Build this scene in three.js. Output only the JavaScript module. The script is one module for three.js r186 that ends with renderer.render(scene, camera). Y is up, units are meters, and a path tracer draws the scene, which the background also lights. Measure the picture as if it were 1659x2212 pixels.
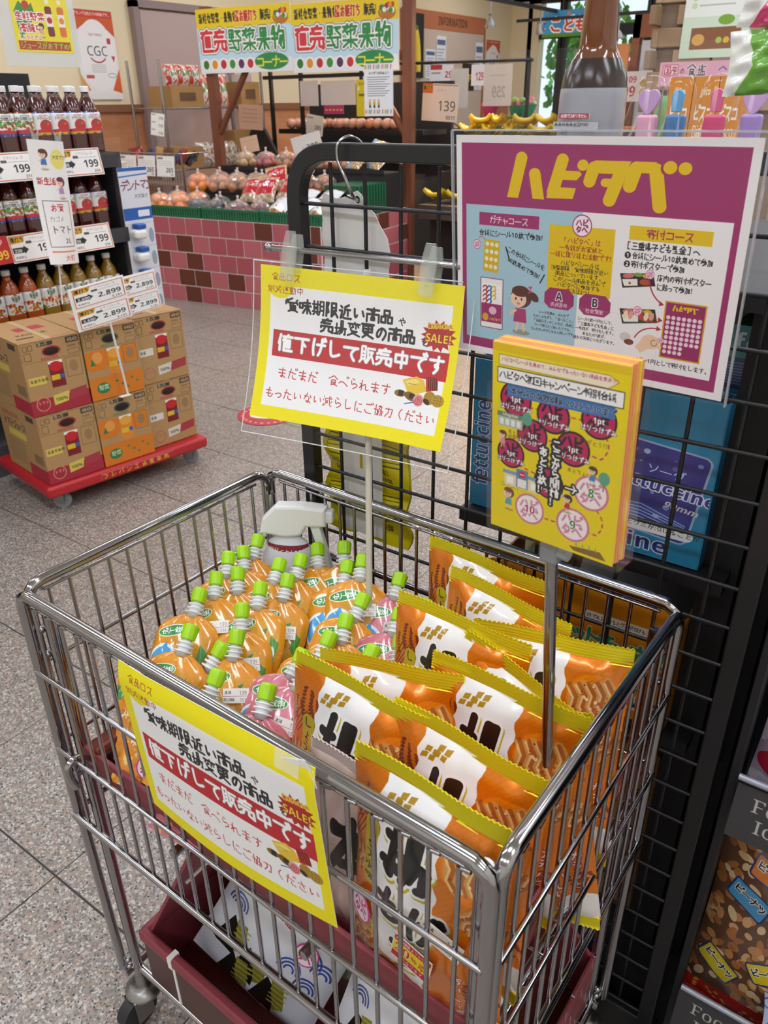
import * as THREE from 'three';
import { RoundedBoxGeometry } from 'three/addons/geometries/RoundedBoxGeometry.js';
import { mergeGeometries } from 'three/addons/utils/BufferGeometryUtils.js';
import { RectAreaLightUniformsLib } from 'three/addons/lights/RectAreaLightUniformsLib.js';

// ------------------------------------------------------------------ camera, light, exposure
const scene = new THREE.Scene();
const camera = new THREE.PerspectiveCamera(66.6, 1659 / 2212, 0.05, 60);
camera.rotation.order = 'YXZ';
camera.position.set(0.448, 1.275, 0.546);
camera.rotation.set(-0.4824, 0.6203, -0.0123);
camera.focus = 1.0;
camera.userData.fStop = 13;
const renderer = new THREE.WebGLRenderer({ antialias: true });
renderer.toneMapping = THREE.LinearToneMapping;
renderer.toneMappingExposure = 1.22;
renderer.shadowMap.enabled = true;
scene.background = new THREE.Color(0.75, 0.88, 1.0);
RectAreaLightUniformsLib.init();
// LED panels in the shop ceiling: [x, z, width, depth]
const CEIL = 3.0;
const PANELS = [];
for (const z of [1.9, 0.2, -1.6, -3.4, -5.4, -7.6, -10]) for (const x of [-4.6, -2.3, -0.1, 1.9]) PANELS.push([x, z]);
const PANEL_POWER = 9;

// ------------------------------------------------------------------ helpers
let seed = 7;
const rnd = () => { seed = (seed * 1664525 + 1013904223) >>> 0; return seed / 4294967296; };
const rr = (a, b) => a + (b - a) * rnd();
const PI = Math.PI, V = (x, y, z) => new THREE.Vector3(x, y, z);
const used = {};
const numbered = (n) => { const k = used[n] = (used[n] ?? -1) + 1; return k ? n + '_' + String(k).padStart(3, '0') : n; };
function tag(o, label, category, group) { o.userData.label = label; o.userData.category = category; if (group) o.userData.group = group; return o; }
function thing(name, label, category, pos = [0, 0, 0], rot = [0, 0, 0], group) {
  const o = new THREE.Group(); o.name = numbered(name); scene.add(o);
  o.position.set(...pos); o.rotation.order = 'YXZ'; o.rotation.set(...rot.map((d) => d * PI / 180));
  return tag(o, label, category, group);
}
function mesh(name, geo, mat, parent = scene, pos, rot) {
  const o = new THREE.Mesh(geo, mat); o.name = parent === scene ? numbered(name) : name; o.castShadow = o.receiveShadow = true;
  if (pos) o.position.set(...pos);
  if (rot) { o.rotation.order = 'YXZ'; o.rotation.set(...rot.map((d) => d * PI / 180)); }
  parent.add(o); return o;
}
function struct(name, geo, mat, pos, rot) { const o = mesh(name, geo, mat, scene, pos, rot); o.userData.kind = 'structure'; return o; }
function copy(src, pos, rot, label, group) {
  const o = src.clone(); o.name = numbered(src.name.replace(/_\d{3}$/, '')); scene.add(o); o.userData = { ...src.userData };
  o.position.set(...pos); if (rot) o.rotation.set(...rot.map((d) => d * PI / 180));
  if (label) o.userData.label = label; if (group) o.userData.group = group; return o;
}
const mats = {};
function M(color, rough = 0.6, metal = 0, more = {}) {
  const key = JSON.stringify([color, rough, metal, Object.keys(more).map((k) => [k, more[k]?.uuid ?? more[k]])]);
  return mats[key] ??= new (Object.keys(more).some((k) => /clear|trans|sheen|thick|ior|atten|specularI/.test(k)) ? THREE.MeshPhysicalMaterial : THREE.MeshStandardMaterial)({ color, roughness: rough, metalness: metal, side: THREE.DoubleSide, ...more });
}
const box = (w, h, d, x = 0, y = 0, z = 0) => new THREE.BoxGeometry(w, h, d).translate(x, y, z);
const rbox = (w, h, d, r = 0.004, seg = 2) => new RoundedBoxGeometry(w, h, d, seg, r);
const cyl = (r1, r2, h, seg = 16, open = false) => new THREE.CylinderGeometry(r1, r2, h, seg, 1, open);
const merge = (list) => mergeGeometries(list.map((g) => { const n = g.index ? g.toNonIndexed() : g; for (const k of Object.keys(n.attributes)) if (!['position', 'normal', 'uv'].includes(k)) n.deleteAttribute(k); return n; }));
function bar(a, b, r, seg = 10) {   // a straight rod between two points
  const A = V(...a), B = V(...b), d = B.clone().sub(A), g = cyl(r, r, d.length(), seg);
  g.applyQuaternion(new THREE.Quaternion().setFromUnitVectors(V(0, 1, 0), d.normalize()));
  return g.translate((a[0] + b[0]) / 2, (a[1] + b[1]) / 2, (a[2] + b[2]) / 2);
}
const tube = (pts, r, n = 40, seg = 10, closed = false) => new THREE.TubeGeometry(new THREE.CatmullRomCurve3(pts.map((p) => V(...p)), closed, 'centripetal'), n, r, seg, closed);
function bent(pts, r, rad = 0.02, seg = 10) {   // rod with rounded corners
  const path = new THREE.CurvePath(), P = pts.map((p) => V(...p)); let at = P[0];
  for (let i = 1; i < P.length - 1; i++) {
    const u = P[i].clone().add(P[i - 1].clone().sub(P[i]).setLength(rad)), w = P[i].clone().add(P[i + 1].clone().sub(P[i]).setLength(rad));
    path.add(new THREE.LineCurve3(at, u)); path.add(new THREE.QuadraticBezierCurve3(u, P[i], w)); at = w;
  }
  path.add(new THREE.LineCurve3(at, P[P.length - 1]));
  const g = new THREE.TubeGeometry(path, 24 * P.length, r, seg, false);
  const caps = [[P[0], P[1]], [P[P.length - 1], P[P.length - 2]]].map(([e]) => new THREE.SphereGeometry(r, 8, 6).translate(e.x, e.y, e.z));
  return merge([g, ...caps]);
}
const lathe = (pts, seg = 24) => new THREE.LatheGeometry(pts.map((p) => new THREE.Vector2(...p)), seg);
function extrude(pts, d, bevel = 0, holes = []) {
  const s = pts instanceof THREE.Shape ? pts : new THREE.Shape(pts.map((p) => new THREE.Vector2(...p)));
  for (const h of holes) s.holes.push(new THREE.Path(h.map((p) => new THREE.Vector2(...p))));
  return new THREE.ExtrudeGeometry(s, { depth: d, bevelEnabled: bevel > 0, bevelSize: bevel, bevelThickness: bevel, bevelSegments: 2, curveSegments: 10 });
}
// paper or card of real thickness, print on its front; bend = depth of the curl in metres
function sheet(w, h, t = 0.0006, bend = null, nx = 1, ny = 1) {
  const g = new THREE.BoxGeometry(w, h, t, nx, ny, 1);
  if (bend) { const p = g.attributes.position; for (let i = 0; i < p.count; i++) { const [dx, dy, dz] = bend(p.getX(i) / w + 0.5, p.getY(i) / h + 0.5); p.setXYZ(i, p.getX(i) + dx, p.getY(i) + dy, p.getZ(i) + dz); } g.computeVertexNormals(); }
  return g;
}
const PAPER = M(0xf4f3ef, 0.7);
const faces = (front, rest = PAPER) => [rest, rest, rest, rest, front, rest];
function tex(w, h, draw, rep) {
  const c = document.createElement('canvas'); c.width = w; c.height = h; const x = c.getContext('2d');
  x.lineCap = 'round'; x.lineJoin = 'round'; draw(x, w, h);
  const t = new THREE.CanvasTexture(c); t.colorSpace = THREE.SRGBColorSpace; t.magFilter = THREE.LinearFilter;
  if (rep) { t.wrapS = t.wrapT = THREE.RepeatWrapping; t.repeat.set(...rep); }
  return t;
}
const printed = (w, h, draw, rough = 0.55, more = {}) => new THREE.MeshPhysicalMaterial({ map: tex(w, h, draw), roughness: rough, side: THREE.DoubleSide, ...more });
const rect = (x, c, a, b, w, h) => { x.fillStyle = c; x.fillRect(a, b, w, h); };
const oval = (x, c, a, b, r, r2 = r, rot = 0) => { x.fillStyle = c; x.beginPath(); x.ellipse(a, b, r, r2, rot, 0, 7); x.fill(); };
const poly = (x, c, pts, sw, sc) => { x.beginPath(); pts.forEach((p, i) => (i ? x.lineTo(...p) : x.moveTo(...p))); if (c) { x.closePath(); x.fillStyle = c; x.fill(); } if (sw) { x.lineWidth = sw; x.strokeStyle = sc; x.stroke(); } };
const rrect = (x, c, a, b, w, h, r, sw, sc) => { x.beginPath(); x.roundRect(a, b, w, h, r); if (c) { x.fillStyle = c; x.fill(); } if (sw) { x.lineWidth = sw; x.strokeStyle = sc; x.stroke(); } };
const latin = (x, s, a, b, size, c, o = {}) => { x.save(); x.translate(a, b); if (o.rot) x.rotate(o.rot); x.transform(o.sx ?? 1, 0, o.skew ?? 0, 1, 0, 0); x.font = (o.font ?? 'bold ') + size + 'px ' + (o.face ?? 'sans-serif'); x.textAlign = o.align ?? 'left'; if (o.line) { x.lineWidth = o.line[1]; x.strokeStyle = o.line[0]; x.strokeText(s, 0, 0); } x.fillStyle = c; x.fillText(s, 0, 0); x.restore(); };
// ------------------------------------------------------------------ brush lettering: pen strokes on a 10 x 10 grid, or a part drawn in a box x0 y0 x1 y1
const GLYPHS = `
あ 1282 404558 635628163474867859|い 12162836 7386|う 3061 1453756839|え 3061 237319 46555989|お 1363 4048291745758769 7283|か 1363675948 403519 7285|き 2272 1484 5076 26284979|く 702479|け 201529 4393 707659|こ 2171 16284989|さ 1373 4066 26284979|し 20274987|す 1292 6065564554656749|せ 1494 31374989 717666|そ 2171249455475979|た 1353 3019 5484 56586999|ち 1282 403564867849|つ 0452847748|て 0292 82545779|と 3145 8335273989|な 1353 4016 7284 64685938477889|に 201529 5282 46485999|の 524628162351838669|は 201529 4393 707859486799|ふ 4152 4456684738 1619 8486|へ 063298|ほ 201529 4282 4585 707859486799|ま 1282 1585 50585938476789|み 21513718164697 737759|む 1353 3037281636 3738498986 7284|め 2248 614728163473958859|も 4037497986 1363 1666|や 0462947665 5063 2259|ゆ 12172542847747 606749|よ 5383 50584928375789|ら 3051 222654858749|り 202534 707649|る 21711654867859385768|れ 2029 033307 075364688998|ろ 21711654867839|わ 2029 033307 0753848649|を 1272 40164457 8436385989|ん 4019 1945566996
ア 128264 434629|イ 7015 5359|ウ 5052 1512827639|エ 2181 5158 0898|オ 1393 606958 6318|カ 13938869 403519|キ 1383 0696 4059|ク 4015 42827639|ケ 3015 2393 637649|コ 128288 1888|サ 0393 3036 707759|シ 1132 0425 195893|ス 11816519 5589|セ 049476 313888|ソ 1134 817539|タ 4015 42827639 3568|チ 7112 0494 515639|ツ 1134 4153 827649|テ 2171 0494 545739|ト 3039 3385|ナ 0393 505639|ニ 2272 0898|ネ 5051 128219 4549 6586|ノ 711809|ハ 3208 6198|ヒ 202888 2573|フ 11817639|ヘ 063298|ホ 0393 5059 3517 6587|マ 118146 3568|ミ 2172 2474 1788|ム 501888 6699|メ 7019 2377|モ 2272 0595 414888|ヤ 049376 2049|ユ 227268 0898|ヨ 228288 2585 2888|ラ 2171 14847739|リ 2026 707649|ル 313609 606895|レ 202995|ロ 1181881811|ワ 1411817639|ン 1133 195893|ー 0595
、 2739|。 2737394929|・ 5555|「 704045|」 545929|【 70404979|】 20505929|→ 0595 628568|〒 1181 0494 5459|円 1911919989 5155 1595|￥ 1155 9155 5559 2575 2777|？ 2331526355 5858|× 2288 8228
口 1181881811|日 2070792920 2575|目 2070792920 2373 2676|田 1181881811 1585 5158|十 0494 5059|木 0393 5059 5309 5399|未 1282 0494 5059 5409 5499|力 12827959 414519|又 118119 2399|小 5059 2416 7486|土 2474 5059 0999|王 1181 2575 0999 5159|貝 2070772720 2373 2575 3709 6799|糸 401343 632676 5659 3718 6787|門 0009 00303404 0232 9099 90606494 6292|食 5003 5093 3474783834 3676 3839 5799|亻 4015 3439|氵 2041 0324 0947|扌 0383 505938 0767|辶 1122 042419 184999|頁 0090 5042 1282871712 1484 1585 3709 6799|隹 3005 2329 2292 2494 2696 2999 6269|其 0292 2027 7077 2474 2575 0797 3819 6889|月 202609 20808979 2383 2686|阝 1019 1060336627|艮 2070752520 2373 252957 6547 5599|斤 7022 222609 2494 6469|昜 日2064 0595 3508 25858979 5529 6548|直 0191 5003 目2387 131999|肖 5003 1123 9173 月1399|刂 3136 808979|車 1191 2272762622 2474 0797 5059|重 7011 0292 1383861613 1585 5159 1888 0999|氏 8011 1118 1845 1585 507998|攵 3014 2282 7209 3399|官 5051 03019193 3373753533 3339 3686893989|者 1181 5004 0494 9019 日2589|勿 3004 22828969 4427 6448|羊 2032 7062 1383 1686 0999 5359|占 5004 5282 口1489|弓 11717414178769|長 2025 2080 2262 2474 0595 25293948 5599|反 1191 112609 337319 4399|女 402659 6218 0393|台 5014 1484 6294 口2589|各 4015 317119 3599 口3679|欠 3014 2292 9274 545609 5699
賞 5002 1122 9182 04039394 口3365 貝2599|味 口0236 未3099|期 其0059 月5099|限 阝0039 艮3099|近 斤3087 辶0099|商 5051 0191 3143 6153 09049499 4446 5456 口3668|品 口2074 口0449 口5499|売 1181 5003 2373 06059596 362809 66689996|場 土0239 昜3099|揚 扌0039 昜3099|変 5051 0191 314324 6164 2113 7183 4625 367609 3799|更 0090 1181851511 1383 505619 2699|値 亻0039 直3099|下 0191 5159 5375|販 貝0049 反4099|中 1282861612 5059|減 氵0029 2292 223619 3454 口3556 607899 9486 7081|削 肖0059 刂6099|運 4191 車4286 辶0099|動 重0059 力5099|協 十0039 力4084 力3459 力6499|紙 糸0049 氏5099|枚 木0049 攵4099|参 401373 6173 0494 5306 5396 6545 7648 8739|加 力0059 口6289|集 隹1085 木0599|一 0595|号 口2063 0494 3536867959|館 食0049 官5099|客 5051 03019193 4325 337318 4489 口3769|様 木0049 6172 9182 4393 5585 4595 6069 5748 7698|緒 糸0049 者4099|取 0060 1018 5059 1252 1555 0868 又5199|組 糸0049 目5078 4999|活 氵0029 8042 3494 6255 口3699|消 氵0029 肖3099|費 1181 8183 8313 1315 1595 3005 6006 貝2599|選 3050 5052 3252 6080 8082 6282 3494 4346 7376 2696 辶0099|方 5051 0292 423519 3474 747959|法 氵0029 4282 6064 3494 6438 3898 7698|環 王0149 目4083 4484 口5466 5569 7599|境 土0239 7071 4191 5253 8283 3494 日4487 5739 7799|啓 1050 1252 124409 攵5095 口2689|発 1141 4105 2334 5195 8162 9273 2474 1696 4419 646899|社 2031 0252 5207 2429 3445 土4099|会 5004 5094 3363 1585 5528 2888 7699|貢 1090 5002 0292 貝2399|献 0151 3002 09035359 2334 5344 1545 1747 3549 5393 7059 7399 8192|寄 5051 02019192 2373 5314 5386 0595 口2638 757969|付 亻0039 4393 808979 5566|三 1181 2575 0999|県 目3075 111696 5659 3718 6788|子 118154 545949 0595|基 其0065 土1599|金 5004 5094 2474 1686 5459 0999 2738 7768|店 5051 1191 111509 5357 5585 口3679|内 1912929989 5035 5376|貼 貝0049 占5099|救 0353 3039 0424 2819 3457 4143 攵4099|初 2031 0252 5207 2429 4546 4191 91988978 6149|回 0090990900 口3366|特 1003 1343 0545 2029 5080 6004 4494 4696 808979 5657|別 口0053 力0459 刂6099|本 0292 5059 5208 5298 2777|有 0292 4008 月3499|効 3031 0151 2213 4253 4309 1359 力5099|開 門0099 3575 3777 4549 6569|始 女0049 台5099|半 2133 8163 1484 0696 5059|分 4005 6095 2676 767969 4629|頑 1141 0454 2519 353859 頁5099|張 弓0039 長3099|野 田0044 0555 2459 0858 5191 916294 4595 757969|菜 0191 3003 6003 8233 2334 5254 8374 木0599|果 田2074 0595 5459 4519 5589|物 1003 1343 0545 2029 勿4099|新 3031 0151 1223 4233 0353 木0459 斤5099|鮮 2003 1242 田0347 0818 2838 羊5099|超 1040 2004 0444 2448 0509 0999 5090 9082 6053 口5589|打 扌0039 4191 717969|生 3014 2282 1585 0999 5059|高 5051 0191 口3264 09059599 口3779|騰 月0039 4292 5061 8071 3494 6339 6499 日5599|国 0090990900 王3277|産 5051 1191 3243 7262 1494 140609 4535 4686 3999 6559|塩 土0149 5042 4292 口4365 4686 4649 8689 6669 3999|梅 木0049 5033 4292 5454 5494 5459 9499 5999 5797 7379|酒 氵0029 3191 3393993933 5155 7175 3696|自 5041 目2199|家 5051 02019192 1383 5316 445859 4619 5738 7599|製 1151 3004 0353 1424 刂6095 0696 5519 5799|飲 食0049 欠5099|料 1123 4132 0454 3039 3408 3457 6172 6374 4696 8089|海 氵0029 4032 3292 4454 4494 4449 9499 3696 4999 7379|苔 0191 3003 6003 台1399|風 201609 2080 808699 3464663634 5268 2878|速 3191 3383853533 6088 5537 6597 辶0099|攻 0242 2228 0848 攵4099|臭 5041 目2077 0797 5729 5789|大 0393 504609 5499|豆 0090 口2265 2636 7666 0999|引 弓0059 8089|税 3011 0252 2029 2308 2447 5061 8071 口5285 5559 757899|込 6043 5597 辶0099|価 亻0039 3191 4393994943 6169 8189|格 木0049 各4099|体 亻0039 本3099|割 3031 03015153 1242 1444 0656 3036 口1659 刂6099|笑 2012 1131 6052 5171 7344 0595 505619 5599|嬉 女0049 土4092 口5385 5494 口5699|顔 3031 0151 1223 4233 0353 130609 4425 5537 5639 頁5099|誰 3031 0151 1343 1545 口0649 隹5099|環 王0149 目4083 4484 口5466 5569 7599|話 3031 0151 1343 1545 口0649 7051 5494 7265 口5599|考 1181 5004 0494 9019 3575 357969|県 目3075 111696 5659 3718 6788|間 門0099 日3579|時 日0149 土5064 5494 808979|去 1181 5003 0494 5417 1787 6799|除 阝0039 6034 6094 4474 3696 6469 4738 7698|用 202609 20808979 2383 2686 5059|以 1017 1746 3254 7259 5599|上 5059 5585 0999|溶 氵0029 6061 32319192 4334 7394 6235 6295 口4699|渡 氵0029|便 亻0039 3090 4282864642 4484 607709 4699|広 5051 1191 110609 5338 3888 6799|告 3014 2282 0595 5005 口2689|手 7011 1383 0696 506959|袋 亻0034 2393 609499 9081 0595 5519 5799|買 0090 0003 9093 0393 3033 6063 貝2499|工 1181 5158 0999|強 弓0039 501363 口4398 7078 3998|切 0444 2028 2848 4191 919879 6149|通 5090 9072 口4396 4696 7389 辶0099|社 2031 0252 5207 2429 3445 土4099|ヌ 118119 2377`;
const G = {};
for (const e of GLYPHS.split(/[|\n]/)) { const i = e.indexOf(' '); if (i > 0) G[e.slice(0, i)] = e.slice(i + 1).split(' '); }
const SMALL = { ゃ: 'や', ゅ: 'ゆ', ょ: 'よ', っ: 'つ', ァ: 'ア', ィ: 'イ', ェ: 'エ', ォ: 'オ', ャ: 'ヤ', ュ: 'ユ', ョ: 'ヨ', ッ: 'ツ' };
function strokesOf(ch, X, Y, W, H, out, soft) {
  for (const t of G[ch] ?? []) {
    if (t[0] >= '0' && t[0] <= '9') {
      const p = []; for (let i = 0; i + 1 < t.length; i += 2) p.push([X + (+t[i]) / 9 * W, Y + (+t[i + 1]) / 9 * H]);
      if (p.length === 1 || (p.length === 2 && t.slice(0, 2) === t.slice(2))) p[1] = [p[0][0] + 0.01, p[0][1]];
      out.push([p, soft]);
    } else { const [a, b, c, d] = t.slice(-4).split('').map((n) => +n / 9); strokesOf(t.slice(0, -4), X + a * W, Y + b * H, (c - a) * W, (d - b) * H, out, soft); }
  }
}
const missing = new Set();
// o: w stroke weight, line [colour, extra width], vert, skew, sx, rot, align
function jt(x, text, X, Y, size, color, o = {}) {
  const wgt = (o.w ?? 0.1) * size, sx = o.sx ?? 1, adv = size * (o.gap ?? 1.0) * (o.vert ? 1 : sx), chars = [...text];
  const advOf = (c) => (c.charCodeAt(0) < 0x250 ? (c === ' ' ? 0.4 : c === '.' ? 0.32 : c === '!' ? 0.45 : 0.62) : /[ァ-ョっゃゅょッャュョ、。]/.test(c) && SMALL[c] ? 0.82 : 1) * adv;
  x.save(); x.translate(X, Y); if (o.rot) x.rotate(o.rot);
  const total = o.vert ? chars.length * adv : chars.reduce((s, c) => s + advOf(c), 0);
  let at = o.align === 'center' ? -total / 2 : 0;
  const jobs = [];
  for (const c0 of chars) {
    if (c0 === ' ' || c0 === '　') { at += c0 === ' ' ? advOf(c0) : adv; continue; }
    const px = o.vert ? 0 : at, py = o.vert ? at : 0; at += o.vert ? adv : advOf(c0);
    const small = SMALL[c0], parts = [...(G[c0] ? c0 : (small ?? c0).normalize('NFD'))], base = parts[0], list = [];
    if (!G[base]) { if (c0.charCodeAt(0) > 0x250) missing.add(c0); jobs.push([c0, px, py]); continue; }
    const k = small ? 0.68 : 0.84, ox = small ? 0.1 : 0.08, oy = small ? 0.3 : 0.08;
    if (c0 === 'ー' && o.vert) list.push([[[0.5 * size * sx, 0.1 * size], [0.5 * size * sx, 0.9 * size]], false]);
    else strokesOf(base, ox * size * sx, oy * size, k * size * sx, k * size, list, /[ぁ-ん]/.test(base));
    if (parts[1] === '\u3099') list.push([[[0.76 * size * sx, 0.04 * size], [0.83 * size * sx, 0.16 * size]], false], [[[0.9 * size * sx, 0.0], [0.97 * size * sx, 0.12 * size]], false]);
    if (parts[1] === '\u309A') { const r = []; for (let i = 0; i <= 8; i++) r.push([(0.87 + 0.08 * Math.cos(i * PI / 4)) * size * sx, (0.1 + 0.08 * Math.sin(i * PI / 4)) * size]); list.push([r, false]); }
    jobs.push([list, px, py]);
  }
  const thin = (l) => (l.length > 12 ? 0.7 : l.length > 8 ? 0.82 : 1);
  const pass = (col, lw) => {
    x.strokeStyle = x.fillStyle = col; x.lineWidth = lw;
    for (const [list, px, py] of jobs) {
      x.save(); x.translate(px, py); if (o.skew) x.transform(1, o.skewY ?? 0, o.skew, 1, -o.skew * size / 2, 0);
      if (typeof list === 'string') { x.font = 'bold ' + size * 0.98 + 'px sans-serif'; x.scale(sx, 1); if (lw > wgt) { x.lineWidth = lw - wgt; x.strokeText(list, 0.02 * size, 0.86 * size); } x.fillText(list, 0.02 * size, 0.86 * size); }
      else for (const [p, soft] of list) {
        x.lineWidth = lw - wgt * (1 - thin(list));
        x.beginPath(); x.moveTo(...p[0]);
        if (!soft || p.length < 3) for (let i = 1; i < p.length; i++) x.lineTo(...p[i]);
        else { for (let i = 1; i < p.length - 1; i++) { const e = i === p.length - 2 ? p[i + 1] : [(p[i][0] + p[i + 1][0]) / 2, (p[i][1] + p[i + 1][1]) / 2]; x.quadraticCurveTo(...p[i], ...e); } }
        x.stroke();
      }
      x.restore();
    }
  };
  for (const [c, e] of o.lines ?? (o.line ? [o.line] : [])) pass(c, wgt + e);
  pass(color, wgt);
  x.restore(); return total;
}
// ------------------------------------------------------------------ the shop: floor, walls, ceiling, windows
const noiseDots = (x, w, h, n, cols, a, b) => { for (let i = 0; i < n; i++) { x.fillStyle = cols[(rnd() * cols.length) | 0]; x.beginPath(); const r = rr(a, b), cx = rnd() * w, cy = rnd() * h, k = rnd() * 6; for (let j = 0; j < 5; j++) { const q = k + j * 1.256 + rr(-0.4, 0.4), e = r * rr(0.5, 1.2); x.lineTo(cx + Math.cos(q) * e, cy + Math.sin(q) * e); } x.fill(); } };
const graniteTex = tex(1024, 1024, (x, w, h) => {
  rect(x, '#a39c95', 0, 0, w, h);
  noiseDots(x, w, h, 9000, ['#b9b3ac', '#c9c6c1', '#9a938c', '#8d8781', '#b09c90'], 5, 13);
  noiseDots(x, w, h, 5200, ['#d6d4d0', '#c0a596', '#b7a092', '#918a84', '#ddd9d4', '#827d79'], 4, 10);
  noiseDots(x, w, h, 2300, ['#4b4a4b', '#5d5b5a', '#6d6966', '#363638'], 2, 6.5);
}, [1, 1]);
const granite = new THREE.MeshStandardMaterial({ map: graniteTex, color: 0xdcd9d4, roughness: 0.36, side: THREE.DoubleSide });
const grout = M(0x4d4a47, 0.9);
const floor = struct('floor', box(9.2, 0.2, 15.6, -1.6, -0.1032, -4.4), grout);
{
  const variants = [0, 1, 2, 3].map((k) => {
    const g = box(0.3975, 0.004, 0.396), uv = g.attributes.uv, n = g.attributes.normal;
    for (let i = 0; i < uv.count; i++) if (n.getY(i) > 0.5) { let a = uv.getX(i), b = uv.getY(i); for (let q = 0; q < k; q++) [a, b] = [b, 1 - a]; uv.setXY(i, a * 0.97, b * 0.97); }
    return g;
  });
  for (let i = -14; i <= 2; i++) for (let j = -11; j <= 3; j++) { if (i > 0 && j < -3) continue; mesh('tile', variants[(i * 7 + j * 3 + 400 + ((i * j) & 1)) % 4], granite, floor, [0.17 + 0.4 * i + 0.2, -0.002 - 0.0003 * ((i * 5 + j * 11 + 300) % 3), 0.11 + 0.4 * j + 0.2]); }
  const paving = (name, x0, x1, z0, z1) => { const g = new THREE.PlaneGeometry(x1 - x0, z1 - z0).rotateX(-PI / 2), uv = g.attributes.uv; for (let i = 0; i < uv.count; i++) uv.setXY(i, uv.getX(i) * (x1 - x0) / 0.4, uv.getY(i) * (z1 - z0) / 0.4); mesh(name, g, granite, floor, [(x0 + x1) / 2, -0.0006, (z0 + z1) / 2]); };
  paving('far_paving', -6, 3, -12, -4.29); paving('side_paving', -6, -5.43, -4.29, 3.3); paving('near_paving', -5.43, 3, 1.71, 3.3); paving('aisle_paving', 1.37, 3, -4.29, 1.71); paving('shelf_paving', 0.57, 1.37, -4.29, -1.09);
}
const cream = M(0xe9d9b4, 0.85), plaster = M(0xf1ede2, 0.9), mauve = M(0xb9a39c, 0.7), mauveDark = M(0x93807c, 0.7);
const terra = new THREE.MeshStandardMaterial({ roughness: 0.9, map: tex(512, 512, (x, w, h) => { rect(x, '#bd8056', 0, 0, w, h); x.globalAlpha = 0.16; noiseDots(x, w, h, 900, ['#d39a6c', '#a66b45', '#c98b60', '#b07348'], 10, 60); }, [3, 1]) });
struct('wall_left', box(0.2, 3.2, 15.4, -6.1, 1.5, -4.4), cream);
struct('trim_1', box(0.012, 1.24, 15.2, -5.994, 0.62, -4.4), terra);
struct('trim_2', box(0.03, 0.06, 15.2, -5.985, 1.265, -4.4), M(0x8a5c3c, 0.6));
struct('wall_right', box(0.2, 3.2, 15.6, 3.0, 1.5, -4.4), plaster);
struct('wall_front', box(9.2, 3.2, 0.2, -1.5, 1.5, 3.4), plaster);
const ceil = struct('ceiling', box(9.2, 0.2, 15.6, -1.5, CEIL + 0.1, -4.4), M(0xf3f1ea, 0.9));
{ // staff door in the left wall
  const d = struct('door_1', rbox(0.05, 2.03, 1.0, 0.004), mauve, [-5.975, 1.015, -5.32]);
  mesh('door_frame', merge([box(0.09, 2.1, 0.06, 0, 0.03, 0.55), box(0.09, 2.1, 0.06, 0, 0.03, -0.55), box(0.09, 0.06, 1.16, 0, 1.06, 0)]), mauveDark, d);
  mesh('door_handle', merge([bar([0.04, -0.1, -0.42], [0.04, 0.1, -0.42], 0.01), bar([0.04, 0.08, -0.42], [0, 0.08, -0.42], 0.006), bar([0.04, -0.08, -0.42], [0, -0.08, -0.42], 0.006)]), M(0xb9b6b0, 0.3, 1), d);
}
// end wall: window bays between black mullions, a brown brick pier on the right
const BLACK = M(0x141416, 0.45), CHROME = M(0xababad, 0.13, 1), STEEL = M(0x9c9c9a, 0.35, 1), WOOD = new THREE.MeshStandardMaterial({ roughness: 0.6, map: tex(256, 512, (x, w, h) => { rect(x, '#7a4630', 0, 0, w, h); x.globalAlpha = 0.35; for (let i = 0; i < 90; i++) rect(x, ['#5f3322', '#8d573c', '#6b3c28'][i % 3], rnd() * w, 0, rr(1, 5), h); }) });
struct('wall_back', merge([box(9.2, 0.5, 0.2, -1.5, 2.85, -12.1), box(9.2, 0.75, 0.2, -1.5, 0.375, -12.1), box(0.5, 3.2, 0.2, -5.8, 1.5, -12.1), box(4.0, 3.2, 0.2, 1.0, 1.5, -12.1)]), cream);
const pane = M(0xffffff, 0.02, 0, { transmission: 1, ior: 1.45, thickness: 0 });
[[-5.45, 0.5], [-4.85, 0.6], [-4.2, 0.6], [-3.55, 0.6], [-2.7, 0.9], [-1.6, 1.1]].forEach(([x, w], i) => {
  const f = struct('window_' + (i + 1), merge([box(0.07, 1.9, 0.1, -w / 2, 0, 0), box(0.07, 1.9, 0.1, w / 2, 0, 0), box(w, 0.07, 0.1, 0, 0.92, 0), box(w, 0.07, 0.1, 0, -0.92, 0), box(w, 0.14, 0.09, 0, 0.5, 0)]), BLACK, [x, 1.68, -12.05]);
  mesh('pane', box(w - 0.08, 1.8, 0.008), pane, f);
});
{ // ceiling lamps: frame, glowing diffuser, and a light of the same size in front of it
  const fr = merge([box(1.3, 0.03, 0.04, 0, 0, 0.17), box(1.3, 0.03, 0.04, 0, 0, -0.17), box(0.04, 0.03, 0.34, 0.63, 0, 0), box(0.04, 0.03, 0.34, -0.63, 0, 0)]), df = box(1.22, 0.012, 0.3);
  const white = M(0xeeeeee, 0.5), glow = new THREE.MeshStandardMaterial({ color: 0xffffff, emissive: 0xf2f6ff, emissiveIntensity: 4 });
  PANELS.forEach(([x, z]) => {
    const t = thing('ceiling_lamp', 'long white LED panel lamp set in the shop ceiling', 'lamp', [x, CEIL - 0.015, z], [0, 0, 0], 'LED panels in the ceiling');
    mesh('frame', fr, white, t); mesh('diffuser', df, glow, t, [0, 0, 0]);
    const l = new THREE.RectAreaLight(0xf0f4ff, PANEL_POWER, 1.22, 0.3); l.position.set(x, CEIL - 0.04, z); l.rotation.x = -PI / 2; l.castShadow = true; l.name = 'lamp_light'; scene.add(l);
  });
}
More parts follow.
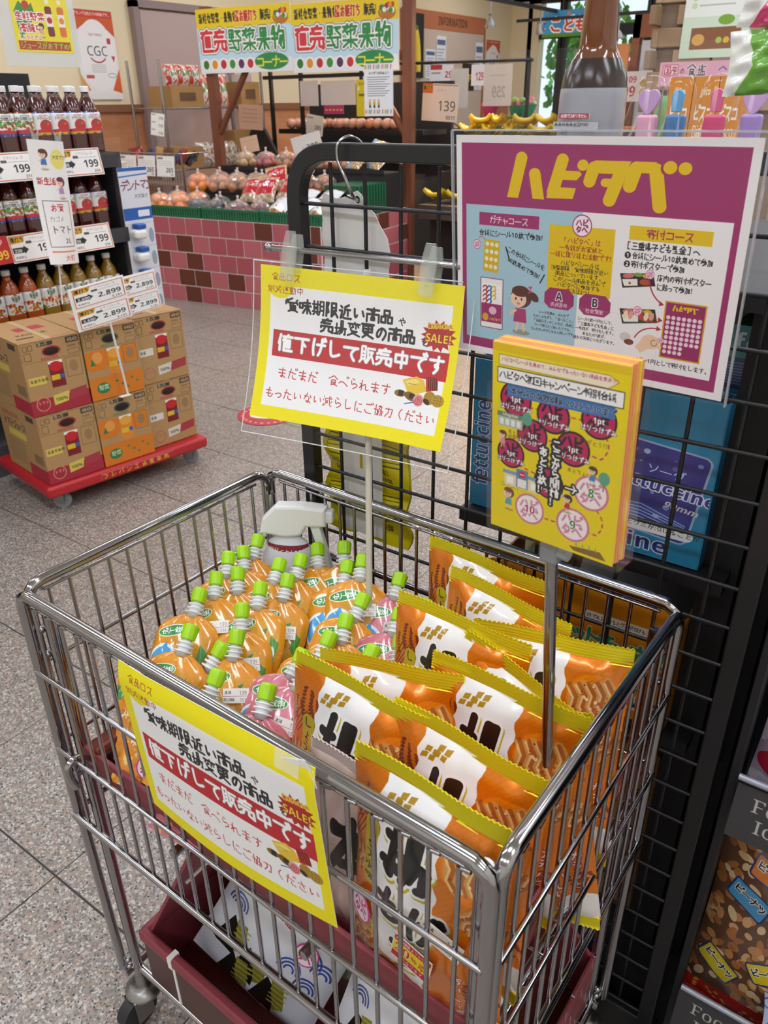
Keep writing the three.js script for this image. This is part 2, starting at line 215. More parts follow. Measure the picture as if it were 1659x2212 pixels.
{ // trees outside the end windows
  struct('ground_outside', box(14, 0.1, 6, -3, -0.15, -15.3), M(0x8f9488, 0.9));
  const leaf = new THREE.CircleGeometry(0.075, 5), lm = M(0x5f9a4e, 0.8);
  [[-5.6, -14.2], [-4.3, -14.8], [-3.2, -14.1], [-1.9, -14.6]].forEach(([x, z], i) => {
    const t = thing('garden_tree', ['leafy green tree outside the end windows, farthest left', 'leafy green tree outside the second and third window bays', 'leafy green tree outside the fourth window bay', 'leafy green tree outside the widest window bay'][i], 'tree', [x, -0.1, z], [0, 0, 0], 'trees outside the windows');
    mesh('trunk', cyl(0.06, 0.09, 1.4, 8).translate(0, 0.7, 0), M(0x5b4636, 0.9), t);
    const im = new THREE.InstancedMesh(leaf, lm, 900), m = new THREE.Matrix4(), c = new THREE.Color(); im.name = 'foliage'; im.userData.kind = 'stuff';
    for (let k = 0; k < 900; k++) { const a = rnd() * 6.28, q = Math.acos(rr(-1, 1)), r = Math.cbrt(rnd()); m.makeRotationFromEuler(new THREE.Euler(rnd() * 6, rnd() * 6, rnd() * 6)); m.setPosition(Math.sin(q) * Math.cos(a) * r * 0.85, 1.9 + Math.cos(q) * r * 1.1, Math.sin(q) * Math.sin(a) * r * 0.7); im.setMatrixAt(k, m); im.setColorAt(k, c.setRGB(rr(0.5, 1.3), rr(0.8, 1.5), rr(0.4, 0.9))); }
    t.add(im);
  });
}
// ------------------------------------------------------------------ chrome wire sale cart
const tilePrint = (x, w, h, cw, ch, dark = 0.16) => {
  rect(x, '#e7d9d6', 0, 0, w, h);
  for (let j = 0, y = 0; y < h; j++, y += ch) for (let i = -1, a = -((j * 0.37) % 1) * cw; a < w; i++, a += cw) rect(x, rnd() < dark ? '#5e2a22' : ['#93404a', '#8d3b45', '#994750'][(rnd() * 3) | 0], a + 3, y + 3, cw - 5, ch - 5);
};
const redTile = tex(1024, 1024, (x, w, h) => tilePrint(x, w, h, 250, 200), [1, 1]);
const redSheet = new THREE.MeshPhysicalMaterial({ map: redTile, roughness: 0.42, side: THREE.DoubleSide, clearcoat: 0.3, clearcoatRoughness: 0.25 });
const BROWN = M(0x6a2a22, 0.45), KRAFT = M(0xa9845a, 0.85), RED = M(0x8f3c45, 0.5);
const CW = 0.301, CD = 0.198, RIM = 0.8;
const cart = thing('sale_cart', 'chrome wire sale cart filled with jelly pouches and rice crackers', 'cart', [0, 0, 0], [0, -1.6, 0]);
{
  const rodR = 0.0068, wire = 0.0023;
  const panel = (name, len, place) => {   // a side panel: bent rim tube, wires, horizontal bars
    const g = new THREE.Group(); g.name = name; place(g); cart.add(g);
    const rim = mesh('rim_tube', bent([[-len / 2, 0.44, 0], [-len / 2, RIM, 0], [len / 2, RIM, 0], [len / 2, 0.44, 0]], rodR, 0.022, 14), CHROME, g);
    const n = Math.round((len - 0.03) / 0.025), gw = bar([0, 0.455, 0], [0, RIM - 0.012, 0], wire, 8), foot = merge([gw, bar([0, RIM - 0.014, 0], [0.01, RIM - 0.012, 0], wire * 0.9, 6)]);
    for (let i = 1; i < n; i++) mesh('wire', foot, CHROME, g, [-len / 2 + i * len / n, 0, 0.002]);
    for (const [y, r] of [[0.691, 0.003], [0.571, 0.003], [0.453, 0.005]]) mesh('cross_bar', bar([-len / 2, y, 0.005], [len / 2, y, 0.005], r, 10), CHROME, g);
    mesh('rim_wire', bar([-len / 2 + 0.02, RIM - 0.013, 0], [len / 2 - 0.02, RIM - 0.013, 0], 0.002, 8), CHROME, g);
  };
  panel('front_panel', 2 * CW, (g) => g.position.z = CD);
  panel('rear_panel', 2 * CW, (g) => { g.position.z = -CD; g.rotation.y = PI; });
  panel('left_panel', 2 * CD - 0.016, (g) => { g.position.x = -CW - 0.002; g.rotation.y = -PI / 2; });
  panel('right_panel', 2 * CD - 0.016, (g) => { g.position.x = CW + 0.002; g.rotation.y = PI / 2; });
  for (const [sx, sz] of [[-1, 1], [1, 1], [-1, -1], [1, -1]]) {
    const X = sx * (CW - 0.016), Z = sz * (CD - 0.018);
    mesh('leg', merge([bar([X, 0.085, Z], [X, 0.775, Z], 0.0075, 14), bar([X + sx * 0.016, 0.12, Z + sz * 0.014], [X + sx * 0.016, 0.46, Z + sz * 0.016], 0.0068, 12)]), CHROME, cart);
    for (const y of [0.745, 0.71, 0.665, 0.135, 0.12]) mesh('weld', new THREE.SphereGeometry(0.005, 10, 8), CHROME, cart, [X + sx * 0.008, y, Z + sz * 0.009]);
    const c = mesh('caster', lathe([[0, 0.1], [0.008, 0.1], [0.009, 0.076], [0.018, 0.074], [0.027, 0.066], [0.028, 0.06], [0.022, 0.053], [0, 0.052]], 20), STEEL, cart, [X, 0, Z]);
    mesh('fork', merge([box(0.003, 0.05, 0.03, -0.013, 0.04, 0.012), box(0.003, 0.05, 0.03, 0.013, 0.04, 0.012), box(0.03, 0.004, 0.03, 0, 0.062, 0.008)]), STEEL, c);
    mesh('wheel', cyl(0.03, 0.03, 0.02, 24).rotateZ(PI / 2).translate(0, 0.03, 0.018), M(0x2b2a2c, 0.6), c);
    mesh('brake_pedal', rbox(0.014, 0.006, 0.02, 0.002).translate(-0.024, 0.045, -0.02), M(0xb5622f, 0.5), c);
  }
  const tray = (y, name) => {   // wire deck hung between the panels
    const g = mesh(name, merge([bar([-CW, y, CD - 0.02], [CW, y, CD - 0.02], 0.006, 12), bar([-CW, y, -CD + 0.02], [CW, y, -CD + 0.02], 0.006, 12), bar([-CW + 0.01, y, -CD], [-CW + 0.01, y, CD], 0.006, 12), bar([CW - 0.01, y, -CD], [CW - 0.01, y, CD], 0.006, 12), bar([-0.1, y - 0.006, -CD], [-0.1, y - 0.006, CD], 0.006, 12), bar([0.1, y - 0.006, -CD], [0.1, y - 0.006, CD], 0.006, 12)]), CHROME, cart);
    for (let i = 1; i < 9; i++) mesh('wire', bar([-CW, y + 0.005, -CD + 0.02 + i * 0.04], [CW, y + 0.005, -CD + 0.02 + i * 0.04], 0.002, 6), CHROME, g);
  };
  tray(0.525, 'upper_deck'); tray(0.115, 'lower_deck');
  mesh('deck_hook', tube([[-0.262, 0.55, CD - 0.02], [-0.262, 0.575, CD + 0.004], [-0.262, 0.57, CD + 0.016], [-0.262, 0.55, CD + 0.016], [-0.26, 0.535, CD + 0.012]], 0.005, 20), CHROME, cart);
}
{ // red paper tray that lines the upper deck
  const t = thing('paper_tray', 'red tile-print paper tray lining the sale cart', 'tray', [0, 0.534, 0], [0, -1.6, 0]);
  mesh('tray_floor', box(0.56, 0.004, 0.36), redSheet, t);
  for (const s of [-1, 1]) mesh('long_side', rbox(0.56, 0.034, 0.006, 0.002).translate(0, 0.018, s * 0.179), RED, t);
  mesh('folded_end', rbox(0.05, 0.012, 0.362, 0.004).rotateZ(0.5).translate(-0.272, 0.026, 0), BROWN, t); mesh('white_line', box(0.008, 0.001, 0.35, -0.235, 0.0026, 0), PAPER, t);
  mesh('right_side', rbox(0.006, 0.06, 0.362, 0.002).translate(0.278, 0.03, 0), redSheet, t);
}
{ // open carton on the lower deck
  const t = thing('display_carton', 'open cardboard carton wrapped in dark red tile print on the lower deck', 'carton', [0.02, 0.128, 0.005], [0, -1.6, 0]);
  const w = 0.53, d = 0.35, h = 0.1;
  mesh('carton_floor', box(w, 0.004, d, 0, 0.002, 0), BROWN, t);
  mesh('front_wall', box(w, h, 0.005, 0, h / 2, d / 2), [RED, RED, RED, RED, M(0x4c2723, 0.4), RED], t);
  mesh('rear_wall', box(w, h, 0.005, 0, h / 2, -d / 2), RED, t);
  mesh('left_wall', box(0.005, h, d, -w / 2, h / 2, 0), RED, t); mesh('right_wall', box(0.005, h, d, w / 2, h / 2, 0), redSheet, t);
  mesh('front_edge', rbox(w + 0.01, 0.02, 0.014, 0.005).translate(0, h, d / 2), RED, t); mesh('white_line', box(0.008, 0.022, 0.0155, -0.2, h, d / 2), PAPER, t); for (const x of [-0.2, -0.04, 0.12]) mesh('white_line', box(0.005, h, 0.0012, x, h / 2, d / 2 + 0.0032), PAPER, t);
  mesh('left_edge', rbox(0.014, 0.018, d, 0.005).translate(-w / 2, h, 0), RED, t);
  const fl = mesh('end_flap', extrude([[-0.17, 0], [0.17, 0], [0.12, 0.2], [-0.14, 0.22]], 0.004, 0.0005).rotateY(PI / 2), RED, t, [-w / 2 + 0.004, h, 0], [0, 0, -24]);
  mesh('white_line', bar([0.006, 0.12, 0.13], [0.006, 0.15, -0.13], 0.003, 6), PAPER, fl);
  mesh('rear_flap', extrude([[-0.26, 0], [0.26, 0], [0.2, 0.14], [-0.2, 0.14]], 0.004, 0.0005), RED, t, [0, h, -d / 2], [14, 0, 0]);
}
// ------------------------------------------------------------------ black mesh rack and the signs
const CLEAR = M(0xffffff, 0.05, 0, { transmission: 1, ior: 1.3, thickness: 0, specularIntensity: 0.7 });
const rackMat = M(0x19191b, 0.42), RZ = -0.228;
{
  const t = thing('mesh_rack', 'black wire mesh display rack standing behind the sale cart', 'rack', [0, 0, RZ]);
  const sh = (a, b, c, d, r) => { const s = new THREE.Shape(); s.moveTo(a, b); s.lineTo(a, d - r); s.quadraticCurveTo(a, d, a + r, d); s.lineTo(c - r, d); s.quadraticCurveTo(c, d, c, d - r); s.lineTo(c, b); return s; };
  const outer = sh(-0.239, 0.0, 0.372, 1.235, 0.066), inner = sh(-0.221, 0.06, 0.354, 1.219, 0.05); outer.holes.push(new THREE.Path(inner.getPoints(12).reverse()));
  mesh('frame', new THREE.ExtrudeGeometry(outer, { depth: 0.014, bevelEnabled: true, bevelSize: 0.0015, bevelThickness: 0.002, bevelSegments: 2, curveSegments: 12 }).translate(0, 0, -0.008), rackMat, t);
  for (let i = 0; i < 11; i++) mesh('upright_wire', bar([-0.179 + i * 0.05, 0.05, -0.004], [-0.179 + i * 0.05, 1.215, -0.004], 0.0024, 8), rackMat, t);
  for (let i = 0; i < 23; i++) mesh('cross_wire', bar([-0.226, 1.169 - i * 0.05, 0.001], [0.357, 1.169 - i * 0.05, 0.001], 0.0024, 8), rackMat, t);
  for (const x of [-0.228, 0.363]) mesh('foot', rbox(0.03, 0.025, 0.34, 0.006).translate(x, 0.0135, -0.05), rackMat, t);
}
{ // S-hook over the top bar with a white die-cut card, a strip of yellow packets below
  const t = mesh('hook', tube([[-0.137, 1.228, -0.245], [-0.14, 1.238, -0.238], [-0.145, 1.243, -0.224], [-0.15, 1.236, -0.2115], [-0.151, 1.22, -0.2105], [-0.142, 1.203, -0.2105], [-0.137, 1.188, -0.214], [-0.141, 1.177, -0.228], [-0.15, 1.1745, -0.243], [-0.157, 1.18, -0.232]], 0.0018, 80, 10), CHROME); tag(t, 'chrome wire S hook hung over the top bar of the black mesh rack', 'hook');
  const out = []; const pr = [[-0.048, 0.0], [-0.03, -0.006], [-0.02, -0.004], [0, 0.004], [0.006, 0.0], [0.012, -0.012], [0.024, -0.02], [0.032, -0.034], [0.042, -0.048], [0.046, -0.066], [0.043, -0.085], [0.044, -0.1], [0.036, -0.118], [0.036, -0.16], [0.03, -0.19], [0.03, -0.46], [-0.036, -0.46], [-0.036, -0.15], [-0.043, -0.13], [-0.048, -0.112], [-0.053, -0.092], [-0.051, -0.075], [-0.054, -0.05], [-0.052, -0.03], [-0.054, -0.012]];
  const hole = []; for (let i = 0; i < 14; i++) hole.push([0.0 + 0.0045 * Math.cos(i / 14 * 6.283), -0.006 + 0.0045 * Math.sin(i / 14 * 6.283)]);
  const c = thing('hanging_card', 'white scallop-edged card hanging from the chrome hook on the mesh rack', 'card', [-0.1505, 1.1805, -0.246], [0, 3, 0]);
  mesh('card_sheet', extrude(pr, 0.0016, 0, [hole]), M(0xe9e8e4, 0.6), c);
  for (const y of [-0.262, -0.345]) mesh('peg_slot', box(0.004, 0.022, 0.0022, -0.004, y, 0.001), M(0xb9a21c, 0.6), c);
  const yel = printed(256, 512, (x, w, h) => { rect(x, '#e8d800', 0, 0, w, h); for (let i = 0; i < 3; i++) { const y = 30 + i * 160; rect(x, '#d3c300', 0, y - 22, w, 14); rrect(x, null, 40, y, 170, 60, 4, 3, '#3a3520'); for (let k = 1; k < 5; k++) poly(x, null, [[40, y + k * 12], [210, y + k * 12]], 2, '#3a3520'); jt(x, '商品塩分', 44, y + 70, 22, '#2d2a18'); jt(x, '商品価格', 60, y + 98, 20, '#2d2a18'); } }, 0.3);
  [['left', -0.047, 0.05], ['right', 0.037, 0.066]].forEach(([, X, w], k) => {
    const p = mesh('snack_packet', sheet(w, 0.24, 0.006, (u, v) => [0.004 * Math.sin(v * 19), 0, 0.004 * Math.sin(v * 26 + u * 3)], 4, 30), faces(yel, M(0xe3d200, 0.3)), scene, [-0.153 + X, 0.83, -0.258]);
    tag(p, k ? 'wide yellow snack packet strip right of the white card on the rack' : 'narrow yellow snack packet strip left of the white card on the rack', 'packet', 'yellow packets behind the hanging card');
  });
}
// ---- print: the yellow price-down notice
function cookiePrint(x, X, Y, s) {
  x.save(); x.translate(X, Y); x.scale(s, s);
  poly(x, '#e7c33c', [[-60, -40], [0, -62], [34, -50], [54, -10], [-20, 20]]); poly(x, '#f2dc7a', [[-50, -36], [-4, -52], [20, -40], [-30, -20]]); jt(x, 'ーー', -34, -40, 20, '#8a5a1a');
  poly(x, '#c3272d', [[40, -60], [92, -72], [98, -20], [50, -8]]); for (let i = 0; i < 5; i++) poly(x, null, [[48 + i * 9, -66], [60 + i * 9, -20]], 4, '#33221c');
  oval(x, '#8b6a2a', -62, 14, 26, 14); rect(x, '#2b2018', -70, 2, 22, 22); oval(x, '#7a5a1c', -14, 20, 30, 16, 0.3); rect(x, '#33241a', -20, 8, 24, 20);
  oval(x, '#d99', 22, 30, 24); x.strokeStyle = '#c2485a'; x.lineWidth = 4; x.beginPath(); for (let a = 0; a < 16; a += 0.4) x.lineTo(22 + a * 1.2 * Math.cos(a), 30 + a * 1.2 * Math.sin(a)); x.stroke();
  oval(x, '#a98426', 70, 14, 26); oval(x, '#3a2c18', 58, 30, 16, 10, 0.5); oval(x, '#b28f2d', 106, 20, 28, 24); for (let i = 0; i < 9; i++) oval(x, '#6b4c12', 92 + (i % 3) * 13, 8 + ((i / 3) | 0) * 11, 2.4); poly(x, null, [[-36, 52], [4, 40]], 4, '#2f5fb0');
  x.restore();
}
function salePrint(x, w, h) {
  rect(x, '#f2e600', 0, 0, w, h); rect(x, '#f4f5f5', w * 0.05, h * 0.12, w * 0.905, h * 0.795); oval(x, '#f2e600', w * 0.1, h * 0.1, w * 0.075, h * 0.1);
  jt(x, '食品ロス', w * 0.055, h * 0.04, 38, '#b5442c', { w: 0.09 }); jt(x, '削減運動中', w * 0.035, h * 0.118, 38, '#b5442c', { w: 0.09 });
  jt(x, '賞味期限近い商品', w * 0.125, h * 0.185, 72, '#26262a', { w: 0.15, gap: 0.98 }); jt(x, 'や', w * 0.7, h * 0.225, 40, '#26262a', { w: 0.12 });
  jt(x, '売場変更の商品', w * 0.31, h * 0.288, 72, '#26262a', { w: 0.15, gap: 0.98 }); jt(x, 'を', w * 0.815, h * 0.325, 42, '#26262a', { w: 0.12 });
  const b = []; for (let i = 0; i < 28; i++) { const a = i / 28 * 6.283, r = i % 2 ? 62 : 88; b.push([w * 0.9 + r * Math.cos(a), h * 0.31 + r * 0.8 * Math.sin(a)]); } poly(x, '#b3242a', b);
  jt(x, '値下げしました', w * 0.845, h * 0.245, 17, '#a6272b', { w: 0.12, line: ['#f0cf3c', 9], rot: -0.08 }); latin(x, 'SALE!', w * 0.9, h * 0.35, 50, '#f4d32c', { align: 'center', line: ['#a1201f', 7] });
  rect(x, '#c1272f', w * 0.072, h * 0.405, w * 0.89, h * 0.175); jt(x, '値下げして販売中です', w * 0.095, h * 0.425, 87, '#ffffff', { w: 0.15, line: ['#8f7f84', 6] });
  jt(x, 'まだまだ　食べられます', w * 0.11, h * 0.645, 55, '#c43c40', { w: 0.085 }); jt(x, 'もったいない減らしにご協力ください', w * 0.06, h * 0.785, 54, '#c43c40', { w: 0.085 });
  cookiePrint(x, w * 0.82, h * 0.67, 1.15);
}
const saleTex = tex(1024, 724, salePrint), salePaper = new THREE.MeshPhysicalMaterial({ map: saleTex, roughness: 0.22, clearcoat: 1, clearcoatRoughness: 0.06, side: THREE.DoubleSide }), salePlain = new THREE.MeshStandardMaterial({ map: saleTex, roughness: 0.6, side: THREE.DoubleSide });
{
  const t = thing('pole_sign', 'laminated yellow price-down sign clipped to a pole in the cart', 'sign', [-0.102, 1.014, -0.162], [-14.6, 11.7, -1.7]);
  const curl = (u, v) => [0, 0, 0.012 * (u - 0.5) ** 2 * 2 - 0.01 * Math.sin(v * 3.1) + 0.004 * (1 - v) * (1 - v) * (u > 0.7 ? (u - 0.7) * 6 : 0)];
  mesh('printed_sheet', sheet(0.257, 0.182, 0.0005, curl, 24, 16), faces(salePaper), t);
  mesh('laminate', sheet(0.279, 0.208, 0.0012, (u, v) => { const c = curl(u, v); return [c[0], c[1], c[2] + (v < 0.1 ? 0.0012 * Math.sin(u * 31) : 0)]; }, 28, 18), CLEAR, t, [0.001, -0.009, 0.0003]);
  { const e = M(0xf4f6f6, 0.15, 0, { transmission: 0.35, thickness: 0 }), q = (u, v) => [(u - 0.5) * 0.279 + 0.001, (v - 0.5) * 0.208 - 0.009, curl(u, v)[2] + 0.0004]; for (const [a, b] of [[[0, 0], [1, 0]], [[1, 0], [1, 1]], [[1, 1], [0, 1]], [[0, 1], [0, 0]]]) mesh('laminate_edge', tube([0, 0.25, 0.5, 0.75, 1].map((k) => q(a[0] + (b[0] - a[0]) * k, a[1] + (b[1] - a[1]) * k)), 0.0007, 24, 6), e, t); }
  mesh('cross_rod', merge([bar([-0.118, 0.111, 0.004], [0.118, 0.111, 0.004], 0.0034, 12), new THREE.SphereGeometry(0.0058, 12, 10).translate(-0.12, 0.111, 0.004), new THREE.SphereGeometry(0.0058, 12, 10).translate(0.12, 0.111, 0.004)]), CHROME, t);
  const clipG = merge([extrude([[-0.008, -0.03], [0.008, -0.03], [0.0085, 0.004], [0.005, 0.024], [-0.005, 0.024], [-0.0085, 0.004]], 0.003, 0.0008).translate(0, 0, 0.008), extrude([[-0.008, -0.02], [0.008, -0.02], [0.0085, 0.006], [0.005, 0.022], [-0.005, 0.022], [-0.0085, 0.006]], 0.003, 0.0008).translate(0.003, 0, -0.004), box(0.008, 0.014, 0.008, 0, -0.004, 0.004)]), acryl = M(0xf4f6f2, 0.12, 0, { transmission: 0.85, ior: 1.45, thickness: 0 });
  for (const x of [-0.088, 0.086]) mesh('clip', clipG, acryl, t, [x, 0.106, 0.002]);
  const pole = thing('sign_pole', 'thin white pole carrying the yellow laminated sign', 'pole', [0, 0, 0]);
  mesh('rod', bar([-0.037, 0.54, -0.094], [-0.102, 1.1, -0.1975], 0.0042, 12), M(0xcfcbb9, 0.4), pole); mesh('cap', bar([-0.1015, 1.095, -0.1966], [-0.1028, 1.106, -0.1986], 0.0052, 12), M(0xe6e6e2, 0.3), pole);
  const f = thing('paper_notice', 'curled yellow price-down paper taped over the front rim of the cart', 'notice', [0.022, 0.716, 0.2105], [0, -1.6, 3.2]);
  mesh('printed_sheet', sheet(0.252, 0.186, 0.0004, (u, v) => [0.004 * (1 - v) * (u - 0.4), 0.006 * (u < 0.15 ? (0.15 - u) * 4 * v : 0), 0.006 + 0.008 * Math.sin(u * 3.1) * (1 - v) - 0.006 * (1 - v) + (v > 0.9 ? -(v - 0.9) * 0.05 : 0)], 24, 18), faces(salePlain), f);
  mesh('folded_corner', extrude([[0.09, 0.088], [0.118, 0.1], [0.128, 0.075], [0.126, 0.092]], 0.0006), PAPER, f, [0, 0, 0.004]); mesh('adhesive_tape', sheet(0.026, 0.016, 0.0004), M(0xffffff, 0.2, 0, { transmission: 0.8, thickness: 0 }), f, [0.105, 0.095, 0.0115], [-12, 0, 0]);
}
// ---- print: the round campaign mark, used on several things
const markPrint = (x, X, Y, r, ink, bg, ring = ink) => { oval(x, ring, X, Y, r); oval(x, bg, X, Y, r * 0.9); const s = r * 0.62; jt(x, 'ハピ', X - s * 1.02, Y - s * 0.92, s, ink, { w: 0.2 }); jt(x, 'タベ', X - s * 1.02, Y + s * 0.02, s, ink, { w: 0.2 }); };
function logo(x, X, Y, s, c) {   // slanted rounded word mark on a 590 x 230 field
  x.save(); x.translate(X, Y); x.scale(s, s * 0.86); x.fillStyle = c; x.strokeStyle = c; x.lineJoin = 'round';
  const slab = (a, b, q, d, w) => { x.lineWidth = w; x.lineCap = 'round'; x.beginPath(); x.moveTo(a, b); x.lineTo(q, d); x.stroke(); };
  x.save(); x.beginPath(); x.rect(-40, -40, 760, 250); x.clip(); slab(64, 28, 18, 240, 54); slab(128, 98, 158, 260, 54); x.restore();
  slab(252, 32, 214, 174, 54); poly(x, c, [[196, 150], [318, 152], [306, 200], [186, 202]]); poly(x, c, [[240, 78], [330, 78], [340, 92], [318, 118], [232, 118]]); oval(x, c, 342, 52, 24); poly(x, c, [[196, 202], [232, 202], [236, 150], [208, 150]]);
  poly(x, c, [[392, 30], [540, 30], [524, 84], [376, 84]]); slab(390, 60, 374, 120, 52); slab(508, 56, 464, 196, 54); slab(440, 122, 486, 122, 36);
  poly(x, c, [[560, 30], [640, 30], [630, 76], [548, 76]]); slab(562, 56, 542, 132, 54); slab(640, 62, 668, 210, 54); oval(x, '#a2356f', 690, 52, 34); oval(x, c, 692, 50, 26); oval(x, c, 748, 52, 25);
  x.restore();
}
const kid = (x, X, Y, s, hair, top, bow) => { x.save(); x.translate(X, Y); x.scale(s, s); oval(x, 'rgba(120,110,60,.5)', 4, 62, 26, 7); poly(x, null, [[-6, 34], [-10, 58]], 7, '#f2c9a8'); poly(x, null, [[8, 34], [12, 56]], 7, '#f2c9a8'); poly(x, top, [[-16, 0], [16, 0], [20, 36], [-20, 36]]); poly(x, null, [[-14, 6], [-30, 16]], 7, '#f2c9a8'); oval(x, hair, 2, -30, 30, 28); oval(x, '#f6d3b6', -6, -24, 23, 21); oval(x, hair, 0, -44, 26, 14); oval(x, '#3a2a22', -14, -24, 2.4, 4); oval(x, '#3a2a22', 3, -24, 2.4, 4); oval(x, '#e58a80', -6, -12, 5, 3.5); if (bow) { oval(x, hair, 38, -34, 16, 10, 0.6); poly(x, bow, [[20, -58], [34, -46], [20, -40], [34, -60]]); } x.restore(); };
const dishPrint = (x, X, Y, s, long) => { x.save(); x.translate(X, Y); x.scale(s, s); poly(x, '#2d2d30', [[-70, -16], [66, -30], [80, 18], [-54, 40]]); poly(x, '#f4f1e6', [[-60, 6], [4, -2], [8, 24], [-48, 32]]); oval(x, '#d9747a', -34, -10, 24, 9, -0.15); oval(x, '#7da04a', 6, -18, 20, 8); oval(x, '#e0b23c', 40, -16, 16, 9); oval(x, '#b5543c', 36, 8, 22, 12); if (long) { for (let i = 0; i < 6; i++) oval(x, ['#f0e2c8', '#e7a48c', '#f3efe2', '#b83a2e'][i % 4], -44 + i * 20, 4 - i, 9, 16, 0.2); } else oval(x, '#a33', -26, 18, 5); x.restore(); };
function pinkPrint(x, w, h) {
  const P = '#a2356f', Yl = '#e9c714', K = '#2c2c2e', T = (s, a, b, z, c = K, o = {}) => jt(x, s, w * a, h * b, z, c, { w: 0.105, gap: 0.97, ...o });
  rect(x, '#f4f3f5', 0, 0, w, h); rect(x, P, w * 0.022, h * 0.031, w * 0.952, h * 0.938); rect(x, '#f5f4f6', w * 0.04, h * 0.292, w * 0.915, h * 0.63); rect(x, '#a9cfdf', w * 0.04, h * 0.292, w * 0.448, h * 0.63);
  logo(x, w * 0.208, h * 0.062, 1.14, Yl);
  rect(x, P, w * 0.095, h * 0.324, w * 0.237, h * 0.056); T('ガチャコース', 0.213, 0.334, 40, '#f5dfe9', { align: 'center' }); T('台紙にシール10枚で参加!', 0.093, 0.398, 33, K, { w: 0.12 });
  x.save(); x.translate(w * 0.146, h * 0.518); x.rotate(0.06); rect(x, '#dcb920', -46, -80, 92, 160); for (let i = 0; i < 12; i++) oval(x, '#f4eeda', -28 + (i % 3) * 28, -58 + ((i / 3) | 0) * 37, 11); x.restore(); markPrint(x, w * 0.085, h * 0.47, 24, '#c2457f', '#f2d9e4'); x.strokeStyle = '#b0455f'; x.lineWidth = 3; x.beginPath(); x.arc(w * 0.105, h * 0.45, 18, 3.6, 6); x.stroke();
  jt(x, 'この台紙にシールを', w * 0.213, h * 0.462, 29, K, { w: 0.11, rot: 0.34, gap: 0.88 }); jt(x, '10枚集めて参加!', w * 0.215, h * 0.508, 29, K, { w: 0.11, rot: 0.36, gap: 0.92 }); poly(x, null, [[w * 0.205, h * 0.47], [w * 0.222, h * 0.53]], 7, K); poly(x, null, [[w * 0.36, h * 0.575], [w * 0.345, h * 0.612]], 7, K);
  x.save(); x.translate(w * 0.102, h * 0.622); x.scale(1.18, 1.05); rrect(x, '#f3f3f3', 0, 0, 116, 250, 4, 5, '#8f6f86'); rect(x, '#f9f9f9', 8, 26, 100, 100); for (let i = 0; i < 14; i++) { const a = 24 + (i % 4) * 23, b = 48 + ((i / 4) | 0) * 22; oval(x, ['#c63a3f', '#3d6fb4', '#e9c21c', '#ffffff'][i % 4], a, b, 13); oval(x, '#f7f7f7', a - 3, b + 3, 6, 10, 0.6); } rect(x, P, 4, 126, 108, 96); oval(x, '#e7c0d4', 64, 160, 20); oval(x, '#d5b01d', 26, 196, 16, 20); jt(x, 'ハピタベ', 46, 196, 15, '#f0d531', { w: 0.16 }); x.restore();
  kid(x, w * 0.27, h * 0.745, 2.0, '#5f3a33', '#b03a72', '#c9467f');
  rect(x, Yl, w * 0.371, h * 0.352, w * 0.232, h * 0.29); markPrint(x, w * 0.488, h * 0.348, 50, P, '#f8eef3');
  [['「ハピタベ」は', 0.4], ['一号館がお客様と', 0.43], ['一緒に取り組む活動です!', 0.46]].forEach(([s, b]) => T(s, 0.488, b, 29, '#a33a2d', { align: 'center', w: 0.11 }));
  [['ハピタベシールは', 0.498], ['消費期限・賞味期限が近い', 0.522], ['商品についています。', 0.546], ['このシール商品を選んで', 0.57], ['ハピタベに参加する', 0.594], ['方法は2つ!', 0.617]].forEach(([s, b]) => T(s, 0.488, b, 26, K, { align: 'center', w: 0.1 }));
  for (const [a, b, l, s] of [[0.42, 0.672, 'A', '環境啓発'], [0.552, 0.678, 'B', '社会貢献']]) { poly(x, P, [[-0.056, -0.02], [-0.036, -0.046], [0.036, -0.046], [0.056, -0.02], [0.056, 0.024], [0.036, 0.048], [-0.036, 0.048], [-0.056, 0.024]].map(([p, q]) => [w * (a + p), h * (b + q)])); latin(x, l, w * a, h * (b + 0.008), 54, K, { align: 'center', line: ['#f3e9ee', 9] }); T(s, a, b + 0.017, 24, '#f3d6e4', { align: 'center' }); }
  [['シールを集め、みんなで', 0.737], ['楽しみながら、「食べること」'.replace('楽', 'たの'), 0.758], ['「食品ロス」のことなど、環境に', 0.779], ['ついて考えたり話したりする、', 0.8], ['そんなきっかけになると嬉しいです。', 0.821]].forEach(([s, b]) => T(s, 0.402, b, 17, K, { align: 'center', w: 0.11, gap: 0.9 }));
  [['シール1枚=1円として、', 0.737], ['「三重県子ども基金」に', 0.759], ['一号館が　寄付をします。', 0.781], ['あなたの1枚が、', 0.803], ['誰かの笑顔につながります。', 0.825]].forEach(([s, b]) => T(s, 0.56, b, 19, K, { align: 'center', w: 0.11, gap: 0.92 }));
  rect(x, Yl, w * 0.649, h * 0.33, w * 0.254, h * 0.056); T('寄付コース', 0.776, 0.338, 43, '#a8325f', { w: 0.12, align: 'center' });
  T('【三重県子ども基金】へ', 0.638, 0.392, 37, K, { w: 0.13, sx: 0.86 });
  for (const [i, s, b] of [[1, '台紙にシール10枚集めて参加', 0.432], [2, '寄付ポスターで参加', 0.468]]) { oval(x, K, w * 0.65, h * (b + 0.016), 15); latin(x, String(i), w * 0.65, h * (b + 0.025), 25, '#fff', { align: 'center' }); T(s, 0.663, b, 33, K, { w: 0.12, sx: 0.86 }); }
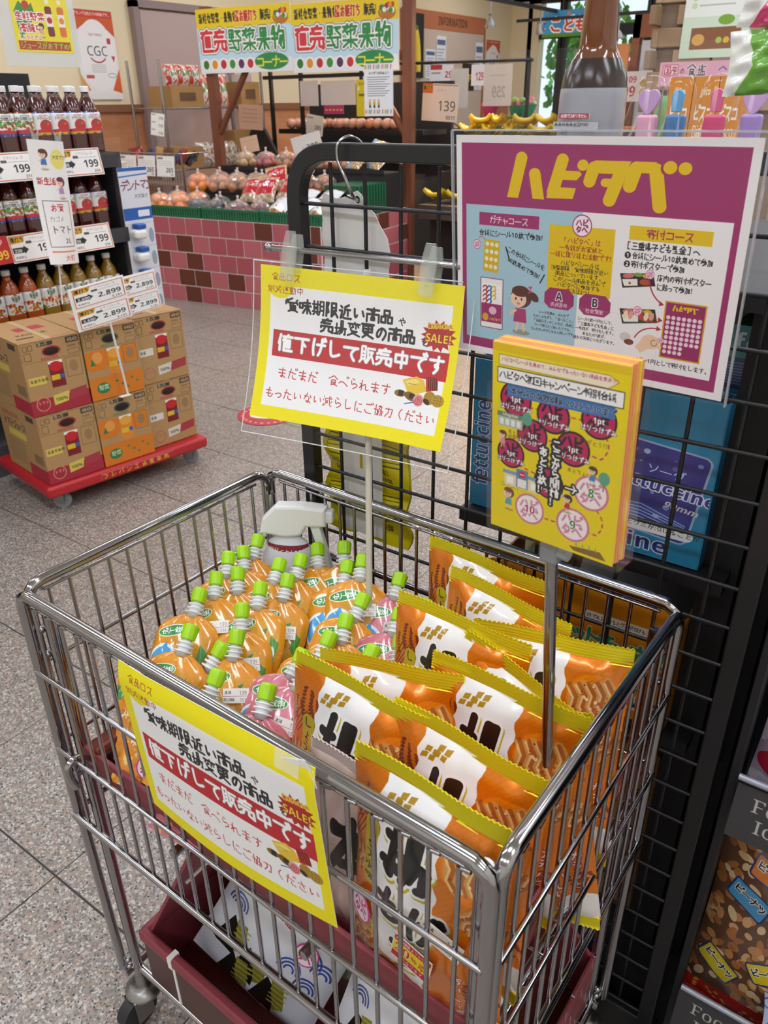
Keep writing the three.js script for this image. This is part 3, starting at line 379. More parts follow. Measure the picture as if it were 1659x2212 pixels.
  dishPrint(x, w * 0.686, h * 0.543, 1.15); markPrint(x, w * 0.728, h * 0.518, 21, '#c2457f', '#f6dbe8'); T('店内の寄付ポスター', 0.752, 0.512, 32, K, { w: 0.12, sx: 0.86 }); T('に貼って参加!', 0.752, 0.549, 32, K, { w: 0.12, sx: 0.86 });
  dishPrint(x, w * 0.7, h * 0.693, 1.25, true); markPrint(x, w * 0.7, h * 0.675, 22, '#c2457f', '#f6dbe8');
  rect(x, '#d9a51f', w * 0.787, h * 0.615, w * 0.13, h * 0.243); rect(x, '#9c2f68', w * 0.7915, h * 0.621, w * 0.121, h * 0.231); logo(x, w * 0.812, h * 0.628, 0.15, Yl); for (let j = 0; j < 8; j++) for (let i = 0; i < (j > 5 ? 4 : 7); i++) oval(x, '#f2dbe6', w * (0.802 + i * 0.0165), h * (0.682 + j * 0.021), 9.5);
  for (const [a, b, c, d, e, g] of [[0.728, 0.535, 0.735, 0.6, 0.776, 0.632], [0.74, 0.705, 0.76, 0.725, 0.778, 0.7], [0.7, 0.79, 0.72, 0.735, 0.776, 0.738]]) { x.strokeStyle = '#b3262e'; x.lineWidth = 6; x.beginPath(); x.moveTo(w * a, h * b); x.quadraticCurveTo(w * c, h * d, w * e, h * g); x.stroke(); poly(x, '#b3262e', [[w * e + 12, h * g + 2], [w * e - 10, h * g - 13], [w * e - 12, h * g + 11]]); }
  oval(x, '#d9d2cc', w * 0.668, h * 0.795, 28, 22); oval(x, '#7c3a2a', w * 0.682, h * 0.815, 24, 14); x.save(); x.translate(w * 0.752, h * 0.8); oval(x, '#f3cfae', 0, 0, 44, 34); oval(x, '#f3cfae', 34, -10, 26, 12, -0.3); oval(x, '#f3cfae', 34, 12, 24, 11, 0.3); poly(x, '#f3cfae', [[-70, 34], [-30, -16], [0, 30], [-40, 60]]); x.strokeStyle = '#8a5a44'; x.lineWidth = 3; x.beginPath(); x.arc(20, 2, 14, 0, 5); x.stroke(); x.restore(); markPrint(x, w * 0.787, h * 0.785, 14, '#c2457f', '#f6dbe8');
  jt(x, '×1枚=1円として寄付をします。', w * 0.7, h * 0.872, 27, K, { w: 0.11, gap: 0.93 });
}
{
  const t = thing('campaign_board', 'large magenta campaign board in a hard clear case on the mesh rack', 'sign', [0.159, 1.139, -0.19], [3.8, -5.5, 0.3]);
  mesh('printed_sheet', sheet(0.294, 0.218, 0.0008), faces(printed(1448, 1084, pinkPrint, 0.3)), t);
  mesh('clear_case', rbox(0.302, 0.226, 0.003, 0.001), CLEAR, t, [0, 0, 0.001]);
  for (const s of [-1, 1]) mesh('case_edge', box(0.0015, 0.226, 0.0036, s * 0.1515, 0, 0.001), M(0xdfe3e6, 0.1, 0, { transmission: 0.6, thickness: 0 }), t);
  mesh('case_edge', box(0.302, 0.0015, 0.0036, 0, 0.1135, 0.001), M(0xdfe3e6, 0.1, 0, { transmission: 0.6, thickness: 0 }), t);
  for (const x of [-0.1, 0.1]) mesh('hanger_hook', tube([[x, 0.09, -0.002], [x, 0.095, -0.014], [x, 0.104, -0.03], [x, 0.1, -0.05], [x, 0.088, -0.052]], 0.0014, 16, 6), STEEL, t);
}
function leafletPrint(x, w, h) {
  rect(x, '#efd913', 0, 0, w, h); rect(x, '#e9c51c', 0, 0, w, h * 0.04);
  poly(x, '#f6ecd0', [[w * 0.05, h * 0.055], [w * 0.86, h * 0.055], [w * 0.93, h * 0.08], [w * 0.86, h * 0.115], [w * 0.05, h * 0.105]], 4, '#b5872c'); jt(x, 'ハピタベシールを集めて、みんなでもったいない商品を救おう!', w * 0.07, h * 0.064, 24, '#b8396f', { gap: 0.93, w: 0.11 });
  const disc = (a, b, r, n) => { if (n) { oval(x, '#d77d9d', w * a, h * b, r); oval(x, '#faf3ef', w * a, h * b, r * 0.87); jt(x, 'ハピ', w * a - r * 0.66, h * b - r * 0.62, r * 0.62, '#e08fb0', { w: 0.2 }); jt(x, 'タベ', w * a - r * 0.66, h * b + r * 0.02, r * 0.62, '#e08fb0', { w: 0.2 }); latin(x, n, w * a, h * b + r * 0.25, r * 0.7, n === '10' ? '#b8265f' : '#3f8b3a', { align: 'center', line: ['#fff', 6] }); } else { oval(x, '#332b2b', w * a, h * b, r); oval(x, '#c22c63', w * a, h * b, r * 0.88); jt(x, 'ハピ', w * a - r * 0.7, h * b - r * 0.72, r * 0.66, '#3d2730', { w: 0.22 }); jt(x, 'タベ', w * a - r * 0.7, h * b - r * 0.02, r * 0.6, '#3d2730', { w: 0.22 }); latin(x, '1pt', w * a, h * b + r * 0.16, r * 0.42, '#fff', { align: 'center', line: ['#33222a', 5] }); jt(x, 'はりつけずみ', w * a, h * b + r * 0.3, r * 0.34, '#fff', { align: 'center', w: 0.14, line: ['#33222a', 4] }); } };
  x.setLineDash([18, 22]); x.lineWidth = 9; x.strokeStyle = '#cf4a5e'; x.beginPath(); x.moveTo(w * 0.3, h * 0.29); x.lineTo(w * 0.75, h * 0.29); x.quadraticCurveTo(w * 0.98, h * 0.36, w * 0.85, h * 0.46); x.quadraticCurveTo(w * 0.5, h * 0.42, w * 0.25, h * 0.44); x.quadraticCurveTo(w * 0.08, h * 0.5, w * 0.16, h * 0.6); x.lineTo(w * 0.75, h * 0.68); x.quadraticCurveTo(w * 0.98, h * 0.76, w * 0.86, h * 0.86); x.lineTo(w * 0.4, h * 0.86); x.stroke(); x.setLineDash([]);
  disc(0.19, 0.265, 94); disc(0.485, 0.305, 94); disc(0.815, 0.275, 94); disc(0.33, 0.43, 90); disc(0.645, 0.445, 94); disc(0.16, 0.555, 84); disc(0.475, 0.66, 88); disc(0.8, 0.645, 96, '8'); disc(0.68, 0.845, 96, '9'); disc(0.33, 0.835, 90, '10');
  rect(x, '#4576b8', w * 0.12, h * 0.195, w * 0.8, h * 0.058); jt(x, '本台紙の有効期限 2025.6.30まで', w * 0.14, h * 0.205, 42, '#26323f', { w: 0.12, gap: 0.9, line: ['#a9c4e0', 4] });
  rrect(x, '#f7f6f4', w * 0.04, h * 0.118, w * 0.93, h * 0.075, 2, 5, '#333'); jt(x, 'ハピタベ初回キャンペーン特別台紙', w * 0.05, h * 0.131, 45, '#222', { w: 0.12, gap: 0.9 });
  x.save(); x.translate(w * 0.15, h * 0.37); rect(x, '#b9c4ae', -76, -6, 150, 56); rect(x, '#6f8a6a', -80, -30, 158, 26); for (let i = 0; i < 4; i++) rect(x, '#eef2ee', -64 + i * 34, 6, 24, 34); latin(x, 'Ichigokan', 0, -11, 20, '#eef0e0', { align: 'center' }); x.restore();
  for (const [a, b] of [[0.285, 0.36], [0.885, 0.56]]) { rect(x, '#4b4a36', w * a - 3, h * b, 6, 60); oval(x, '#62a88a', w * a, h * b - 8, 30, 36); }
  jt(x, 'あと半分!', w * 0.13, h * 0.425, 27, '#8a6a2a', { w: 0.1 }); jt(x, '頑張ろう!', w * 0.13, h * 0.45, 27, '#8a6a2a', { w: 0.1 }); jt(x, 'ありがとう!!', w * 0.66, h * 0.375, 29, '#8a6a2a', { w: 0.1 }); jt(x, 'あとちょっと!', w * 0.61, h * 0.54, 27, '#8a6a2a', { w: 0.1 }); jt(x, 'ゴール!!', w * 0.08, h * 0.72, 30, '#8a6a2a', { w: 0.1, rot: 0.06 });
  kid(x, w * 0.09, h * 0.485, 0.8, '#6a3f36', '#e891ae'); kid(x, w * 0.8, h * 0.55, 0.85, '#5b3f2e', '#3f86c8'); kid(x, w * 0.63, h * 0.735, 0.85, '#4a342c', '#c33c44'); kid(x, w * 0.15, h * 0.81, 1.1, '#7a5236', '#58a7b8');
  x.save(); x.translate(w * 0.26, h * 0.69); rect(x, '#f0ddb0', -110, -24, 220, 74); rect(x, '#7aa4cc', -120, -40, 240, 20); rect(x, '#5c8cbb', -36, -64, 72, 110); rect(x, '#f6f2ea', -28, -8, 56, 50); rrect(x, '#c83d48', -18, -54, 36, 36, 4); jt(x, '一', -14, -50, 28, '#fff', { w: 0.15 }); rect(x, '#fdfdf6', -96, -6, 44, 40); rect(x, '#fdfdf6', 54, -6, 44, 40); x.restore();
  for (const [s, a, b, k] of [['ここから開始!', 0.485, 0.42, 56], ['あと3枚!', 0.385, 0.47, 56]]) jt(x, s, w * a, h * b, k, '#fff', { vert: true, w: 0.16, lines: [['#2b2b2b', 26]], gap: 0.95 });
  jt(x, '→', w * 0.6, h * 0.615, 74, '#fff', { w: 0.1, line: ['#2b2b2b', 20] }); poly(x, '#8a6a34', [[w * 0.66, h * 0.965], [w * 0.9, h * 0.945], [w * 0.95, h * 0.985], [w * 0.7, h * 0.985]]); for (let i = 0; i < 4; i++) poly(x, null, [[w * (0.72 + i * 0.05), h * 0.955], [w * (0.715 + i * 0.05), h * 0.935]], 6, '#6fae94');
}
{
  const t = thing('leaflet_holder', 'clear acrylic leaflet holder on a chrome stem standing in the cart', 'holder', [0.251, 1.053, 0.058], [2.5, -7, 1.2]);
  mesh('back_plate', box(0.112, 0.172, 0.002, 0.002, 0.014, -0.0155), CLEAR, t); mesh('front_plate', box(0.112, 0.108, 0.0018, 0.001, -0.022, 0.0056), CLEAR, t);
  for (const s of [-1, 1]) mesh('side_plate', box(0.0018, 0.12, 0.021, s * 0.0565 + 0.001, -0.016, -0.005), CLEAR, t); mesh('bottom_plate', box(0.112, 0.002, 0.021, 0.001, -0.0765, -0.005), CLEAR, t);
  mesh('stem_clamp', rbox(0.016, 0.022, 0.014, 0.003), M(0x8d9294, 0.5), t, [-0.006, -0.088, -0.012]); mesh('clamp_screw', cyl(0.006, 0.006, 0.008, 12).rotateZ(PI / 2), M(0x9a9ea0, 0.5), t, [0.005, -0.088, -0.012]);
  mesh('stem', bar([-0.006, -0.09, -0.012], [0.0, -0.43, -0.02], 0.0052, 14), CHROME, t);
  const lp = printed(740, 1044, leafletPrint, 0.4), edge = M(0xf2a36a, 0.7), edge2 = M(0xf3dc4a, 0.7);
  const b = thing('leaflet_stack', 'stack of yellow stamp-card leaflets in the acrylic holder', 'leaflets', [0.251, 1.053, 0.058], [2.5, -7, 1.2]);
  mesh('front_leaflet', sheet(0.105, 0.148, 0.0005, null), faces(lp, edge), b, [0, 0, 0.0038]);
  for (let i = 0; i < 7; i++) mesh('leaflet', sheet(0.105, 0.148, 0.0014), i % 4 === 1 ? edge2 : edge, b, [0.0006 * i - 0.001 + rr(-0.0006, 0.0006), 0.0004 * i, 0.0026 - i * 0.0016]);
}
// ------------------------------------------------------------------ goods in the cart
function bagGeo(w, h, t, s = 1, nx = 22, ny = 28) {   // pillow bag: front and back film, base at y = 0
  const grids = [1, -1].map((side) => {
    const pos = [], uv = [], idx = [];
    for (let j = 0; j <= ny; j++) for (let i = 0; i <= nx; i++) {
      const u = i / nx, v = j / ny, e = Math.min(v, 1 - v), puff = Math.pow(Math.sin(PI * u), 0.55) * Math.pow(Math.sin(PI * v), 0.5);
      const crease = (0.0022 * Math.sin(u * 31 + s * 2.1) + 0.0016 * Math.sin(u * 53 + s) + 0.002 * Math.sin(u * 17 + v * 9 + s * 3)) * Math.exp(-e * 9) + 0.0018 * Math.sin(u * 9 + s + v * 7) * Math.sin(v * 11 + s * 1.7) + 0.0012 * Math.sin((u - v) * 24 + s * 5);
      pos.push((u - 0.5) * w * (1 - 0.05 * Math.sin(PI * v)) * side, v * h, side * (t / 2 * puff + crease * Math.min(1, 12 * u * (1 - u)) * Math.min(1, e * 14))); uv.push(u, v);
      if (i < nx && j < ny) { const a = j * (nx + 1) + i; idx.push(a, a + 1, a + nx + 1, a + 1, a + nx + 2, a + nx + 1); }
    }
    const g = new THREE.BufferGeometry(); g.setAttribute('position', new THREE.Float32BufferAttribute(pos, 3)); g.setAttribute('uv', new THREE.Float32BufferAttribute(uv, 2)); g.setIndex(idx); g.computeVertexNormals(); return g;
  });
  return mergeGeometries(grids, true);
}
function sealGeo(w, h, teeth = 34) {   // crimped strip with pinked edge
  const g = new THREE.BoxGeometry(w, h, 0.0012, teeth * 2, 12, 1), p = g.attributes.position;
  for (let i = 0; i < p.count; i++) { const y = p.getY(i) / h + 0.5, k = Math.round((p.getX(i) / w + 0.5) * teeth * 2); p.setXYZ(i, p.getX(i), p.getY(i) + (y > 0.95 ? (k % 2 ? 0.002 : 0) : 0), p.getZ(i) + 0.0011 * Math.cos(y * 12 * PI / 2 * 2) + 0.0025 * Math.sin(p.getX(i) * 40)); }
  g.computeVertexNormals(); return g;
}
const cracker = (x, X, Y, s, rot) => { x.save(); x.translate(X, Y); x.rotate(rot); x.scale(s, s); poly(x, '#d99a4c', [[-60, -40], [-20, -56], [10, -44], [46, -58], [66, -20], [54, 30], [20, 52], [-14, 44], [-50, 54], [-66, 10]]); for (let i = -2; i < 3; i++) { poly(x, null, [[i * 24 - 8, -46], [i * 24 + 6, -10], [i * 24 - 4, 20], [i * 24 + 8, 46]], 11, '#b5672a'); poly(x, null, [[i * 24 - 16, -42], [i * 24 - 2, -8], [i * 24 - 12, 20], [i * 24, 44]], 6, '#f0c680'); } noiseDots(x, 0, 0, 0, ['#fff'], 1, 2); for (let i = 0; i < 26; i++) oval(x, ['#c2531f', '#f6dca4', '#a5491c'][i % 3], rr(-52, 52), rr(-44, 44), rr(2, 5)); x.restore(); };
const whiteStrip = (w, h) => { const a = [], b = []; for (let k = 0; k <= 40; k++) { const v = k / 40; a.push([w * (0.23 - 0.03 * v * v + 0.012 * Math.sin(v * 60)), v * h]); b.push([w * (0.615 + 0.03 * v - 0.14 * Math.max(0, v - 0.45) + 0.012 * Math.sin(v * 57)), v * h]); } return [...a, ...b.reverse()]; };
function crackerPrint(x, w, h) {
  rect(x, '#e8800c', 0, 0, w, h); x.globalAlpha = 0.25; for (let i = -h; i < w + h; i += 26) { poly(x, null, [[i, 0], [i + h, h]], 3, '#ef9a30'); poly(x, null, [[i, 0], [i - h, h]], 3, '#c8620a'); } x.globalAlpha = 1;
  const ear = (X, Y, n, s) => { for (let i = 0; i < n; i++) { const v = i / n, a = X + s * (40 * v * v), b = Y + i * 13 * s; for (const q of [-1, 1]) oval(x, '#8a3413', a + q * 15 * s * (1 + v), b + q * 3, 10 * s, 5.5 * s, q * 0.5); } };
  ear(w * 0.14, h * 0.09, 9, 1.2); ear(w * 0.2, h * 0.11, 9, 1.1); ear(w * 0.08, h * 0.15, 7, 1.1); for (let i = 0; i < 4; i++) poly(x, null, [[w * (0.02 + i * 0.02), h * 0.32], [w * (0.1 + i * 0.03), h * 0.18]], 5, '#7c2d10');
  ear(w * 0.86, h * 0.7, 6, 1.2); ear(w * 0.94, h * 0.72, 5, 1.1);
  poly(x, '#f1f1f0', whiteStrip(w, h)); rect(x, '#ecebe8', 0, h * 0.76, w * 0.3, h * 0.24);
  cracker(x, w * 0.07, h * 0.42, 1.25, 0.3); cracker(x, w * 0.8, h * 0.19, 1.6, -0.2); cracker(x, w * 0.88, h * 0.4, 1.3, 0.7); cracker(x, w * 0.16, h * 0.86, 1.6, 0.9); cracker(x, w * 0.36, h * 0.95, 1.5, 1.2); cracker(x, w * 0.62, h * 0.97, 1.4, 0.8); cracker(x, w * 0.05, h * 0.95, 1.4, 0.2);
  for (const [a, b] of [[0.27, 0.052], [0.345, 0.026], [0.45, 0.9]]) for (let i = 0; i < 4; i++) { const X = w * a + (i % 2) * 34 - (i > 1 ? 14 : 0), Y = h * b + ((i / 2) | 0) * 28; poly(x, '#b18a1c', [[X, Y], [X + 27, Y - 5], [X + 20, Y + 19], [X - 6, Y + 23]]); }
  rrect(x, '#d8c21a', w * 0.13, h * 0.19, w * 0.1, h * 0.33, 30); jt(x, 'しょうゆ味', w * 0.14, h * 0.205, 52, '#27221a', { vert: true, w: 0.1, gap: 1.1 });
  const brush = (s, a, b, z, o) => { jt(x, s, w * a + 6, h * b + 9, z, '#c9b41f', { w: 0.2, line: ['#c9b41f', 26], ...o }); jt(x, s, w * a, h * b, z, '#161412', { w: 0.2, line: ['#f7f6f2', 24], ...o }); };
  brush('ち', 0.33, 0.66, 165, { skew: -0.1 }); brush('も', 0.22, 0.43, 175, { skew: -0.12 }); brush('げ', 0.45, 0.45, 165, { skew: -0.12 }); brush('揚', 0.27, 0.105, 275, { skew: -0.08, w: 0.175, sx: 0.86 });
  jt(x, 'カラッと', w * 0.86, h * 0.6, 50, '#f7efe6', { vert: true, w: 0.13, line: ['#c2401a', 10], skew: -0.1 }); jt(x, 'おいしい', w * 0.75, h * 0.66, 50, '#f7efe6', { vert: true, w: 0.13, line: ['#c2401a', 10], skew: -0.1 });
  oval(x, '#d6bd3c', w * 0.16, h * 0.72, 62, 74); jt(x, '大豆', w * 0.1, h * 0.675, 42, '#8c2430', { w: 0.12 }); jt(x, 'しょうゆ', w * 0.085, h * 0.72, 34, '#8c2430', { w: 0.12 }); oval(x, '#f4f3f1', w * 0.9, h * 0.92, 95, 85);
}
const crackerMap = tex(700, 968, crackerPrint);
const crackerMetal = (() => { const t = tex(350, 484, (x, w, h) => { rect(x, '#000078', 0, 0, w, h); poly(x, '#000', whiteStrip(w, h)); rect(x, '#000', 0, h * 0.76, w * 0.3, h * 0.24); oval(x, '#000', w * 0.1, h * 0.46, 40); oval(x, '#000', w * 0.8, h * 0.19, 56); }); t.colorSpace = THREE.NoColorSpace; return t; })();
const crackerFilm = new THREE.MeshPhysicalMaterial({ map: crackerMap, metalnessMap: crackerMetal, metalness: 1, roughness: 0.3, clearcoat: 0.7, clearcoatRoughness: 0.12, side: THREE.DoubleSide });
const orangeFoil = M(0xe27a0e, 0.3, 0.4), GOLD = M(0xfff02c, 0.28, 0.35);
const priceTex = (a, b) => printed(256, 128, (x, w, h) => { rect(x, '#f3f1ec', 0, 0, w, h); jt(x, '本体', 14, 18, 34, '#55524e', { w: 0.12 }); latin(x, '￥', 110, 48, 30, '#55524e'); latin(x, a, 158, 56, 46, '#3d3b3a', { font: '' }); rect(x, '#c4707c', 0, 66, w, 4); jt(x, '税込価格', 8, 82, 27, '#55524e', { w: 0.12 }); latin(x, b, 165, 116, 40, '#3d3b3a', { font: '' }); }, 0.5);
const price149 = priceTex('149', '161'), price139 = priceTex('139', '151');
const discountTex = printed(320, 256, (x, w, h) => { rrect(x, '#f4efe8', 0, 0, w, h, 20); rrect(x, '#c9243a', 8, 8, w - 16, 54, 12); jt(x, '本体価格よりレジで', 18, 20, 31, '#f7e3e0', { w: 0.12, gap: 1 }); rect(x, '#f0d818', 8, 62, w - 16, 122); latin(x, '20', 18, 168, 118, '#d0222e', { face: 'serif', line: ['#fff6c8', 8] }); latin(x, '%', 158, 150, 60, '#d0222e'); jt(x, '引', 222, 92, 78, '#d0222e', { w: 0.13 }); rect(x, '#c9243a', 8, 184, w - 16, 58); jt(x, 'になります', 90, 196, 36, '#f4c9c6', { w: 0.12 }); }, 0.45);
const markTex = printed(256, 256, (x, w, h) => { rect(x, '#e8459a', 0, 0, w, h); markPrint(x, 128, 128, 126, '#d63a8a', '#f5e9ef', '#d63a8a'); }, 0.45);
const disc = (r) => { const g = new THREE.CylinderGeometry(r, r, 0.0006, 28).rotateX(PI / 2), p = g.attributes.position, uv = g.attributes.uv; for (let i = 0; i < p.count; i++) uv.setXY(i, p.getX(i) / r / 2 + 0.5, p.getY(i) / r / 2 + 0.5); return g; };
const BW = 0.17, BH = 0.232, BT = 0.046;
const bagGeos = [1, 2.3, 3.7].map((s) => bagGeo(BW, BH, BT, s)), topSeal = sealGeo(BW * 0.985, 0.019), lowSeal = sealGeo(BW * 0.985, 0.014).rotateZ(PI);
const BAGS = [ // top centre x, y, z, yaw, lean, roll, label, price?, discount?
  [0.213, 0.775, 0.152, -4, 5, 1, 'soy rice cracker bag with the 20% discount sticker, at the front corner of the cart', 1, 1],
  [0.095, 0.778, 0.088, 1, 7, -4, 'orange rice cracker bag nearest the pink jelly pouches and the paper notice'],
  [0.213, 0.78, 0.094, -5, 7, 0, 'orange rice cracker bag directly behind the 20% discount one'],
  [0.207, 0.782, 0.013, -2, 7, 0, 'orange rice cracker bag with a 149 price label on its right half', 1],
  [0.082, 0.76, 0.028, 6, 12, 8, 'orange rice cracker bag leaning left between the jelly pouches and the 149-priced bag'],
  [0.118, 0.782, -0.055, -3, 9, 0, 'orange rice cracker bag beside the white pole, in the middle of the cart'],
  [0.138, 0.782, -0.122, -11, 8, 0, 'orange rice cracker bag with a bright glint on its crackers, left of the chrome stem'],
  [0.083, 0.785, -0.172, -6, 3, 0, 'orange rice cracker bag rearmost in the cart against the mesh rack'],
  [0.207, 0.776, -0.088, 12, 12, 2, 'orange rice cracker bag with the large black lettering right of the chrome stem'],
  [0.208, 0.758, -0.035, -8, 9, -11, 'orange rice cracker bag tipped to the right behind the chrome stem foot'],
  [0.2, 0.735, -0.008, 14, 8, 9, 'orange rice cracker bag slumped low against the right wires of the cart'],
];
BAGS.forEach(([x, y, z, yaw, lean, roll, label, price, off], i) => {
  const t = thing('cracker_bag', label, 'snack bag', [0, 0, 0], [-lean, yaw, roll], 'orange rice cracker bags');
  const up = V(0, BH + 0.004, 0).applyEuler(t.rotation); t.position.set(x - up.x, y - up.y, z - up.z);
  mesh('bag_body', bagGeos[i % 3], [crackerFilm, orangeFoil], t); mesh('top_seal', topSeal, GOLD, t, [0, BH + 0.004, 0]); mesh('bottom_seal', lowSeal, GOLD, t, [0, -0.004, 0]);
  if (price) mesh('price_label', sheet(0.042, 0.021, 0.0005), faces(price149), t, off ? [0.032, 0.115, BT * 0.52] : [0.03, 0.135, BT * 0.53], [0, 4, -14]);
  if (off) { mesh('discount_sticker', sheet(0.042, 0.034, 0.0005), faces(discountTex), t, [0.004, 0.07, BT * 0.52], [4, 0, -10]); mesh('campaign_sticker', disc(0.0165), markTex, t, [-0.058, 0.083, BT * 0.42], [0, -22, 0]); }
});
{ // one pale pink bag squeezed in at the front
  const t = thing('snack_bag', 'pale pink rice cracker bag half hidden behind the paper notice', 'snack bag', [0.118, 0.545, 0.158], [-4, 0, 0]);
  const pm = printed(350, 484, (x, w, h) => { rect(x, '#cdb5ac', 0, 0, w, h); jt(x, '本', 130, 110, 190, '#17130f', { w: 0.2 }); }, 0.3);
  mesh('bag_body', bagGeo(0.09, 0.2, 0.03, 5), [pm, M(0xcdb5ac, 0.3)], t); mesh('top_seal', sealGeo(0.09, 0.014, 18), M(0xd6c2ba, 0.3), t, [0, 0.203, 0]);
}
// ---- jelly drink pouches
function pouchPrint(body, dark, leaf) {
  return (x, w, h) => {
    rect(x, body, 0, 0, w, h); for (let i = 0; i < 60; i++) { x.globalAlpha = 0.3; oval(x, i % 2 ? dark : '#fff3c0', rnd() * w, rnd() * h, rr(6, 26), rr(4, 18)); } x.globalAlpha = 1;
    oval(x, leaf ? '#d99a12' : '#e690a0', w * 0.62, h * 0.5, w * 0.34, h * 0.3); x.globalAlpha = 0.5; for (let i = 0; i < 40; i++) oval(x, leaf ? '#f4cf5a' : '#f5c3cb', w * rr(0.35, 0.9), h * rr(0.25, 0.75), 5); x.globalAlpha = 1;
    poly(x, '#3f8f2c', [[w * 0.8, h * 0.36], [w * 0.93, h * 0.44], [w * 0.9, h * 0.66], [w * 0.8, h * 0.58]]); poly(x, null, [[w * 0.82, h * 0.38], [w * 0.89, h * 0.62]], 4, '#8cc46a'); poly(x, '#3d8030', [[w * 0.66, h * 0.3], [w * 0.74, h * 0.26], [w * 0.72, h * 0.34]]);
    oval(x, '#eaf4fa', w * 0.27, h * 0.66, w * 0.26, h * 0.25); oval(x, '#4aa4dc', w * 0.27, h * 0.67, w * 0.23, h * 0.22); poly(x, '#4aa4dc', [[w * 0.2, h * 0.5], [w * 0.27, h * 0.38], [w * 0.34, h * 0.5]]); oval(x, '#8fc9ec', w * 0.2, h * 0.62, 16, 26, 0.4);
    x.save(); x.translate(w * 0.3, h * 0.24); x.rotate(-0.28); oval(x, '#eaf2e6', 0, 0, w * 0.25, h * 0.078); oval(x, '#3c9247', 0, 0, w * 0.235, h * 0.066); jt(x, 'ゼリー飲料', 0, -h * 0.042, 54, '#fff', { w: 0.12, align: 'center', gap: 0.84, sx: 0.8 }); x.restore();
    x.globalAlpha = 0.8; for (let i = 0; i < 14; i++) oval(x, '#fff', w * rr(0.5, 0.98), h * rr(0.76, 0.86), rr(4, 15)); x.globalAlpha = 1;
  };
}
const filmOpt = { clearcoat: 1, clearcoatRoughness: 0.07 };
const orangePouch = printed(480, 640, pouchPrint('#e2930f', '#bf5f0a', true), 0.32, filmOpt), pinkPouch = printed(480, 640, pouchPrint('#d1707f', '#b94f63', false), 0.32, filmOpt);
const pouchGeo = (() => {
  const nx = 18, ny = 22, grids = [1, -1].map((side) => {
    const pos = [], uv = [], idx = [];
    for (let j = 0; j <= ny; j++) for (let i = 0; i <= nx; i++) {
      const u = i / nx, v = j / ny, hw = 0.041 * (v < 0.5 ? 0.8 + 0.4 * v : v > 0.72 ? 1.0 - 0.72 * Math.pow((v - 0.72) / 0.28, 2.6) : 1.0), puff = Math.pow(Math.max(0, Math.sin(PI * u)), 0.5) * (0.25 + 0.75 * Math.sin(PI * Math.min(1, 0.12 + 0.86 * v)));
      pos.push((u - 0.5) * 2 * hw * side, v * 0.104, side * (0.014 * puff + 0.0008 * Math.sin(u * 23 + v * 17) * Math.sin(PI * u))); uv.push(u, v);
      if (i < nx && j < ny) { const a = j * (nx + 1) + i; idx.push(a, a + 1, a + nx + 1, a + 1, a + nx + 2, a + nx + 1); }
    }
    const g = new THREE.BufferGeometry(); g.setAttribute('position', new THREE.Float32BufferAttribute(pos, 3)); g.setAttribute('uv', new THREE.Float32BufferAttribute(uv, 2)); g.setIndex(idx); g.computeVertexNormals(); return g;
  });
  return mergeGeometries(grids, true);
})();
const spoutGeo = lathe([[0, 0], [0.0062, 0], [0.0062, 0.004], [0.0098, 0.0045], [0.0098, 0.006], [0.0062, 0.0065], [0.0062, 0.009], [0.0092, 0.0095], [0.0092, 0.011], [0.006, 0.0115], [0.006, 0.0135], [0.0086, 0.014], [0.0086, 0.0155], [0.005, 0.016], [0.005, 0.02], [0, 0.02]], 18).scale(1.2, 1.15, 1.2);
const capGeo = (() => { const g = lathe([[0, 0], [0.0066, 0], [0.0072, 0.001], [0.0072, 0.0125], [0.0066, 0.0145], [0.0054, 0.0155], [0, 0.0158]], 40), p = g.attributes.position; for (let i = 0; i < p.count; i++) { const a = Math.atan2(p.getZ(i), p.getX(i)), y = p.getY(i), k = y > 0.003 && y < 0.013 ? 1 + 0.1 * Math.max(0, Math.cos(a * 10)) ** 0.5 : 1; p.setXYZ(i, p.getX(i) * k, y, p.getZ(i) * k); } g.scale(1.28, 1.2, 1.28); g.computeVertexNormals(); return g; })();
const LIME = M(0xa6dc0e, 0.35), MILK = M(0xeceeed, 0.4);
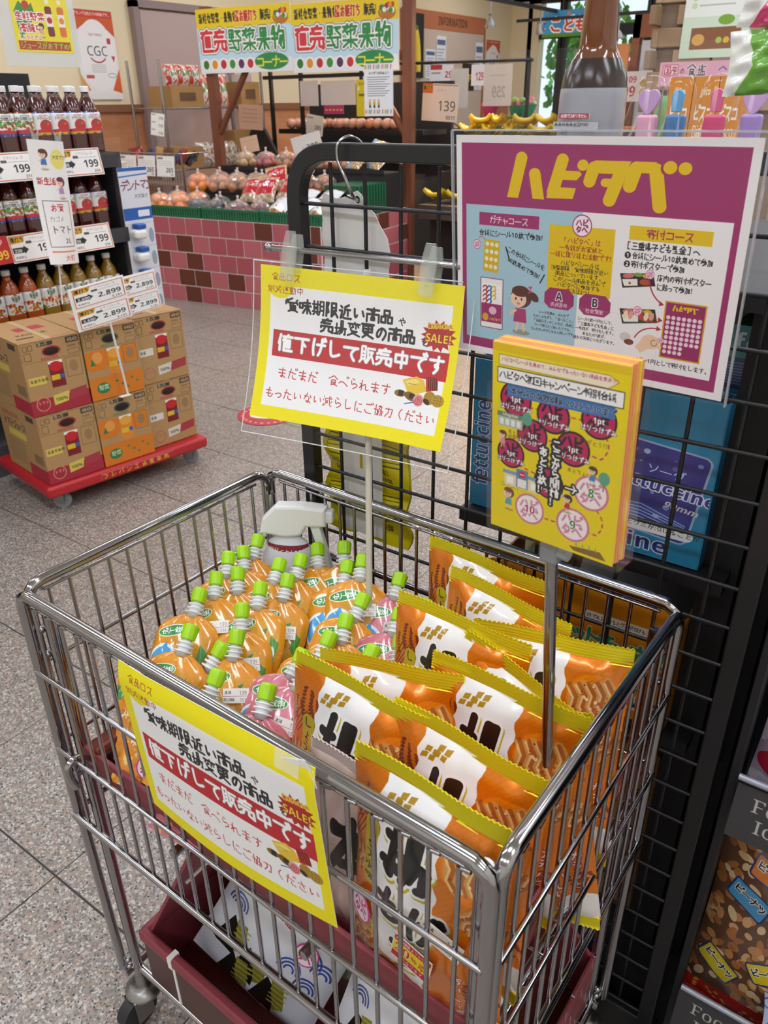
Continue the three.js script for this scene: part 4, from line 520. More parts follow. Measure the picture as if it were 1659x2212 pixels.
const CAPS = [ // cap centre, O orange / P pink, what singles it out
  ['O', -0.265, 0.722, -0.14, 'rearmost at the left wires, next to the spray bottle'], ['O', -0.262, 0.72, -0.107, 'second from the spray bottle along the left wires'], ['O', -0.268, 0.72, -0.084, 'third from the spray bottle along the left wires'], ['O', -0.233, 0.716, -0.066, 'in the second row behind the left wires, middle'], ['O', -0.243, 0.72, -0.037, 'at the left wires, middle of the row'], ['O', -0.232, 0.72, 0.003, 'second from the front along the left wires'],
  ['O', -0.197, 0.72, -0.11, 'in front of the spray bottle, left of a touching pair'], ['O', -0.176, 0.724, -0.131, 'in front of the spray bottle, right of a touching pair'], ['O', -0.164, 0.718, -0.09, 'with a 139 price label, third row from the left wires'], ['O', -0.182, 0.716, -0.056, 'with its cap in the middle of the orange pouches'], ['O', -0.17, 0.714, -0.01, 'third from the front in the middle column'], ['O', -0.14, 0.71, 0.03, 'second from the front in the middle column'], ['O', -0.185, 0.718, 0.062, 'nearest the front left corner'],
  ['O', -0.178, 0.722, -0.169, 'against the rear wires, left of the white pole'], ['O', -0.142, 0.73, -0.184, 'against the rear wires just left of the white pole'], ['O', -0.115, 0.722, -0.155, 'left of the white pole, second row from the rear wires'], ['O', -0.094, 0.735, -0.163, 'half hidden behind the white pole'], ['O', -0.052, 0.72, -0.105, 'right of the white pole with its cap touching the pole'], ['O', -0.046, 0.716, -0.063, 'lying tilted in front of the white pole'], ['O', -0.046, 0.71, -0.03, 'lying tilted among the pink pouches'], ['O', -0.103, 0.712, 0.098, 'frontmost, with a blue drop showing beside its cap'], ['O', -0.148, 0.7, 0.05, 'with its blue drop print fully in view'],
  ['P', -0.041, 0.72, -0.172, 'standing upright against the rear wires'], ['P', 0.016, 0.715, -0.146, 'rearmost beside the cracker bags'], ['P', 0.0, 0.715, -0.112, 'second from the rear, right of the white pole'], ['P', 0.014, 0.712, -0.035, 'in the middle, right of the tilted orange pouches'], ['P', 0.03, 0.712, -0.07, 'touching the middle cracker bags'], ['P', 0.026, 0.705, 0.006, 'lowest beside the front cracker bag'], ['P', -0.03, 0.71, 0.028, 'behind the front cracker bag, cap half hidden'], ['P', -0.04, 0.712, 0.084, 'frontmost, next to the paper notice'], ['P', -0.06, 0.7, 0.005, 'with its green oval fully in view'],
];
CAPS.forEach(([k, x, y, z, where], i) => {
  const lean = rr(38, 52) + (k === 'P' ? 6 : 0), roll = rr(-9, 9) - (i > 16 ? 12 : 0), t = thing('jelly_pouch', (k === 'O' ? 'orange jelly drink pouch ' : 'pink peach jelly drink pouch ') + where, 'pouch', [0, 0, 0], [-lean, rr(20, 36), roll], k === 'O' ? 'orange jelly drink pouches' : 'pink jelly drink pouches');
  const up = V(0, 0.131, 0).applyEuler(t.rotation); t.position.set(x - up.x, y - up.y, z - up.z);
  mesh('pouch_body', pouchGeo, [k === 'O' ? orangePouch : pinkPouch, k === 'O' ? M(0xdc8a24, 0.35) : M(0xcf7a86, 0.35)], t); mesh('spout', spoutGeo, MILK, t, [0, 0.1, 0]); mesh('cap', capGeo, LIME, t, [0, 0.121, 0]);
  if (i % 2 === 0 || i === 11) mesh('price_label', sheet(0.03, 0.017, 0.0004), faces(price139), t, [0.014, 0.062, 0.0145], [-6, 14, 8]);
});
{ // spray bottle in the rear left corner
  const t = thing('spray_bottle', 'white trigger spray bottle in the rear left corner of the cart', 'bottle', [-0.232, 0.568, -0.163], [-4, 26, 0]);
  const bm = printed(512, 512, (x, w, h) => { rect(x, '#1d2b3f', 0, 0, w, h); rect(x, '#8f2140', 0, 0, w, 90); latin(x, 'NEW', 60, 64, 62, '#f2d43a'); jt(x, 'ラクかるスプレー', 215, 22, 42, '#f6e9ec', { w: 0.12, sx: 0.85 }); rect(x, '#4f5a66', 0, 90, w * 0.5, 190); rect(x, '#3f9fcf', w * 0.5, 90, w * 0.5, 190); poly(x, '#dfe3e6', [[110, 280], [150, 130], [230, 105], [300, 105], [380, 130], [420, 280]]); rect(x, '#dfe6ea', 0, 240, w, 130); jt(x, 'いつもの時間がない時に、', 60, 212, 30, '#17202b', { w: 0.12 }); jt(x, '速攻消臭+シワ取り', 8, 262, 62, '#c32342', { w: 0.13, sx: 0.9, gap: 0.98 }); jt(x, '大ソファ、カーテンなど', 130, 380, 26, '#dfe6ee'); jt(x, 'イルス除去・72時間', 6, 415, 50, '#eef2f6', { w: 0.12, sx: 0.95 }); }, 0.35, filmOpt);
  const prof = [[0.03, 0], [0.032, 0.01], [0.032, 0.1], [0.03, 0.125], [0.022, 0.148], [0.012, 0.158], [0.012, 0.17]];
  mesh('bottle_body', lathe([[0, 0], ...prof, [0, 0.17]], 28)  .scale(1.3, 1, 0.62), M(0xe9eef2, 0.25), t);
  mesh('print_label', (() => { const g = new THREE.CylinderGeometry(0.0235, 0.0325, 0.135, 28, 8, true, -PI / 2, PI), p = g.attributes.position; for (let i = 0; i < p.count; i++) { const y = p.getY(i) + 0.0675, r = y < 0.09 ? 0.0326 : 0.0326 - (y - 0.09) * 0.22, a = Math.atan2(p.getX(i), p.getZ(i)); p.setXYZ(i, Math.sin(a) * r * 1.31, y + 0.012, Math.cos(a) * r * 0.64); } g.computeVertexNormals(); return g; })(), bm, t);
  mesh('trigger_head', extrude([[-0.034, 0.0], [-0.03, 0.018], [-0.012, 0.036], [0.02, 0.038], [0.055, 0.036], [0.055, 0.016], [0.028, 0.014], [0.02, 0.0], [0.0, -0.004]], 0.018, 0.004).translate(0, 0.166, -0.009), M(0xf8faf8, 0.35), t);
  mesh('trigger', extrude([[0.036, 0.012], [0.046, 0.014], [0.058, -0.034], [0.064, -0.058], [0.056, -0.056], [0.048, -0.03]], 0.01, 0.002).translate(0, 0.166, -0.005), M(0xf8faf8, 0.35), t); mesh('nozzle', rbox(0.014, 0.018, 0.018, 0.003), MILK, t, [0.062, 0.192, 0]);
}
{ // small packets lying in the tray at the front left
  const jp = (body, s1) => printed(256, 340, (x, w, h) => { rect(x, body, 0, 0, w, h); rect(x, '#3c9a50', 0, 40, w, 60); jt(x, 'カルシウム', 20, 50, 40, '#eef7ea', { w: 0.1 }); jt(x, s1, 24, 130, 50, '#fff3d8', { w: 0.12 }); noiseDots(x, w, h, 60, ['#f6b544', '#e07f1f', '#f3d27a'], 4, 18); rect(x, '#22201d', 150, 250, 50, 60); }, 0.3, filmOpt);
  const om = jp('#e8921f', 'みかん'), pm = jp('#e58397', 'もも');
  [[-0.232, 0.585, 0.12, -44, 24, 10, om, 'orange jelly packet with a 20% sticker, upper one in the tray at the front left', 1], [-0.192, 0.575, 0.15, -40, 20, -10, om, 'orange jelly packet with a pink campaign sticker, lower one in the tray', 0], [-0.112, 0.552, 0.158, -58, 12, -6, pm, 'pink jelly packet showing below the lower edge of the paper notice', 0]].forEach(([x, y, z, a, b, c, m, label, off]) => {
    const t = thing('jelly_packet', label, 'packet', [x, y, z], [a, b, c], 'jelly packets in the tray');
    mesh('packet_body', bagGeo(0.074, 0.102, 0.014, x * 90, 12, 14).translate(0, -0.036, 0), [m, M(0xe0902a, 0.35)], t); mesh('campaign_sticker', disc(0.015), markTex, t, [0.008, -0.002, 0.0075]);
    if (off) mesh('discount_sticker', sheet(0.03, 0.024, 0.0005), faces(discountTex), t, [0.016, 0.034, 0.0066], [0, 0, 12]);
  });
}
// ---- bags in the lower carton
const waves = (x, X, Y, r) => { for (const q of [1, 0.7, 0.4]) { x.strokeStyle = '#3a55a8'; x.lineWidth = 7; x.beginPath(); x.arc(X, Y, r * q, PI, 6.283); x.stroke(); } };
const noriTex = printed(512, 680, (x, w, h) => {
  rect(x, '#dfe3ea', 0, 0, w, h); for (const [a, b] of [[60, 250], [130, 210], [40, 330], [110, 300], [420, 330], [470, 280], [400, 400], [460, 420], [350, 470], [430, 500], [80, 420]]) waves(x, a, b, 44);
  jt(x, 'のり', 210, 90, 120, '#b22a35', { w: 0.12, vert: true, line: ['#eef0f4', 10] }); jt(x, 'サクサク', 350, 130, 70, '#b22a35', { w: 0.13, vert: true }); jt(x, '海苔の風味をおためしください', 120, 30, 22, '#555b66', { vert: true, w: 0.1 });
  for (const [a, b] of [[120, 520], [230, 560], [330, 600], [180, 630]]) { poly(x, '#1b1c16', [[a - 70, b + 60], [a - 30, b - 60], [a + 20, b - 30], [a + 30, b + 70]]); poly(x, '#8f8a35', [[a - 10, b - 60], [a + 40, b - 70], [a + 70, b + 20], [a + 30, b + 50]]); for (let i = 0; i < 5; i++) poly(x, null, [[a, b - 50 + i * 20], [a + 60, b - 56 + i * 20]], 6, '#b9b04c'); }
}, 0.28, filmOpt);
[[-0.115, 0.14, 0.115, -24, 10, -20, 'white nori tempura bag with 20% and campaign stickers in the lower carton', 1], [0.12, 0.16, 0.115, -26, 4, -6, 'white nori tempura bag at the right of the lower carton', 0], [0.16, 0.16, 0.03, -14, -10, 4, 'white nori tempura bag behind the right one in the lower carton', 0]].forEach(([x, y, z, a, b, c, label, st]) => {
  const t = thing('nori_bag', label, 'snack bag', [x, y, z], [a, b, c], 'nori tempura bags');
  mesh('bag_body', bagGeo(st ? 0.215 : 0.175, st ? 0.3 : 0.262, 0.045, x * 40), [noriTex, M(0xd6dae2, 0.35)], t); mesh('top_seal', sealGeo(0.17, 0.014), M(0xdde1e8, 0.3, 0.2), t, [0, st ? 0.304 : 0.266, 0]);
  if (st) { mesh('discount_sticker', sheet(0.036, 0.03, 0.0005), faces(discountTex), t, [0.0, 0.165, 0.0235], [0, 0, -8]); mesh('campaign_sticker', disc(0.018), markTex, t, [0.05, 0.135, 0.0215], [0, 12, 0]); }
});
{
  const gm = printed(350, 484, (x, w, h) => { rect(x, '#aeb38a', 0, 0, w, h); noiseDots(x, w, h, 220, ['#cfd0ae', '#e3e0c8', '#9aa070'], 5, 30); rect(x, '#c7a987', 60, 40, 230, 200); noiseDots(x, w, h, 90, ['#efeee2', '#d8cfae'], 6, 20); }, 0.25, filmOpt);
  const t = thing('snack_bag', 'pale green and beige snack bag below the paper notice', 'snack bag', [0.0, 0.17, 0.035], [-16, 8, -10]);
  mesh('bag_body', bagGeo(0.17, 0.3, 0.04, 8), [gm, M(0xb9b98e, 0.3)], t); mesh('top_seal', sealGeo(0.165, 0.014), M(0xc9c8a8, 0.3), t, [0, 0.304, 0]);
}
// ------------------------------------------------------------------ shelving behind the rack and to the right
const SHELF = M(0x1b1b1d, 0.5), PANEL = M(0x17171a, 0.6);
{
  const t = thing('gondola_shelf', 'black shop shelving unit standing behind and beside the mesh rack', 'shelf', [0, 0, 0]);
  mesh('back_panel', box(1.7, 1.09, 0.03, 0.86, 0.545, -0.85), PANEL, t); mesh('side_panel', box(0.02, 1.1, 0.55, 1.7, 0.55, -0.62), PANEL, t);
  mesh('plinth', box(1.66, 0.1, 0.6, 0.86, 0.05, -0.56), PANEL, t);
  mesh('shelf_board', box(0.34, 0.018, 0.46, 0.16, 0.785, -0.5), SHELF, t); mesh('shelf_board', box(0.34, 0.018, 0.46, 0.16, 0.545, -0.5), SHELF, t);
  mesh('top_board', box(1.66, 0.018, 0.56, 0.86, 1.1, -0.56), SHELF, t);
  for (const [x, w] of [[0.318, 0.04], [0.36, 0.034], [0.405, 0.05]]) mesh('slotted_upright', box(w, 1.08, 0.03, x, 0.55, -0.32 - (x - 0.318) * 0.4), PANEL, t);
  for (const [x, y] of [[0.33, 0.53], [0.345, 0.52], [0.33, 0.12], [0.345, 0.115]]) mesh('slot', box(0.005, 0.03, 0.004, x + 0.02, y, -0.32), M(0x050505, 0.9), t);
  for (const y of [0.518, 0.118]) { mesh('shelf_board', box(1.28, 0.02, 0.5, 1.05, y, -0.455), SHELF, t); }
  const railM = (s) => printed(512, 160, (x, w, h) => { rect(x, '#3a3a3c', 0, 0, w, h); latin(x, 'Food Market', 40, 66, 54, '#b9b7b2', { font: '', face: 'serif' }); latin(x, 'Ichigōkan', 56, 124, 54, '#b9b7b2', { font: '', face: 'serif' }); }, 0.5);
  const rm = railM();
  for (const [y, x0] of [[0.556, 0.4], [0.168, 0.398]]) for (let i = 0; i < 5; i++) mesh('price_rail', sheet(0.238, 0.074, 0.004), faces(rm, SHELF), t, [x0 + 0.12 + i * 0.24, y, -0.198], [-8, 0, 0]);
  for (const y of [0.6, 0.208]) mesh('rail_lip', bar([0.4, y, -0.203], [1.68, y, -0.203], 0.004, 8), M(0x9ea2ad, 0.3, 0.3), t);
  mesh('end_upright', box(0.008, 1.08, 0.5, 0.393, 0.54, -0.47), PANEL, t);
}
const cardPrint = (w, h, f) => printed(w, h, f, 0.35, { clearcoat: 0.5, clearcoatRoughness: 0.2 });
{ // display cartons of gummy packs seen through the mesh
  const blueF = cardPrint(900, 760, (x, w, h) => {
    rect(x, '#2a86b0', 0, 0, w, h); rect(x, '#2478a3', 0, 0, 100, h); latin(x, 'fettuccine', 70, 640, 90, '#2b3f86', { rot: -PI / 2, line: ['#cfe2ee', 6] });
    oval(x, '#31377f', 250, 44, 70, 50); latin(x, 'BOURBON', 250, 60, 46, '#d4dcea', { align: 'center', line: ['#31377f', 8] });
    x.save(); x.translate(560, 210); x.rotate(0.1); rrect(x, '#3c3f8f', 0, 0, 330, 420, 30, 8, '#9fb2d0'); noiseDots(x, 330, 420, 0, ['#fff'], 1, 2); for (let i = 0; i < 26; i++) oval(x, ['#5a67b5', '#7f8fd0', '#9fc0e0'][i % 3], rr(20, 310), rr(10, 410), rr(3, 12)); jt(x, 'ソーダ', 130, 90, 44, '#cfd8f2', { w: 0.1 }); latin(x, 'fettuccine', 20, 210, 74, '#3a3f9a', { line: ['#dfe6f6', 10] }); latin(x, '90mm', 220, 270, 40, '#dfe6f6', { skew: -0.2 }); for (let i = 0; i < 6; i++) poly(x, null, [[30, 310 + i * 14], [150, 290 + i * 16], [310, 330 + i * 10]], 6, '#8fa6dc'); x.restore();
    rrect(x, '#e4e8ea', 430, 590, 440, 52, 26); jt(x, '35℃以上になるとグミが溶けることが'.replace('℃', 'て'), 446, 598, 27, '#3b3f46', { w: 0.1, gap: 0.96 }); latin(x, 'fettuccine', 300, 730, 100, '#2f3a8c', { line: ['#cfe0ee', 10] });
  });
  const t = thing('gummy_carton', 'blue display carton of ribbon gummies on the shelf behind the mesh', 'carton', [0.148, 0.796, -0.345], [0, -1, 0]);
  mesh('carton_front', sheet(0.3, 0.2, 0.003), faces(blueF, M(0x2478a3, 0.5)), t, [0, 0.1, 0.06]); for (const s of [-1, 1]) mesh('carton_side', box(0.003, 0.2, 0.13, s * 0.15, 0.1, -0.004), M(0x2a7ea8, 0.5), t); mesh('carton_floor', box(0.3, 0.003, 0.13, 0, 0.002, -0.004), M(0x3a3a3c, 0.7), t);
  mesh('grey_header', extrude([[-0.15, 0], [0.15, 0], [0.15, 0.27], [0.1, 0.27], [0.06, 0.235], [0.02, 0.262], [-0.04, 0.23], [-0.15, 0.24]], 0.003), M(0x77777b, 0.8), t, [0, 0, -0.068]);
  const b2 = thing('gummy_carton', 'teal ribbon gummy carton with green edge right of the blue one', 'carton', [0.325, 0.976, -0.36], [0, -4, 0]);
  mesh('carton_front', sheet(0.1, 0.09, 0.06), faces(cardPrint(320, 288, (x, w, h) => { rect(x, '#2b8f93', 0, 0, w, 110); rect(x, '#2f3f74', 0, 110, w, 110); rect(x, '#2478a3', 0, 220, w, 68); latin(x, 'fett', 20, 90, 90, '#cfe6ee', { line: ['#24506a', 6] }); for (let i = 0; i < 8; i++) poly(x, null, [[10, 130 + i * 10], [310, 120 + i * 12]], 4, '#6f86b8'); jt(x, '35て以上になるとグミが溶ける', 10, 232, 24, '#dfe8ee'); }), M(0x4e9a3a, 0.6)), b2, [0, 0.045, 0]);
  mesh('shelf_rest', box(0.1, 0.17, 0.05, 0, -0.087, 0), PANEL, b2);
  const orF = cardPrint(900, 560, (x, w, h) => {
    rect(x, '#e08f10', 0, 0, w, h); rrect(x, '#efe7d8', 480, 60, 400, 56, 28); jt(x, '35て以上になるとグミが溶けることがあります。', 496, 70, 25, '#3b3226', { w: 0.1, gap: 0.86, sx: 0.85 });
    jt(x, 'フェットチーネグミ', 300, 130, 100, '#3c9a6a', { w: 0.16, gap: 0.7, line: ['#e9d9b0', 10], rot: 0.06 }); jt(x, 'イタリアンレモン', 470, 265, 52, '#7c4a16', { w: 0.12, line: ['#f6ecd0', 8] }); rect(x, '#2f8f6c', 240, 340, 600, 64); jt(x, 'きゅんとあますっぱくフルーティ', 250, 350, 42, '#f0f4e6', { w: 0.12, gap: 0.95 });
    rect(x, '#3a8f86', 30, 90, 170, 380); jt(x, 'イタリア', 40, 110, 40, '#cfe9de', { w: 0.12 }); jt(x, 'グミ', 40, 170, 60, '#cfe9de', { w: 0.12 }); jt(x, 'さいこ', 44, 250, 44, '#cfe9de', { w: 0.12 }); rect(x, '#f1ead8', 520, 430, 340, 80); for (let i = 0; i < 34; i++) rect(x, '#2f4a48', 530 + i * 9, 436, 2 + (i * 7) % 5, 60);
  });
  const o = thing('lemon_carton', 'orange lemon gummy carton on the lower shelf behind the mesh', 'carton', [0.165, 0.556, -0.33], [0, 1, 0]);
  mesh('carton_front', sheet(0.262, 0.162, 0.003), faces(orF, M(0xd98a18, 0.6)), o, [0, 0.081, 0.056]);
  const top = [[-0.131, 0]]; for (let i = 0; i <= 30; i++) top.push([-0.131 + i / 30 * 0.262, 0.03 - 0.02 * Math.abs(i / 15 - 1) + 0.003 * (i % 2)]); top.push([0.131, 0]);
  mesh('wavy_header', extrude(top, 0.003), M(0xe08f10, 0.5), o, [0, 0.162, 0.0545]); for (const s of [-1, 1]) mesh('carton_side', box(0.003, 0.16, 0.12, s * 0.13, 0.08, -0.004), M(0xb8730f, 0.6), o); mesh('carton_floor', box(0.26, 0.003, 0.12, 0, 0.0, -0.004), M(0xb8730f, 0.6), o);
  const g = thing('gummy_pack', 'green and white gummy pack standing at the left of the orange carton', 'packet', [0.055, 0.556, -0.405], [-4, 10, -6]);
  mesh('packet_body', bagGeo(0.1, 0.17, 0.025, 3), [printed(256, 400, (x, w, h) => { rect(x, '#cfd6b8', 0, 0, w, h); noiseDots(x, w, h, 60, ['#4f9a5a', '#e3d24a', '#3a7a8a', '#f0f0e6'], 10, 46); }, 0.3, filmOpt), M(0xc8cfb0, 0.4)], g);
  const k = thing('storage_carton', 'brown cardboard carton in the dark bay under the shelves', 'carton', [0.16, 0.1, -0.5]); mesh('carton_body', rbox(0.26, 0.34, 0.3, 0.004).translate(0, 0.171, 0), KRAFT, k); mesh('tape', box(0.05, 0.001, 0.3, 0, 0.3415, 0), M(0x8c6b44, 0.4), k);
}
{ // snack bags on the right shelves
  const grey = printed(400, 560, (x, w, h) => { rect(x, '#b9a9bb', 0, 0, w, h); noiseDots(x, w, h, 130, ['#cdbfcf', '#a898ac', '#d8d0d6'], 10, 50); poly(x, '#a1233f', [[200, 0], [400, 0], [400, 480], [150, 480]]); jt(x, '小割せ', 220, 90, 90, '#f4f0ee', { vert: true, w: 0.14, line: ['#7c1730', 8] }); oval(x, '#b8263a', 90, 440, 84, 48); latin(x, '8', 40, 468, 76, '#f6ece6'); jt(x, '袋', 96, 412, 50, '#f6ece6'); jt(x, '小割', 96, 420, 44, '#f6ece6', { w: 0.12 }); jt(x, 'しょうゆ風味しお味', 30, 120, 26, '#4e3c54', { vert: true }); poly(x, '#6f9a3a', [[180, 40], [300, 20], [240, 70]]); }, 0.25, filmOpt);
  const t = thing('rice_cracker_bag', 'lilac rice cracker bag with a red 8-pack oval on the right shelf', 'snack bag', [0.497, 0.533, -0.26], [-6, -4, 0]); mesh('bag_body', bagGeo(0.19, 0.24, 0.05, 4), [grey, M(0xb0a2b4, 0.35)], t); mesh('top_seal', sealGeo(0.185, 0.014), M(0xc8bccb, 0.3), t, [0, 0.245, 0]);
  const t1 = thing('rice_cracker_bag', 'white and red rice cracker bag behind the lilac 8-pack', 'snack bag', [0.51, 0.533, -0.34], [-3, -6, 4]); mesh('bag_body', bagGeo(0.19, 0.3, 0.04, 6), [printed(256, 400, (x, w, h) => { rect(x, '#e9e6e2', 0, 0, w, h); noiseDots(x, w, h, 26, ['#c3283a', '#5f8a4a', '#c9a35a', '#2f2c2a'], 14, 56); }, 0.3, filmOpt), PAPER], t1);
  const nuts = printed(700, 760, (x, w, h) => {
    rect(x, '#6a4a34', 0, 0, w, h); for (let i = 0; i < 420; i++) oval(x, ['#c98f58', '#dcb07c', '#a86c3e', '#e6c79a', '#b57440'][i % 5], rnd() * w, rnd() * h, rr(12, 26), rr(9, 16), rnd() * 3);
    for (const [a, b, r, c] of [[120, 250, 0.3, '#4fa3d6'], [330, 300, -0.4, '#4fa3d6'], [170, 130, 0.2, '#e07a1e'], [460, 420, 0.6, '#5aa9d8'], [240, 470, -0.6, '#e8cf2a'], [90, 560, 0.4, '#e8cf2a']]) { x.save(); x.translate(a, b); x.rotate(r); rrect(x, c, -64, -40, 128, 80, 10, 6, '#2c3f70'); jt(x, 'ピーナツ', -56, -22, 30, '#16202c', { w: 0.14, line: ['#f3efe2', 6], gap: 0.92 }); x.restore(); }
    oval(x, '#ec9a22', 520, 220, 190, 190); oval(x, '#f6c25a', 540, 230, 130, 130); jt(x, 'ミックス', 430, 40, 110, '#c5202c', { w: 0.16, vert: true, line: ['#fff', 14], gap: 0.8 }); rect(x, '#2a4c9a', 560, 250, 130, 90); latin(x, 'Jumbo', 560, 420, 50, '#fff', { rot: 0.7 });
    for (let k = 0; k <= 30; k++) { const q = k / 30; oval(x, '#c4261c', q * w, h - 30 - 50 * Math.sin(q * 3), 40, 36); } for (let i = 0; i < 40; i++) oval(x, '#f2a53a', rnd() * w, h - rr(10, 70), 8, 6);
  }, 0.2, filmOpt);
  const n = thing('nut_mix_bag', 'big clear bag of mixed nuts with inner packets on the lower right shelf', 'snack bag', [0.535, 0.133, -0.255], [-10, -3, 0]); mesh('bag_body', bagGeo(0.29, 0.31, 0.07, 7), [nuts, M(0x9a7452, 0.35)], n); mesh('bottom_seal', sealGeo(0.285, 0.016).rotateZ(PI), M(0xc8301c, 0.3), n, [0, 0.004, 0.01]); mesh('top_seal', sealGeo(0.285, 0.014), M(0xd8d4cc, 0.25), n, [0, 0.314, 0]);
  const bl = thing('blue_snack_pack', 'pale blue snack pack lying in front of the nut mix bag', 'packet', [0.56, 0.2, -0.2], [-62, 8, 0]); mesh('packet_body', bagGeo(0.12, 0.06, 0.02, 2), [printed(256, 128, (x, w, h) => { rect(x, '#aab9d6', 0, 0, w, h); for (let i = 0; i < 16; i++) { x.strokeStyle = '#4a63a8'; x.lineWidth = 4; x.beginPath(); x.arc(rnd() * w, rnd() * h, 12, 0, 5); x.stroke(); } }, 0.3), M(0xaab9d6, 0.4)], bl);
}
{ // top board: acrylic divider, bottle blister, toys, biscuits
  const sh = new THREE.Shape(); sh.moveTo(0, 0); sh.lineTo(0.32, 0); sh.lineTo(0.32, 0.212); sh.lineTo(0.022, 0.212); sh.quadraticCurveTo(0, 0.212, 0, 0.185);
  const a = mesh('acrylic_divider', extrude(sh, 0.002, 0.0004), CLEAR, scene, [0.014, 1.109, -0.285]); tag(a, 'clear acrylic divider with a rounded corner above the magenta board', 'divider');
  const b = thing('bottle_candy', 'brown bottle-shaped candy pack with grey lower label above the board', 'candy', [0.098, 1.11, -0.325]);
  mesh('bottle_neck', lathe([[0.033, 0.176], [0.0305, 0.19], [0.024, 0.203], [0.0185, 0.214], [0.0175, 0.235], [0.0145, 0.27], [0.0125, 0.31], [0.014, 0.34], [0.014, 0.355], [0, 0.356]], 28), M(0x8a4a1c, 0.1, 0, { transmission: 0.45, thickness: 0, clearcoat: 1 }), b);
  mesh('bottle_label', lathe([[0, 0], [0.032, 0], [0.034, 0.006], [0.0345, 0.12], [0.034, 0.172], [0.0332, 0.177]], 28), M(0x9da0a8, 0.3, 0, { clearcoat: 1 }), b); mesh('dark_band', lathe([[0.0335, 0.177], [0.0312, 0.19], [0.0248, 0.203]], 28), M(0x241512, 0.2), b);
  mesh('warning_label', sheet(0.034, 0.005, 0.001), faces(printed(256, 40, (x, w, h) => { rect(x, '#b9485a', 0, 0, w, h); jt(x, 'お酒ではありません', 12, 5, 29, '#fff', { w: 0.12, gap: 0.85 }); })), b, [-0.004, 0.152, 0.0352], [0, -6, 0]); mesh('ingredient_label', sheet(0.05, 0.008, 0.001), faces(printed(256, 48, (x, w, h) => { rect(x, '#c7c8cc', 0, 0, w, h); rect(x, '#555', 0, 0, w, 2); jt(x, '原材料名砂塩国内製'.replace(/[原材名砂]/g, '品'), 6, 6, 22, '#44464c', { w: 0.12 }); })), b, [-0.002, 0.143, 0.0352], [0, -6, 0]);
  const toy = (x, z, c1, c2, label, heart) => {
    const t = thing('toy_candy', label, 'toy', [x, 1.1095, z]); mesh('toy_base', rbox(0.019, 0.024, 0.012, 0.003).translate(0, 0.141, 0), M(c1, 0.4), t);
    const s = new THREE.Shape(); if (heart) { s.moveTo(0, -0.026); s.bezierCurveTo(-0.03, -0.002, -0.02, 0.03, 0, 0.018); s.bezierCurveTo(0.02, 0.03, 0.03, -0.002, 0, -0.026); } else { s.moveTo(-0.008, -0.02); s.lineTo(0.008, -0.02); s.lineTo(0.01, 0.012); s.quadraticCurveTo(0, 0.028, -0.01, 0.012); }
    mesh('toy_plate', extrude(s, 0.004, 0.0015).scale(0.52, 0.46, 0.7), M(c2, 0.4), t, [0, 0.165, 0]); mesh('toy_stand', box(0.018, 0.125, 0.01, 0, 0.0625, 0), M(c1, 0.4), t);
    mesh('clear_dome', lathe([[0.034, 0.11], [0.029, 0.135], [0.02, 0.155], [0.0155, 0.176], [0.01, 0.186], [0, 0.188]], 20), CLEAR, t);
  };
  toy(0.161, -0.315, 0xe9a9c4, 0xc49ccb, 'lilac heart toy on a pink base under a clear dome', true); toy(0.186, -0.325, 0x3f7fb8, 0x5aa3d2, 'blue rounded toy right of the lilac heart'); toy(0.227, -0.31, 0xe0457f, 0xd95a8c, 'hot pink toy under a clear dome, right of the blue toy'); toy(0.256, -0.33, 0xa58ad0, 0xc9a3d6, 'violet heart toy farthest right behind the hot pink one', true);
  const bm = printed(200, 560, (x, w, h) => { rect(x, '#e2922a', 0, 0, w, h * 0.62); rect(x, '#dcdad6', 0, h * 0.62, w, h * 0.38); latin(x, 'glico', 100, 60, 34, '#fff3dc', { align: 'center', skew: -0.2 }); jt(x, 'ビスコ', 100, 92, 54, '#fff6e6', { align: 'center', w: 0.16, gap: 0.95 }); latin(x, 'Bisco', 100, 200, 56, '#fff6e6', { align: 'center', font: '' }); rect(x, '#efece4', 16, 250, 168, 70); jt(x, '商品食品中内', 20, 256, 27, '#4d4338', { w: 0.12 }); jt(x, '本体販売回', 20, 288, 27, '#4d4338', { w: 0.12 }); }, 0.4);
  [0.112, 0.1425, 0.173].forEach((x, i) => { const c = mesh('biscuit_box', box(0.0295, 0.19, 0.05), faces(bm, M(0xd98a26, 0.5)), scene, [x, 1.2055, -0.6]); tag(c, ['left orange biscuit box of the row of three behind the toys', 'middle orange biscuit box of the row of three behind the toys', 'right orange biscuit box of the row of three behind the toys'][i], 'box', 'orange biscuit boxes'); });
  const leafTex = (c, d, l) => printed(400, 200, (x, w, h) => { rect(x, '#eef0ea', 0, 0, w, h); poly(x, c, [[60, 0], [400, 0], [400, 150], [260, 170], [120, 200], [40, 200], [90, 110]]); for (let i = 0; i < 6; i++) { poly(x, d, [[100, 30 + i * 26], [330, 20 + i * 20], [320, 40 + i * 18]]); x.strokeStyle = l; x.lineWidth = 14; x.beginPath(); x.ellipse(300 + (i % 2) * 50, 30 + i * 28, 40, 22, i * 0.6, 0, 6.3); x.stroke(); } }, 0.35, filmOpt);
  const gc = thing('candy_pack', 'white and green leaf-print candy pack hanging at the upper right', 'candy', [0.308, 1.279, -0.2], [0, -14, 2]); mesh('packet_body', bagGeo(0.11, 0.046, 0.018, 2), [leafTex('#6cae35', '#3f8a2a', '#a8d66c'), M(0xe8eae2, 0.4)], gc);
